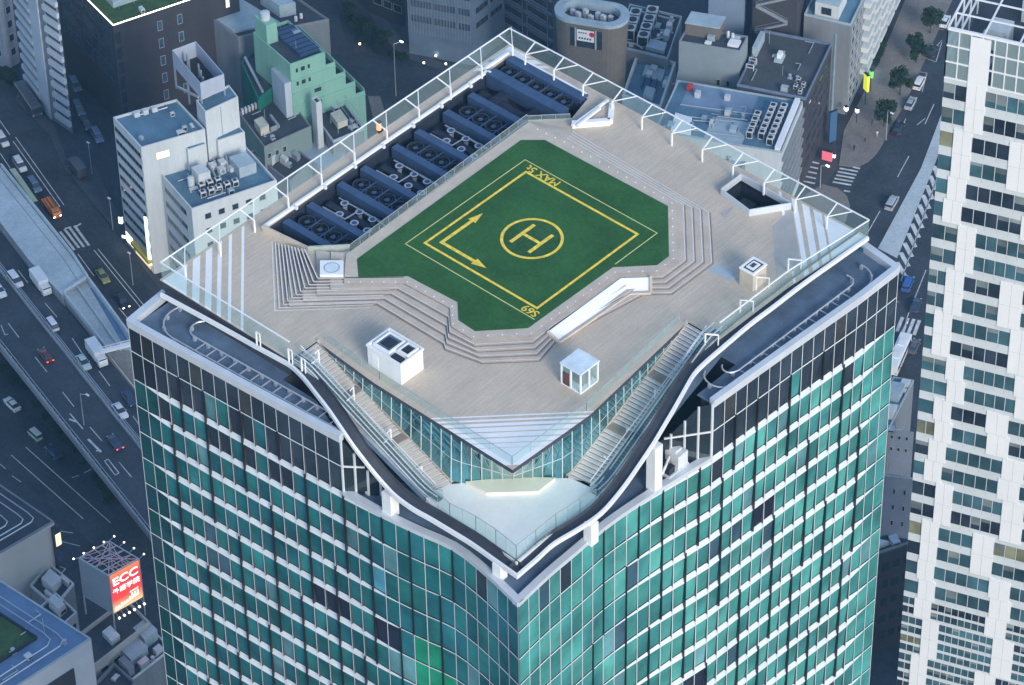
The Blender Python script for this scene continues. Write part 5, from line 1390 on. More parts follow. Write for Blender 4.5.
# ---- dark roof building
b = Bld('office_building', 'wide dark flat roof with a single vent box and a sheer dark side wall', (737,84), (806,98), (832,43), 23, M_walld, mat('dark_tiled_roof',(.07,.072,.08),.8,nscale=.25,namt=.25,fine=.15), parapet=.6, pmat=mat('blue_coping',(.15,.19,.27),.5))
b.box(.52,.66,.55,.67,0,.6,M_roofp,'vent_base'); b.box(.56,.63,.58,.64,.6,1.7,M_white,'vent_box'); b.box(.55,.85,.93,1.0,0,2.4,M_roofp,'stair_hood')
m = MB()
for (u,v) in ((.3,.88),(.42,.88),(.3,.99),(.42,.99)): q = b.p(u,v); m.beam((q.x,q.y,b.zr),(q.x,q.y,b.zr+1.6),.08)
for z in (.8,1.6):
    for a, c in (((.3,.88),(.42,.88)),((.42,.88),(.42,.99)),((.3,.88),(.3,.99))): p, q = b.p(*a), b.p(*c); m.beam((p.x,p.y,b.zr+z),(q.x,q.y,b.zr+z),.08)
m.build('roof_cage', M_white, b.root)
ac_row(b, [(.10+.06*k, .12+.09*(k%2)) for k in range(4)], (.9,.8,.9), 'tiny white condenser at the front corner of the dark flat roof', 'small condensers on the dark flat roof')
b.windows('R', 3, 21, 6, 4, .7, .35, M_win, M_walld)
m = MB(); q = b.p(1.0,-.04); m.beam((q.x,q.y,2),(q.x,q.y,25.5),.5); m.build('corner_post', mat('teal_post',(.2,.28,.32),.5), b.root)
# ---- blue roof with rows of condensers
b = Bld('office_building', 'blue membrane roof with three long rows of white condensers at its right end', (655,130), (782,152), (803,101), 22, M_wallw, M_roofb, parapet=.35, pmat=M_roofp)
ac_row(b, [(.20+.115*k, .285) for k in range(4)], (1.5,1.3,1.7), 'white condenser in the three rows at the end of the blue roof', 'condensers on the blue roof')
ac_row(b, [(.22+.105*k, .195) for k in range(6)], (1.5,1.3,1.7), 'white condenser in the three rows at the end of the blue roof', 'condensers on the blue roof')
ac_row(b, [(.14+.105*k, .115) for k in range(7)], (1.5,1.3,1.7), 'white condenser in the three rows at the end of the blue roof', 'condensers on the blue roof')
b.box(.02,.98,.02,.06,0,1.2,M_white,'white_screen'); b.box(.5,.56,.5,.54,0,1.0,M_ac,'vent_box'); b.box(.74,.8,.78,.82,0,1.4,M_ac,'vent_box'); b.box(.78,.84,.55,.59,0,1.1,M_ac,'vent_box')
tag(b.box(.84,.92,.86,.90,0,1.2,mat('red_valve',(.5,.06,.06),.5),'valve_box'))
m = MB()
for pl in (((.35,.8),(.4,.45),(.28,.42)),((.55,.9),(.6,.3)),((.1,.95),(.15,.35)),((.3,.75),(.33,.6),(.45,.58),(.47,.35))):
    Q = [b.p(u,v) for u,v in pl]; m.tube([(q.x,q.y,b.zr+.35) for q in Q],.14,6)
m.build('pipework', M_duct, b.root)
m = MB(); q = [b.p(.02,.72),b.p(.3,.76),b.p(.34,.9),b.p(.02,.88)]; m.prism([(k.x,k.y) for k in q], b.zr+.02, b.zr+1.0); m.build('white_sheet_roof', M_white, b.root)
b.box(.0,.45,.32,.62,-.0,.12,M_roofp,'roof_patch'); b.box(.55,.98,.35,.9,-.0,.05,mat('lighter_membrane',(.20,.28,.38),.6,nscale=.2,namt=.2),'roof_patch')
A, B = b.face('R')
for k in range(7):
    m = MB(); d = (B-A).normalized(); n = Vector((d.y,-d.x)); z = 19.5-2.6*k; q = [A,B,B+n*.5,A+n*.5]; m.prism([(i.x,i.y) for i in q], z, z+.9); m.build('balcony', M_wallg, b.root)
b = Bld('low_building', 'small white hatch roof and pipes low behind the right glass rail', (700,158), (740,170), (752,150), 18, M_wallg, M_roofp, parapet=.3)
# ---- top middle/right
b = Bld('office_tower', 'blank blue-grey slab wall at the top centre beside the open stairs', (708,22), (744,27), (753,5), 48, mat('blue_grey_slab',(.20,.26,.36),.6,nscale=.2,namt=.08), M_roofd, plane=20)
b = Bld('stair_building', 'dark open-stair building with diagonal white flights at the top edge', (752,26), (796,33), (806,4), 34, M_walld, M_roofd, plane=22)
A, B = b.face('L')
for k in range(5):
    m = MB(); z = 18+3.3*k; d = (B-A).normalized(); n = Vector((d.y,-d.x)); a, c = lerp(A,B,.08)+n*.4, lerp(A,B,.8)+n*.4; za, zc = (z+3.1, z) if k % 2 == 0 else (z, z+3.1)
    m.beam((a.x,a.y,za),(c.x,c.y,zc),.6,.5); m.beam((a.x,a.y,za+.9),(c.x,c.y,zc+.9),.08,.08); m.build('stair_flight', M_conc2, b.root)
b = Bld('apartment_block', 'blue roofed apartment block with white balcony rows facing the tree-lined pavement', (800,104), (846,115), (903,-10), 24, M_wallg, M_roofb, plane=0.0, parapet=.5, pmat=M_roofp)
for r in range(7):
    for c_ in range(6):
        A, B = b.face('R'); d = (B-A).normalized(); n = Vector((d.y,-d.x)); t0 = .22+.13*c_
        m = MB(); z = 3.4+2.95*r; q = [lerp(A,B,t0),lerp(A,B,t0+.105),lerp(A,B,t0+.105)+n*1.5,lerp(A,B,t0)+n*1.5]; m.prism([(i.x,i.y) for i in q], z, z+1.15); m.build('balcony', M_wallw, b.root)
b.windows('R', 1, 23, 7, 3, .7, .5, M_win, t0=.02, t1=.2)
b.box(.02,.16,.3,.8,0,3.4,M_wallw,'penthouse'); b.box(.025,.155,.31,.79,3.4,3.42,M_roofp,'penthouse_roof'); b.box(.2,.3,.4,.7,0,1.6,M_white,'machine_room')
m = MB(); A = b.p(.02,.22); B_ = b.p(.02,.7); n = Vector(((B_-A).normalized().y,-(B_-A).normalized().x)); 
q = [b.p(.018,.45),b.p(.018,.66)]; m.face([(q[0].x,q[0].y,b.zr+.8),(q[1].x,q[1].y,b.zr+.8),(q[1].x,q[1].y,b.zr+2.6),(q[0].x,q[0].y,b.zr+2.6)]); m.build('louvre', M_win, b.root)
# lit shop fronts at its foot
m = MB(); A, B = b.face('R'); m.face(strip(A,B,.30,.42,.3,2.4,.06)); m.face(strip(A,B,.30,.42,2.45,2.9,.06)); m.build('shop_window', emit('shop_pale',(.8,1.0,1.0),2.0), b.root)
m = MB(); m.face(strip(A,B,.46,.6,.3,2.2,.06)); m.build('shop_window', M_lit, b.root)
def lightbox(name, p, w, d, h, ang, col, s, label):
    M = Matrix.Translation(p) @ Matrix.Rotation(ang,4,'Z'); t = empty(name, p, label, 'sign')
    m = MB(); m.box(-w/2,w/2,-d/2,d/2,0,h,0,M); m.build('sign_box', emit('sign_%d%d%d_%d' % (col[0]*9,col[1]*9,col[2]*9,s*10), col, s), t)
    m = MB(); m.box(-w/2-.05,w/2+.05,-d/2-.03,d/2+.03,h,h+.12,0,M); m.build('sign_frame', M_black, t); m = MB(); m.box(-.06,.06,-.06,.06,-p.z+.001 if p.z < 6 else -.8,0,0,M); m.build('sign_post', M_black, t); return t
p = at(866,90,4); lightbox('shop_sign', p, .5, 1.6, 4.2, 1.2, (.75,.8,.05), .35, 'yellow-green lit vertical shop sign at the foot of the apartment block')
p = at(871,77,4); lightbox('shop_sign', p, .5, 1.0, 1.8, 1.2, (.15,.6,.1), .5, 'small green lit sign above the yellow-green shop sign')
p = at(857,112,3); lightbox('shop_sign', p, .5, .7, .9, 1.2, (1,1,.95), 1.4, 'round-looking white lit sign over the plaza shop')
p = at(846,110,3); lightbox('shop_sign', p, .6, .8, .9, 1.2, (.9,.97,1), 1.2, 'small white lit sign on the corner facing the plaza')
p = at(832,141,1); lightbox('shop_sign', p, 1.8, .4, 8.0, 1.3, (.04,.10,.20), .05, 'tall blue banner sign at the street corner below the apartment block')
p = at(827,160,1); lightbox('shop_sign', p, 2.2, .5, 2.4, .3, (.5,.10,.14), .5, 'low red shop sign near the shaded crosswalk')
p = at(833,157,1); lightbox('shop_sign', p, 1.0, .5, .9, .3, (1,.85,.9), 1.0, 'pinkish white lit sign beside the red shop sign')
p = at(151,265,2); lightbox('shop_sign', p, .9, .5, 13.0, .4, (.85,1,.92), .45, 'tall column of white lettered light on the corner of the white office')
p = at(121,223,3); lightbox('shop_sign', p, .8, .5, 1.8, .4, (.8,.95,1), 1.1, 'white square light box high on the far end of the white office')
p = at(124.5,237.5,1.5); lightbox('shop_sign', p, .9, .5, .8, .4, (.85,.97,1), 1.1, 'small white light box under the square one beside the avenue')
# ---- lower right, between the two towers
b = Bld('low_building', 'grey low-rise with roof boxes in the gap between the two towers', (868,425), (889,429), (914,380), 20, M_wallg, M_roofb, parapet=.4, pmat=M_roofp)
b.box(.55,.8,.2,.8,0,1.8,M_roofp,'machine_room'); b.box(.2,.4,.1,.6,0,1.4,M_ac,'plant_box'); b.box(.85,.95,.1,.5,0,1.0,M_ac,'plant_box')
b = Bld('low_building', 'grey-walled building with three small windows below the roof boxes', (860,425), (886,428.5), (914,432), 19.4, mat('blue_grey_render',(.26,.29,.35),.7,nscale=.3,namt=.1), M_roofp, z0=0, parapet=.2)
b.windows('R', 13, 19, 2, 3, .3, .28, M_black, t0=.1, t1=.9)
b = Bld('low_building', 'dim blue roof of a plain slab building further down the gap', (858,470), (884,474), (914,478), 22, MATS['blue_grey_render'], M_roofb, parapet=.4, pmat=M_roofp)
b.windows('R', 8, 20, 3, 2, .2, .3, M_black, t0=.2, t1=.9)
b = Bld('dark_building', 'dark grey building filling the shadowed bottom of the gap between the towers', (850,545), (880,552), (915,540), 26, M_walld, M_roofd, parapet=.5, pmat=M_wallg)
b.windows('R', 2, 24, 5, 3, .6, .4, M_win, M_walld); b.box(.2,.5,.3,.7,0,1.2,M_ac,'plant_box')
# ---- bottom left
b = Bld('office_building', 'building with rounded gondola tracks on a dark roof and a cream side wall, lower left', (-120,545), (-60,588), (54,521), 25, mat('cream_panel',(.58,.58,.54),.6,nscale=.25,namt=.06,streak=True), M_roofd, parapet=.3, pmat=M_wallg)
m = MB()
for k, o in enumerate((.05,.11,.2)):
    pl = [b.p(.02,.1+o), b.p(.93-o,.1+o), b.p(.97-o,.14+o), b.p(.98-o,.25+o), b.p(.98-o,.98)]; m.tube([(q.x,q.y,b.zr+.4) for q in pl], .13, 5)
m.build('gondola_track', M_steel, b.root)
m = MB(); pl = [b.p(.3,.4), b.p(.72,.45), b.p(.72,.95)]; m.tube([(q.x,q.y,b.zr+.4) for q in pl], .35, 6); m.build('blue_pipe', mat('blue_pipe_paint',(.12,.28,.5),.5), b.root)
m = MB(); A, B = b.face('R'); d = (B-A).normalized(); n = Vector((d.y,-d.x)); q = [lerp(A,B,.965),B+d*.6,B+d*.6+n*.8,lerp(A,B,.965)+n*.8]; m.prism([(i.x,i.y) for i in q], 0, 24); m.build('corner_bay', M_walld, b.root)
for k in range(5):
    m = MB(); z = 19.5-4.2*k; a, c = lerp(A,B,.972)+n*.83, B+d*.5+n*.83; m.face([(a.x,a.y,z),(c.x,c.y,z),(c.x,c.y,z+3),(a.x,a.y,z+3)]); m.build('window', M_lit if k == 0 else M_winb, b.root)
b = Bld('office_building', 'building with a wide blue roof rim framing a strip of grass, bottom left corner', (-90,637), (0,697), (91,638), 40, mat('white_portal',(.56,.58,.62),.6,nscale=.2,namt=.08), mat('bright_blue_roof',(.14,.22,.36),.5,nscale=.2,namt=.15), parapet=.3, pmat=M_roofp)
m = MB(); q = [b.p(.05,.3),b.p(.70,.3),b.p(.70,.95),b.p(.05,.95)]; m.poly([(k.x,k.y,b.zr+.06) for k in q]); m.build('grass_bed', MATS['roof_grass'], b.root)
m = MB()
for a, c in (((.05,.3),(.7,.3)),((.7,.3),(.7,.95))): p, q = b.p(*a), b.p(*c); m.beam((p.x,p.y,b.zr+.3),(q.x,q.y,b.zr+.3),.3,.6)
m.build('bed_kerb', M_black, b.root)
m = MB()
for o in (.10,.17):
    pl = [b.p(.02,o), b.p(.86-o,o), b.p(.93-o,.04+o), b.p(.95-o,.13+o), b.p(.95-o,.98)]; m.tube([(q.x,q.y,b.zr+.35) for q in pl], .12, 5)
m.build('gondola_track', M_steel, b.root)
b.box(.02,.2,.55,.8,0,1.6,M_white,'machine_room')
m = MB(); A, B = b.face('R'); d = (B-A).normalized(); n = Vector((d.y,-d.x)); a, c = lerp(A,B,.1)+n*.04, lerp(A,B,.78)+n*.04; m.face([(a.x,a.y,0),(c.x,c.y,0),(c.x,c.y,36),(a.x,a.y,36)]); m.build('glazed_front', M_winb, b.root)
m = MB(); a, c = lerp(A,B,.1)+n*.1, lerp(A,B,.78)+n*.1; m.beam((a.x,a.y,33.8),(c.x,c.y,33.8),.1,3.6); m.build('front_canopy', M_walld, b.root)
b = Bld('low_building', 'small grey building with cluttered roof beside the cream wall', (30,585), (55,606), (74,583), 15, M_wallg, M_roofd, parapet=.6, pmat=M_wallw)
b.box(.3,.75,.3,.75,0,1.9,M_wallw,'machine_room'); b.box(.1,.2,.2,.5,0,1.2,M_ac,'plant_box'); b.box(.8,.9,.1,.4,0,1.2,M_ac,'plant_box')
b = Bld('low_building', 'small white building with dark window slots in front of the billboard', (40,606), (61,626), (77,612), 16, M_wallw, M_roofd, parapet=.6)
b.windows('R', 8, 15, 2, 2, .5, .35, M_black); b.box(.3,.7,.3,.8,0,2.2,M_wallw,'machine_room')
b = Bld('low_building', 'beige building carrying the red billboard on its roof', (70,640), (94,665), (150,622), 20, mat('beige_wall',(.42,.40,.37),.7,nscale=.3,namt=.12), M_roofd, parapet=.9, pmat=MATS['beige_wall'])
b.windows('R', 15.5, 19, 1, 4, .5, .3, M_black); b.box(.4,.55,.2,.6,0,1.2,M_ac,'plant_box')
b = Bld('low_building', 'jumble of pale and grey low roofs at the foot of the teal tower', (104,655), (130,681), (172,648), 17, M_wallg, M_roofd, parapet=.4, pmat=M_wallw)
b.box(.22,.62,.3,.8,0,2.0,M_roofp,'pale_roof_block'); b.box(.65,.95,.45,.9,0,2.6,M_roofp,'pale_roof_block'); b.box(.05,.18,.1,.5,0,2.2,M_wallg,'plant_box'); b.box(.3,.5,.05,.2,0,1.4,M_duct,'plant_box'); b.box(.7,.85,.1,.25,0,1.2,M_ac,'plant_box')
b = Bld('low_building', 'dark roof with a gabled grey wall between the blue rimmed roof and the billboard', (90,688), (112,708), (136,682), 18, M_wallg, M_roofd, parapet=.8)
for k, b in enumerate(BLDS):
    lb = b.root['label']
    if b.root.name.startswith(('screen','lift_','chimney','apartment','dark_office','glass_office')) or 'billboard on its roof' in lb or 'sheet' in lb or 'slab wall' in lb: continue
    ar = (b.R-b.F).length*(b.L-b.F).length; clutter(b, max(3, min(12, int(ar/25))), k*7+1)
# billboard
BZ = 33.0
bA, bB, bC = (at(x,y,BZ) for x,y in ((79,558),(108.7,576),(139,559)))
bD = bA+bC-bB; HB = 9.3
t = empty('billboard', (bB.x,bB.y,20), 'rooftop billboard frame with a red lit panel of white lettering and a grey side panel', 'billboard')
def panel(a, c, m_, name, o):
    d = (c-a).normalized(); n = Vector((d.y,-d.x,0))*o; m = MB(); dn = Vector((0,0,-HB)); f = [a+n, c+n, c+n+dn, a+n+dn]; g = [q-n*1.0-n.normalized()*.25 for q in f]
    m.face([f[3],f[2],f[1],f[0]]); m.face([g[0],g[1],g[2],g[3]])
    for k in range(4): m.face([f[k],f[(k+1)%4],g[(k+1)%4],g[k]])
    return m.build(name, m_, t)
panel(bA, bB, mat('grey_sheet',(.30,.34,.39),.5,nscale=.3,namt=.1), 'side_panel', .05)
m_red = bpy.data.materials.new('red_lit_panel'); m_red.use_nodes = True
nb_ = m_red.node_tree; pr_ = nb_.nodes['Principled BSDF']; ge = nb_.nodes.new('ShaderNodeNewGeometry'); sx_ = nb_.nodes.new('ShaderNodeSeparateXYZ'); rp_ = nb_.nodes.new('ShaderNodeValToRGB'); mr_ = nb_.nodes.new('ShaderNodeMapRange')
nb_.links.new(ge.outputs['Position'], sx_.inputs[0]); nb_.links.new(sx_.outputs['Z'], mr_.inputs['Value']); mr_.inputs['From Min'].default_value = BZ-HB; mr_.inputs['From Max'].default_value = BZ
nb_.links.new(mr_.outputs['Result'], rp_.inputs['Fac'])
cr = rp_.color_ramp; cr.elements[0].position = 0; cr.elements[0].color = (.85,.50,.22,1); cr.elements[1].position = 1; cr.elements[1].color = (.70,.22,.08,1)
e_ = cr.elements.new(.3); e_.color = (.70,.05,.04,1); e_ = cr.elements.new(.75); e_.color = (.62,.03,.045,1)
nb_.links.new(rp_.outputs['Color'], pr_.inputs['Base Color']); nb_.links.new(rp_.outputs['Color'], pr_.inputs['Emission Color']); pr_.inputs['Emission Strength'].default_value = .55
panel(bB, bC, m_red, 'red_panel', .05)
dB = (bC-bB).normalized(); nB = Vector((dB.y,-dB.x,0)); wB = (bC-bB).length
Mp = Matrix((( dB.x, 0, nB.x, 0),( dB.y, 0, nB.y, 0),(0,1,0,0),(0,0,0,1)))
m_sw = emit('sign_white', (1,.93,.85), .9)
def btxt(s_, size, u, z, name, sx=1.0, off=.02):
    q = bB + dB*(wB*u) + nB*.09 + Vector((0,0,z-BZ)); return text_mesh(s_, size, Matrix.Translation(q) @ Mp @ Matrix.Diagonal((sx,1,1,1)), name, m_sw, t, off)
btxt('ECC', 2.5, .5, BZ-2.2, 'sign_lettering', 1.15, .05)
btxt('外語学院', 1.45, .5, BZ-4.5, 'sign_lettering', 1.0, .015)
btxt('.com!', .8, .72, BZ-6.3, 'sign_lettering', 1.1, .01)
m = MB()
rb = random.Random(4)
for k in range(9):
    q = bB + dB*(wB*(.12+.09*k)) + nB*.085 + Vector((0,0,-HB+.5+.10*k)); h_ = .5+rb.random()*1.0; w_ = .22
    m.face([q-dB*w_, q+dB*w_, q+dB*w_*.6+Vector((0,0,h_)), q-dB*w_*.6+Vector((0,0,h_))])
m.build('sign_figures', m_sw, t)
m = MB(); dn = Vector((0,0,-HB))
C4 = [bA,bB,bC,bD]
for k in range(4):
    a, c_ = C4[k], C4[(k+1)%4]
    m.beam(a, c_, .16); m.beam(a+dn, c_+dn, .16); m.beam(a+Vector((0,0,.05)), Vector((a.x,a.y,19.0)), .2)
    if k > 1: m.beam(a, c_+dn, .12); m.beam(a+dn, c_, .12)
for t_ in (.25,.5,.75): m.beam(lerp(bA,bB,t_), lerp(bD,bC,t_), .12); m.beam(lerp(bA,bD,t_), lerp(bB,bC,t_), .12)
m.beam(bA, bC, .12); m.beam(bB, bD, .12)
for t_ in (0,.25,.5,.75): m.beam(lerp(bA,bB,t_), lerp(bD,bC,t_+.25), .08)
for zz in (-3,-6): m.beam(bD+Vector((0,0,zz)), bC+Vector((0,0,zz)), .12); m.beam(bA+Vector((0,0,zz)), bD+Vector((0,0,zz)), .12)
m.build('frame', M_steel, t)
def lamp(p, n):
    m = MB(); e = p+n*1.1+Vector((0,0,.5)); m.beam(p, e, .07); m.build('lamp_arm', M_steel, t)
    m = MB(); m.box(e.x-.12,e.x+.12,e.y-.12,e.y+.12,e.z-.1,e.z+.1); m.build('lamp', emit('lamp_white',(1,.95,.85),1.6), t)
for k in range(4): lamp(lerp(bA,bD,k/3), -dB)
for k in range(4): lamp(lerp(bD,bC,k/3), (bD-bA).normalized())
m_fl = emit('flood_lamp', (1,.98,.8), 1.8)
for k in range(6):
    p = lerp(bB,bC,(k+.4)/6)+dn+nB*1.2+Vector((0,0,-.5)); m = MB(); m.beam(p, lerp(bB,bC,(k+.4)/6)+dn, .07); m.build('lamp_arm', M_steel, t)
    m = MB(); m.box(p.x-.16,p.x+.16,p.y-.16,p.y+.16,p.z-.12,p.z+.12); m.build('flood_light', m_fl, t)
# ================================================================== WHITE TOWER, RIGHT
WA = at(948,28,180).to_2d(); Wd = Vector((.9388,.3444)); Wn = Vector((Wd.y,-Wd.x))
W_ = empty('white_tower', (WA.x,WA.y,0), 'tall white office tower with staggered window bands at the right edge', 'office tower')
M_wp = mat('white_aluminium_panel', (.78,.78,.775), .5, nscale=.12, namt=.03, fine=.0)
M_wsp = mat('pale_spandrel', (.60,.63,.64), .4, nscale=.2, namt=.07)
M_wgl = tintglass('tower_window_glass', .08, .7)
def wp(u, o, z): q = WA + Wd*u + Wn*o; return Vector((q.x, q.y, z))
WW = 36.0; WDp = 32.0; ZT = 171.4
s = MB(); s.prism([tuple(WA+Wd*a+Wn*o) for a, o in ((0,-.12),(WW,-.12),(WW,-WDp),(0,-WDp))], 0, ZT, 1, 0); s.build('tower_core', [M_wsp, M_roofd], W_)
MOD = 1.72; PW = 4.3
wr = random.Random(11)
groups = [(1,2,2.0),(3,2,1.2),(5,2,.8),(7,2,2.0),(9,2,1.3),(11,2,.8),(13,2,2.2),(15,2,1.4),(17,2,1.0),(19,2,2.2),(21,2,1.2),(23,3,1.1),(26,2,2.0),(28,4,1.2),(32,4,2.0),(36,6,1.2)]
wins = []; sp = MB(); pans = []; seams = MB()
for g0_, gl_, st in groups:
    for r in range(g0_, g0_+gl_):
        z1 = ZT - (r-1)*PW; z0 = z1-PW
        if z0 < 0: continue
        blanks = []
        x = st*MOD + wr.choice((0,0,.4))
        k = 0
        while x < WW:
            wd = MOD*(1.6 if k % 2 == 0 else 2.0); blanks.append((x, min(WW, x+wd))); x += wd + MOD*((3.2,4.6,5.2)[(k*2+g0_) % 3]); k += 1
        for a, c in blanks:
            q = [wp(a,0,z0),wp(c,0,z0),wp(c,0,z1),wp(a,0,z1)]; qo = [v+Vector((Wn.x,Wn.y,0))*.16 for v in q]
            pan = MB(); pans.append((z1, a, pan)); pan.face(qo); pan.face([q[0],qo[0],qo[3],q[3]]); pan.face([qo[1],q[1],q[2],qo[2]]); pan.face([q[3],qo[3],qo[2],q[2]]); pan.face([qo[0],q[0],q[1],qo[1]])
            m_ = (a+c)/2; seams.face([wp(m_-.02,.165,z0),wp(m_+.02,.165,z0),wp(m_+.02,.165,z1),wp(m_-.02,.165,z1)]); seams.face([wp(a,.165,z0),wp(c,.165,z0),wp(c,.165,z0+.03),wp(a,.165,z0+.03)])
        ed = [0]+[v for b_ in blanks for v in b_]+[WW]
        for i in range(0, len(ed)-1, 2):
            a, c = ed[i], ed[i+1]
            if c-a < .5: continue
            small = r > 24
            n = max(1, int(round((c-a)/(MOD if not small else MOD*.62))))
            rows2 = ((.18,.80),) if not small else ((.08,.42),(.55,.9))
            for lo, hi in rows2:
                w = MB(); base = wr.choice(((.045,.10,.12),(.05,.12,.145),(.035,.07,.085),(.025,.035,.05)))
                if wr.random() < .02: base = (.22,.22,.14)
                za, zb_ = lerp(z0,z1,lo), lerp(z0,z1,hi)
                for k in range(n):
                    xa, xb = lerp(a,c,k/n)+.05, lerp(a,c,(k+1)/n)-.05; kk = wr.uniform(.7,1.35)
                    w.face([wp(xa,-.02,za),wp(xb,-.02,za),wp(xb,-.02,zb_),wp(xa,-.02,zb_)], 0, tuple(v*kk for v in base))
                    if wr.random() < .22: zc = lerp(zb_, za, wr.uniform(.2,.7)); w.face([wp(xa,-.012,zc),wp(xb,-.012,zc),wp(xb,-.012,zb_),wp(xa,-.012,zb_)], 0, (.17*kk,.2*kk,.2*kk))
                    if k: w.face([wp(xa-.1,.05,za),wp(xa,.05,za),wp(xa,.05,zb_),wp(xa-.1,.05,zb_)], 1)
                w.face([wp(a+.04,.06,za-.08),wp(c-.04,.06,za-.08),wp(c-.04,.06,za),wp(a+.04,.06,za)], 1); w.face([wp(a+.04,.06,za),wp(c-.04,.06,za),wp(c-.04,-.02,za),wp(a+.04,-.02,za)], 1)
                wins.append((a, -z1, w))
            sp.face([wp(a,.01,z0),wp(c,.01,z0),wp(c,.01,lerp(z0,z1,rows2[0][0])),wp(a,.01,lerp(z0,z1,rows2[0][0]))]); sp.face([wp(a,.01,lerp(z0,z1,rows2[-1][1])),wp(c,.01,lerp(z0,z1,rows2[-1][1])),wp(c,.01,z1),wp(a,.01,z1)])
            if small: sp.face([wp(a,.01,lerp(z0,z1,.42)),wp(c,.01,lerp(z0,z1,.42)),wp(c,.01,lerp(z0,z1,.55)),wp(a,.01,lerp(z0,z1,.55))])
            for k in range(1, n):
                x = lerp(a,c,k/n); seams.face([wp(x-.025,.02,z0),wp(x+.025,.02,z0),wp(x+.025,.02,z0+.9),wp(x-.025,.02,z0+.9)])
sp.build('spandrel_panels', M_wsp, W_); 
pans.sort(key=lambda p: (wp(p[1],0,p[0])-CC).length if p[1] < 22 else 9999)
rp_ = MB()
for k, (z1, a, p) in enumerate(pans):
    if k < 100: p.build('white_panel', M_wp, W_)
    else: n = len(rp_.v); rp_.v += p.v; rp_.f += [[i+n for i in f] for f in p.f]; rp_.m += p.m; rp_.c += p.c
tag(rp_.build('white_panels', M_wp, W_), kind='stuff')
seams.build('panel_seams', mat('panel_seam',(.35,.37,.38),.6), W_)
wins.sort(key=lambda w: ((wp(w[0],0,-w[1])-CC).length if w[0] < 22 else 9999))
rest = MB()
for k, (a, z, w) in enumerate(wins):
    if k < 100: w.build('window', [M_wgl, M_wsp], W_)
    else:
        n = len(rest.v); rest.v += w.v; rest.f += [[i+n for i in f] for f in w.f]; rest.m += w.m; rest.c += w.c; rest.hascol = True
tag(rest.build('windows', [M_wgl, M_wsp], W_), kind='stuff')
# open steel crown: glazed screen on the front, steel grid over the roof plant
cr_ = MB(); g = MB(); g2 = MB(); wpn = MB()
ZTop = 180.0
for k in range(0, 22):
    u = k*MOD
    if u > WW: break
    cr_.beam(wp(u,.0,ZT), wp(u,.0,ZTop), .16)
    if k % 3 == 0: cr_.beam(wp(u,0,ZTop-.1), wp(u,-WDp,ZTop-.1), .22)
for z in (ZT+.1, ZT+2.9, ZT+5.7, ZTop): cr_.beam(wp(0,0,z), wp(WW,0,z), .22 if z < ZTop else .4)
for o in range(0, 33, 4):
    cr_.beam(wp(0,-o,ZTop-.12), wp(WW,-o,ZTop-.12), .2); cr_.beam(wp(0,-o,ZT), wp(0,-o,ZTop), .16)
for z in (ZT+2.9, ZT+5.7, ZTop): cr_.beam(wp(0,0,z), wp(0,-WDp,z), .25)
cr_.build('crown_frame', M_wp, W_)
for r in range(3):
    z0, z1 = (ZT+.1, ZT+2.9, ZT+5.7)[r], (ZT+2.9, ZT+5.7, ZTop)[r]
    for k in range(21):
        if 2 <= k < 4: continue
        (g2 if k < 2 else g).face([wp(k*MOD+.08,-.03,z0),wp((k+1)*MOD-.08,-.03,z0),wp((k+1)*MOD-.08,-.03,z1),wp(k*MOD+.08,-.03,z1)])
M_cg = glassmat('crown_tinted_glass', (.30,.42,.46), .35, .05); g.build('crown_glass', M_cg, W_); g2.build('crown_glass', M_cg, W_)
wpn.face([wp(2*MOD,.14,ZT),wp(4*MOD-.5,.14,ZT),wp(4*MOD-.5,.14,ZTop-.4),wp(2*MOD,.14,ZTop-.4)]); wpn.build('crown_panel', M_wp, W_)
s = MB()
for k in range(7): s.beam(wp(2+3*k,-2-(k%3),ZT), wp(4.5+3*k,-3.5,ZT+7.0), .3); s.beam(wp(5+3*k,-2,ZT+6.5), wp(2+3*k,-4,ZT+.5), .22)
s.build('crown_braces', M_duct, W_)
for k, (u, o, h) in enumerate(((5,-10,3.5),(11,-8,4.5),(17,-12,3),(8,-18,5),(15,-20,4))):
    m = MB(); c = [wp(u-1.6,o-1.6,0),wp(u+1.6,o-1.6,0),wp(u+1.6,o+1.6,0),wp(u-1.6,o+1.6,0)]; m.prism([(q.x,q.y) for q in c], ZT+.01, ZT+h); m.build('cooling_unit', M_ac, W_)

# ================================================================== VEHICLES
P_base = mat('car_paint', (.6,.6,.6), .25, spec=.6, namt=.02)
M_cgl = mat('car_glass', (.03,.045,.06), .08, spec=.8, namt=.05)
M_tyre = mat('tyre_rubber', (.015,.015,.017), .8)
M_hl = mat('lamp_glass', (.6,.62,.62), .2); M_tl = mat('tail_glass', (.35,.02,.02), .3)
M_hlon = emit('headlight_on', (1,.95,.8), 6.0); M_tlon = emit('tail_light_on', (1,.08,.04), 2.0)
def paint(n, c): return mat('car_paint_'+n, c, .25, spec=.6, namt=.03, nscale=.5)
PAINT = dict(white=paint('white',(.72,.73,.74)), silver=paint('silver',(.38,.41,.44)), black=paint('black',(.02,.022,.028)), red=paint('dark_red',(.12,.02,.025)), blue=paint('blue',(.03,.11,.38)), navy=paint('navy',(.03,.05,.11)), orange=paint('orange',(.62,.20,.04)), olive=paint('olive',(.30,.30,.08)), pale=paint('pale_green',(.50,.58,.54)), slate=paint('slate',(.12,.19,.29)), grey=paint('grey',(.09,.10,.12)))
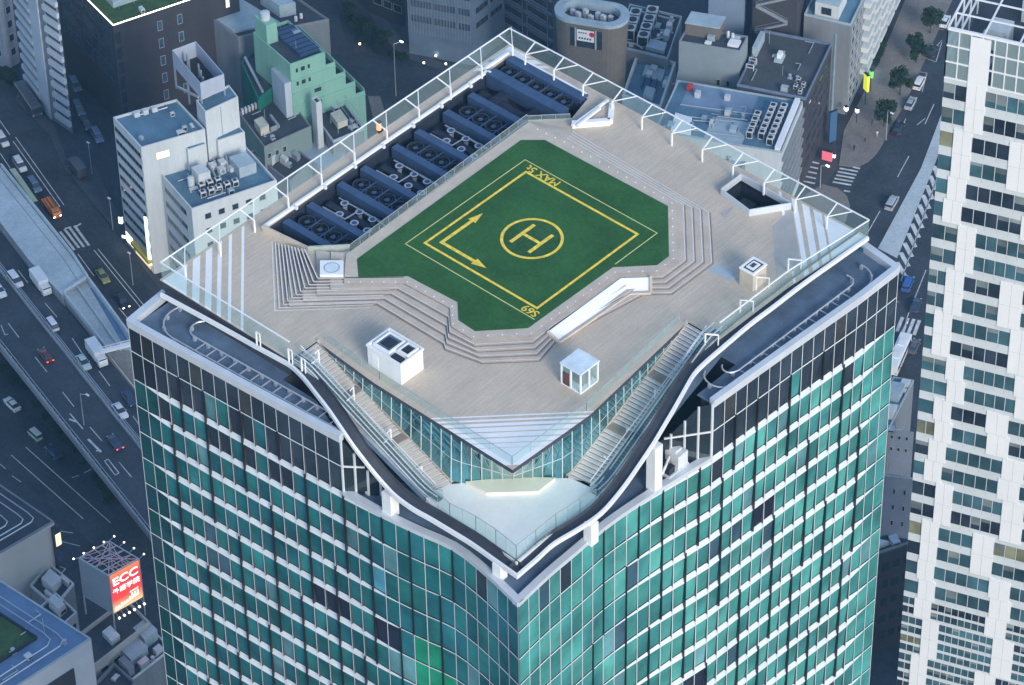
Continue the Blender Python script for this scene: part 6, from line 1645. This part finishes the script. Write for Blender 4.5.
def loft(secs, m=0):
    mb = MB(); L_ = []
    for (y, hw, z0, z1, r) in secs:
        L_.append([Vector((-hw,y,z0)),Vector((hw,y,z0)),Vector((hw,y,z1-r)),Vector((hw-r*.8,y,z1)),Vector((-hw+r*.8,y,z1)),Vector((-hw,y,z1-r))])
    for A, B in zip(L_, L_[1:]):
        for k in range(6): mb.face([A[k],A[(k+1)%6],B[(k+1)%6],B[k]], m)
    mb.face(L_[0], m); mb.face(L_[-1][::-1], m); return mb
def frustum(y0,y1,hw,z0,Y0,Y1,HW,z1,m=0):
    mb = MB(); a = [Vector((-hw,y0,z0)),Vector((hw,y0,z0)),Vector((hw,y1,z0)),Vector((-hw,y1,z0))]; b = [Vector((-HW,Y0,z1)),Vector((HW,Y0,z1)),Vector((HW,Y1,z1)),Vector((-HW,Y1,z1))]
    for k in range(4): mb.face([a[k],a[(k+1)%4],b[(k+1)%4],b[k]], m)
    mb.face(b, m); return mb
def child(par, name, mb, mats, smooth=False):
    o = bpy.data.objects.new(name, mb.mesh(name, mats, smooth=smooth)); COL.objects.link(o); o.parent = par; return o
def wheels(par, ys, hw, r=.32):
    for y in ys:
        for s_ in (-1,1):
            mb = MB(); i = 0; n = 12
            M = Matrix.Translation((s_*(hw-.08), y, r)) @ Matrix.Rotation(PI/2,4,'Y')
            mb.cyl((0,0), r, -.11, .11, n); mb.cyl((0,0), r*.55, -.125, .125, n, 1); mb.v = [M @ v for v in mb.v]
            child(par, 'wheel', mb, [M_tyre, M_steel])
def lights(par, yf, yb, hw, zf, zb):
    for s_ in (-1,1):
        mb = MB(); mb.box(s_*hw-.17, s_*hw+.17, yf-.06, yf+.04, zf-.09, zf+.09); child(par, 'headlight', mb, [M_hl])
        mb = MB(); mb.box(s_*hw-.15, s_*hw+.15, yb-.04, yb+.06, zb-.1, zb+.1); child(par, 'tail_light', mb, [M_tl])
PROTO = {}
def proto(kind):
    names = dict(sedan='parked_car', van='minivan', kei='small_van', truck='box_truck', flat='flatbed_truck', bus='bus')
    t = empty({'sedan':'car','van':'minivan','kei':'small_van','truck':'box_truck','flat':'flatbed_truck','bus':'bus'}[kind], (0,0,0))
    if kind == 'sedan':
        child(t, 'body', loft([(-2.3,.72,.42,.72,.08),(-2.12,.84,.28,.92,.1),(-1.3,.88,.24,.98,.1),(.9,.88,.24,.95,.1),(1.9,.84,.26,.82,.1),(2.3,.68,.38,.62,.08)]), [P_base], False)
        child(t, 'cabin_glass', frustum(-1.75,1.05,.78,.93,-1.15,.25,.58,1.40), [M_cgl]); mb = frustum(-1.2,.3,.6,1.36,-1.05,.15,.54,1.46); child(t, 'roof', mb, [P_base])
        wheels(t, (-1.4,1.4), .88); lights(t, 2.24, -2.26, .6, .62, .72)
        mb = MB(); mb.box(-.98,-.86,.7,.85,.95,1.08); mb.box(.86,.98,.7,.85,.95,1.08); child(t, 'wing_mirrors', mb, [P_base])
    elif kind == 'van':
        child(t, 'body', loft([(-2.35,.80,.35,1.0,.08),(-2.25,.86,.28,1.1,.1),(1.1,.88,.26,1.08,.1),(2.0,.85,.28,.95,.1),(2.35,.72,.38,.7,.08)]), [P_base])
        child(t, 'cabin_glass', frustum(-2.2,1.45,.82,1.06,-2.05,.65,.68,1.72), [M_cgl]); child(t, 'roof', frustum(-2.12,.72,.72,1.68,-1.95,.5,.62,1.82), [P_base])
        wheels(t, (-1.45,1.45), .88, .33); lights(t, 2.3, -2.36, .64, .7, .95)
    elif kind == 'kei':
        child(t, 'body', loft([(-1.65,.70,.32,1.0,.06),(1.35,.72,.28,1.05,.08),(1.7,.66,.36,.9,.08)]), [P_base])
        child(t, 'cabin_glass', frustum(-1.62,1.62,.69,1.0,-1.5,1.05,.60,1.72), [M_cgl]); child(t, 'roof', frustum(-1.58,1.1,.63,1.68,-1.45,.95,.56,1.84), [P_base])
        wheels(t, (-1.1,1.15), .73, .28); lights(t, 1.68, -1.66, .52, .75, .8)
    elif kind in ('truck', 'flat'):
        L_ = 3.2
        child(t, 'cab', loft([(1.5,.95,.5,2.1,.12),(2.7,.95,.45,2.1,.15),(3.05,.9,.45,1.3,.1)]), [P_base])
        child(t, 'windscreen', frustum(2.55,3.0,.86,1.35,2.55,2.76,.8,2.0), [M_cgl])
        mb = MB(); mb.box(-.8,.8,-3.2,2.9,.45,.75); child(t, 'chassis', mb, [M_black])
        if kind == 'truck': mb = MB(); mb.box(-1.08,1.08,-3.3,1.35,.78,2.95); mb.box(-1.1,1.1,-3.32,1.37,2.9,2.98); child(t, 'cargo_box', mb, [P_base])
        else:
            mb = MB(); mb.box(-1.0,1.0,-3.2,1.3,.78,1.0); mb.box(-1.0,-.9,-3.2,1.3,1.0,1.4); mb.box(.9,1.0,-3.2,1.3,1.0,1.4); mb.box(-1.0,1.0,-3.2,-3.1,1.0,1.4); child(t, 'cargo_bed', mb, [P_base])
            mb = MB(); mb.box(-.5,-.1,-3.0,1.0,1.0,1.7); mb.box(.15,.55,-2.6,.8,1.0,1.5); child(t, 'load', mb, [P_base])
        wheels(t, (-2.1,2.1), .95, .4); lights(t, 3.05, -3.3, .7, .85, .85)
    elif kind == 'bus':
        child(t, 'body', loft([(-5.2,1.2,.4,2.9,.15),(5.0,1.2,.35,2.9,.15),(5.25,1.15,.4,2.7,.15)]), [P_base])
        mb = MB(); mb.box(-1.215,1.215,-4.9,4.4,1.35,2.3); mb.box(-1.05,1.05,5.15,5.27,1.2,2.5); child(t, 'window_band', mb, [M_cgl]); mb = MB(); mb.box(-.7,.7,-3,-1,2.9,3.1); mb.box(-.7,.7,1,3,2.9,3.1); child(t, 'roof_unit', mb, [P_base])
        wheels(t, (-3.2,3.3), 1.2, .48); lights(t, 5.25, -5.2, .9, .8, .9)
    return t
def car(kind, px, z, to, colour, label, group=None, lit=None, scale=1.0):
    """px: image point of the roof centre; to: image point further along the way it faces"""
    hgt = {'sedan':.9,'van':1.1,'kei':1.1,'truck':1.8,'flat':1.2,'bus':2.0}[kind]
    a = at(*px, z+hgt); b = at(*to, z+hgt); d = (b-a); rz = math.atan2(d.y, d.x)-PI/2
    loc = (a.x, a.y, z)
    rp = {'car_paint': PAINT[colour]}
    if lit and 'h' in lit: rp['lamp_glass'] = M_hlon
    if lit and 't' in lit: rp['tail_glass'] = M_tlon
    if kind not in PROTO: PROTO[kind] = proto(kind)
    first = PROTO[kind]
    o = dup(first, loc, rz, label, group, rp)
    o['category'] = {'sedan':'car','van':'minivan','kei':'van','truck':'truck','flat':'truck','bus':'bus'}[kind]
    return o
gE = 'vehicles on the elevated expressway'; gA = 'vehicles on the left avenue'; gP = 'cars along the tree-lined pavement'; gS = 'cars parked beside the charcoal tower'; gL = 'vehicles under the expressway'
RZ = .012
E_ = ZE+.012
car('van', (15,278), E_, (25,291), 'white', 'white minivan on the expressway left of the white box truck', gE)
car('truck', (41,281), E_, (52,296), 'white', 'white box truck driving close to the pale ramp wall', gE)
car('kei', (52.5,323.5), E_, (61,335), 'white', 'small white van alone in the lane below the box truck', gE)
car('truck', (97,352), E_, (107,366), 'white', 'white box truck half under the overhead gantry arm', gE)
car('sedan', (83.5,361), E_, (93,375), 'pale', 'pale green-white sedan beside the truck at the gantry', gE)
car('sedan', (120,409.5), E_, (130,423), 'white', 'white sedan nearest the teal tower on the expressway', gE)
car('sedan', (129,397), E_, (139,411), 'navy', 'dark blue sedan partly hidden behind the teal tower corner', gE)
car('sedan', (45.5,354), E_, (36,341), 'red', 'dark red sedan near the steel median of the expressway', gE, 't')
car('sedan', (115,441), E_, (106,429), 'navy', 'dark navy car with red tail lights beside the median', gE, 't')
car('sedan', (-1,289), E_, (8,302), 'white', 'white car cut by the left edge beside the median', gE)
car('sedan', (12,403), RZ, (0,391), 'white', 'white car on the lower street below the side barrier', gL)
car('kei', (35,433), RZ, (24,423), 'pale', 'small pale van in the shade of the expressway', gL)
car('sedan', (54,451), RZ, (44,441), 'navy', 'dim blue car deep in the shade under the expressway', gL)
car('van', (2,178-40), RZ, (10,150), 'white', 'white minivan cut by the left edge at the top of the avenue', gA)
car('van', (19.5,163), RZ, (27,174), 'white', 'white minivan waiting behind the blue car on the avenue', gA)
car('van', (34,183.5), RZ, (43,196), 'slate', 'blue-grey minivan between the white minivan and the orange truck', gA)
car('flat', (51.5,207), RZ, (61,220), 'orange', 'orange flatbed truck stopped before the crosswalk', gA, 'h')
car('sedan', (102.5,275), RZ, (112,289), 'olive', 'olive yellow taxi driving away past the crosswalk', gA, scale=1.0)
car('sedan', (122,300), RZ, (131,313), 'black', 'black car with lit headlights beside the teal tower corner', gA, 'h')
car('truck', (76,165), RZ, (66,152), 'grey', 'dark grey truck in the middle of the avenue above the crosswalk', gA)
car('bus', (28,97), RZ, (38,112), 'grey', 'dark bus standing at the top left kerb', gA)
for (x, y, lb) in ((75,83,'blue-grey parked car farthest up the side street'), (78.5,107,'blue-grey parked car second in the side street row'), (97,134,'blue-grey parked car nearest the white office block'), (86,122,'dim parked car in the dark side street row')):
    car('van' if x != 86 else 'sedan', (x,y), RZ, (x+6,y+11), 'slate' if x != 86 else 'grey', lb, gS)
car('sedan', (945,20), RZ, (950,9), 'white', 'white car parked farthest up the tree-lined pavement', gP)
car('sedan', (932,50), RZ, (938,39), 'black', 'black car parked between two tree crowns', gP)
car('van', (919.5,81), RZ, (926,69), 'white', 'white minivan parked in a marked bay by the trees', gP)
car('sedan', (910.5,102), RZ, (917,90), 'silver', 'silver car parked behind the white minivan', gP)
car('sedan', (898.5,127), RZ, (905,115), 'black', 'black car parked nearest the plaza corner', gP)
car('van', (892,201), RZ, (899,189), 'silver', 'silver minivan driving alone on the right road', 'vehicles on the right road')
car('van', (908,282), RZ, (913,270), 'blue', 'bright blue minivan beside the hatched road markings', 'vehicles on the right road')
car('sedan', (915.5,304), RZ, (920,292), 'navy', 'dark car following the blue minivan', 'vehicles on the right road')
car('bus', (899,352), RZ, (906,336), 'white', 'white bus between the two towers below the crosswalk', 'vehicles on the right road')
car('sedan', (914,345), RZ, (920,331), 'grey', 'grey car turning beside the white bus', 'vehicles on the right road')
for o in list(PROTO.values()):
    for ch in list(o.children): bpy.data.objects.remove(ch)
    bpy.data.objects.remove(o)

# ================================================================== TREES AND SHRUBS
M_leaf = [mat('leaf_dark',(.014,.036,.018),.8,nscale=1.2,namt=.5), mat('leaf_mid',(.024,.056,.026),.8,nscale=1.2,namt=.5)]
M_bark = mat('bark', (.06,.05,.04), .9, nscale=2, namt=.3)
def crown_mesh(seed, R, H, n, name):
    r = random.Random(seed); mb = MB()
    cl = [(Vector((r.uniform(-1,1)*R*.62, r.uniform(-1,1)*R*.62, r.uniform(.12,.92)*H)), r.uniform(.32,.55)*R) for _ in range(15)]
    for k in range(n):
        c, rad = r.choice(cl)
        d = Vector((r.gauss(0,1), r.gauss(0,1), r.gauss(0,1))).normalized()*rad*(r.random()**.45)
        p = c + d; s_ = r.uniform(.14,.34)*min(1.2, R/2.2)
        a = Vector((r.gauss(0,1), r.gauss(0,1), r.gauss(0,.6))).normalized(); b = a.orthogonal().normalized(); b.rotate(Matrix.Rotation(r.uniform(0,6.28),3,a)); 
        c2 = a.cross(b)
        mb.face([p-b*s_, p-c2*s_*.6, p+b*s_, p+c2*s_*.6], 0 if r.random() < .6 else 1)
    return mb.mesh(name, M_leaf)
CR_ = [crown_mesh(k, 2.5, 5.6, 2600, 'crown') for k in range(3)]
def trunk_mesh(seed, h, H):
    r = random.Random(seed); mb = MB(); mb.tube([(0,0,0),(.05,.02,h*.5),(.0,.1,h+H*.35),(.1,.05,h+H*.75)], [.2,.16,.12,.04], 8)
    for k in range(6):
        a = r.uniform(0,6.28); z = h+H*r.uniform(.05,.45); mb.tube([(0,.05,z),(.8*math.cos(a),.8*math.sin(a),z+.7),(1.5*math.cos(a),1.5*math.sin(a),z+1.5)], [.09,.06,.02], 5)
    return mb.mesh('trunk', M_bark)
TK = trunk_mesh(1, 1.8, 4.6)
def tree(px, label, k, sc=1.0, group='street trees on the right pavement'):
    p = at(*px, .14); t = empty('street_tree', p, label, 'tree', group, rz=k*1.3); t.scale = (sc,sc,sc)
    o = bpy.data.objects.new('trunk', TK); COL.objects.link(o); o.parent = t
    o = bpy.data.objects.new('crown', CR_[k % 3]); COL.objects.link(o); o.parent = t; o.location = (0,0,1.3)
tree((930,33), 'street tree farthest up the pavement near the parked white car', 0, .9)
tree((916,62), 'street tree second from the top beside the black parked car', 1, 1.0)
tree((900,95), 'street tree beside the silver parked car', 2, 1.0)
tree((884,126), 'street tree nearest the plaza corner', 3, 1.0)
def shrub(px, label, k, sc, z=0.0, group='dark shrubs under the expressway'):
    p = at(*px, z); t = empty('shrub', p, label, 'shrub', group, rz=k*.9); t.scale = (sc,sc,sc*.7)
    o = bpy.data.objects.new('foliage', CR_[k % 3]); COL.objects.link(o); o.parent = t
    mb = MB(); mb.tube([(0,0,0),(.05,0,1.2)], [.08,.03], 5); o = bpy.data.objects.new('stem', mb.mesh('stem', M_bark)); COL.objects.link(o); o.parent = t
for k, (x, y) in enumerate(((4,372),(16,384),(27,388),(38,407),(50,418),(60,433),(66,443),(78,452),(86,462),(96,480),(103,490),(112,502))):
    shrub((x,y), 'dark shrub in the strip under the edge of the expressway', k, .42+.12*(k%3))
for k, (x, y) in enumerate(((5,79),(11,82),(16,87))): shrub((x,y), 'shrub at the foot of the blue-grey block on the left edge', k, .7, group='shrubs by the blue-grey block')
for k, (x, y) in enumerate(((876,58),(879,52),(882,46),(874,64))): shrub((x,y), 'shrub in the hedge row against the apartment block', k, .55, .14, 'hedge row by the apartment block')

for k, (x, y) in enumerate(((350,24),(358,34),(370,40),(384,48))): tree((x,y), ('leafy tree farthest left on the dark street corner at the top','tree second from the left on the dark street corner at the top','tree third from the left on the dark street corner at the top','tree nearest the pale glazed office at the top')[k], k+4, .75, 'trees on the street corner at the top')
for k, (x, y) in enumerate(((364,44),(378,52),(392,58),(404,60))): shrub((x,y), 'low shrub in the planting along the dark street corner at the top', k, .5, .0, 'shrubs on the street corner at the top')
# ================================================================== STREET FURNITURE AND PEOPLE
def lamp_post(px, h, label, dx=(1,0), z=.0, on=False):
    p = at(*px, z); t = empty('street_lamp', p, label, 'street lamp')
    mb = MB(); mb.tube([(p.x,p.y,z),(p.x,p.y,z+h)], [.12,.07], 8); mb.build('pole', M_steel, t)
    e = Vector((p.x+dx[0]*1.8,p.y+dx[1]*1.8,z+h+.25)); mb = MB(); mb.tube([(p.x,p.y,z+h-.05),e], .06, 6); mb.build('arm', M_steel, t)
    mb = MB(); mb.box(e.x-.4,e.x+.4,e.y-.16,e.y+.16,e.z-.1,e.z+.08); mb.build('lamp_head', M_litw if on else M_white, t)
lamp_post((396,96), 14, 'tall pole lamp standing in the dark street behind the mint building', (.5,.8), 0, True)
lamp_post((92,174), 7, 'slim lamp post on the kerb by the grey truck', (-.7,.5), .14)
lamp_post((113,230), 7, 'slim lamp post on the avenue kerb before the white office', (-.7,.5), .14)
lamp_post((133,285), 7, 'slim lamp post on the kerb near the teal tower corner', (-.7,.5), .14)
lamp_post((820,188), 6, 'lamp post with a bright head on the small corner pavement', (.7,.3), .14, True)
lamp_post((886,140), 8, 'lamp post at the plaza kerb nearest the parked black car', (.8,-.3), .14)
lamp_post((84,425), 8, 'slim lamp post rising by the expressway barrier', (.8,.3), ZE)
for k, (x, y, lb) in enumerate(((360,48,'short lit bollard lamp at the top street bend'),(424,67,'lit bollard lamp left of the pale glazed office entrance'),(436,60,'lit bollard lamp in front of the pale glazed office'),(446,68,'lit bollard lamp right of the pale glazed office entrance'))):
    p = at(x,y,0); t = empty('bollard_lamp', p, lb, 'bollard lamp'); mb = MB(); mb.cyl((p.x,p.y),.12,0,1.0,8); mb.build('post', M_black, t); mb = MB(); mb.cyl((p.x,p.y),.2,1.0,1.35,8); mb.build('lamp', M_litw if k else emit('amber_lamp',(1,.6,.25),5), t)
# skin-modelled walkers
def person(px, rz, top, legs, label, z=.14, hair=(.015,.012,.01)):
    p = at(*px, z)
    V = [(0,0,.92),(0,0,1.12),(0,.0,1.36),(0,0,1.5),(0,.02,1.64),(0,.02,1.74),(.17,0,1.40),(.22,-.03,1.14),(.22,.08,.92),(-.17,0,1.40),(-.22,.05,1.14),(-.21,.16,.95),(.09,0,.86),(.10,.14,.48),(.10,.10,.07),(.10,.24,.04),(-.09,0,.86),(-.10,-.06,.48),(-.10,-.22,.10),(-.10,-.10,.04)]
    E = [(0,1),(1,2),(2,3),(3,4),(4,5),(2,6),(6,7),(7,8),(2,9),(9,10),(10,11),(0,12),(12,13),(13,14),(14,15),(0,16),(16,17),(17,18),(18,19)]
    Rr = [.14,.13,.16,.055,.095,.07,.065,.045,.035,.065,.045,.035,.09,.065,.045,.04,.09,.065,.045,.04]
    me = bpy.data.meshes.new('body'); me.from_pydata(V, E, [])
    o = bpy.data.objects.new('tmp_body', me); COL.objects.link(o)
    md = o.modifiers.new('skin','SKIN'); 
    for sv, r in zip(me.skin_vertices[0].data, Rr): sv.radius = (r, r*.8 if r > .1 else r)
    me.skin_vertices[0].data[0].use_root = True
    o.modifiers.new('sub','SUBSURF').levels = 1
    dg = bpy.context.evaluated_depsgraph_get(); dg.update(); nm = bpy.data.meshes.new_from_object(o.evaluated_get(dg)); bpy.data.objects.remove(o)
    for m_ in (mat('cloth_%s' % top[0], top[1], .8), mat('cloth_%s' % legs[0], legs[1], .8), mat('skin', (.42,.28,.2), .6), mat('dark_hair', hair, .7)): nm.materials.append(m_)
    for f in nm.polygons:
        c = f.center; f.material_index = 1 if c.z < .95 and abs(c.x) < .19 else (2 if (1.48 < c.z < 1.66 and c.y > -.02) or (c.z < 1.0 and abs(c.x) > .19) else (3 if c.z > 1.55 else 0)); f.use_smooth = True
    nm.name = 'person'
    r = bpy.data.objects.new('person', nm); COL.objects.link(r); r.location = p; r.rotation_euler = (0,0,rz); ORG[r.name] = p
    tag(r, label, 'person'); return r
person((854,151), .5, ('black',(.02,.02,.025)), ('charcoal',(.03,.03,.035)), 'person in black walking at the front of the plaza')
person((865,142), 2.2, ('navy',(.03,.04,.08)), ('charcoal',(.03,.03,.035)), 'person in navy walking in the middle of the plaza')
person((872,124), 4.0, ('dark_grey',(.06,.06,.065)), ('black',(.02,.02,.025)), 'person in dark grey near the lit plaza shop')
person((877,137), 1.0, ('pale_pink',(.6,.48,.5)), ('light_grey',(.4,.4,.42)), 'person in pale pink near the plaza tree')
person((907,327), 5.2, ('white',(.7,.7,.7)), ('charcoal',(.03,.03,.035)), 'person in white crossing the crosswalk between the towers', .016)
# ------------------------------------------------------------------ evening haze over the city
m = bpy.data.materials.new('haze_air'); m.use_nodes = True
nt = m.node_tree
for n in list(nt.nodes): nt.nodes.remove(n)
o_ = nt.nodes.new('ShaderNodeOutputMaterial'); pv = nt.nodes.new('ShaderNodeVolumePrincipled')
pv.inputs['Color'].default_value = (.28,.62,1.0,1); pv.inputs['Density'].default_value = 0.00011; pv.inputs['Anisotropy'].default_value = 0.2
nt.links.new(pv.outputs['Volume'], o_.inputs['Volume'])
s = MB(); s.box(-2600,2600,-2600,2600,-1.0,505); hz = tag(s.build('haze', m), kind='stuff')
# ================================================================== SKY, LIGHT, CAMERA
world = bpy.data.worlds.new("World"); SC.world = world; world.use_nodes = True
nt = world.node_tree; N = nt.nodes; L = nt.links
bg = N['Background']
sky = N.new('ShaderNodeTexSky'); sky.sky_type = 'NISHITA'; sky.sun_disc = False
SUN_EL = math.radians(24); SUN_AZ = math.radians(112)
sky.sun_elevation = SUN_EL; sky.sun_rotation = SUN_AZ; sky.altitude = 100; sky.air_density = 1.0; sky.dust_density = 0.6; sky.ozone_density = 1.3
L.new(sky.outputs['Color'], bg.inputs['Color']); bg.inputs['Strength'].default_value = 0.125
sd = bpy.data.lights.new('sun', 'SUN'); sd.energy = 1.45; sd.angle = math.radians(20); sd.color = (1.0, 0.955, 0.88)
so = bpy.data.objects.new('sun', sd); COL.objects.link(so)
dirv = Vector((math.sin(SUN_AZ)*math.cos(SUN_EL), math.cos(SUN_AZ)*math.cos(SUN_EL), math.sin(SUN_EL)))
so.rotation_euler = dirv.to_track_quat('Z', 'Y').to_euler(); so.location = dirv*600
cd = bpy.data.cameras.new('camera'); cam = bpy.data.objects.new('camera', cd); COL.objects.link(cam)
Mx = Matrix((CR, CU, -CF)).transposed().to_4x4(); Mx.translation = CC
cam.matrix_world = Mx; cd.sensor_width = 36; cd.lens = FX/1024*36; cd.clip_start = 1; cd.clip_end = 6000
SC.camera = cam
SC.view_settings.view_transform = 'Standard'; SC.view_settings.look = 'None'; SC.view_settings.exposure = 1.15; SC.view_settings.gamma = 1; SC.view_settings.use_curve_mapping = False
SC.cycles.use_denoising = True
SC.cycles.max_bounces = 6; SC.cycles.transparent_max_bounces = 16
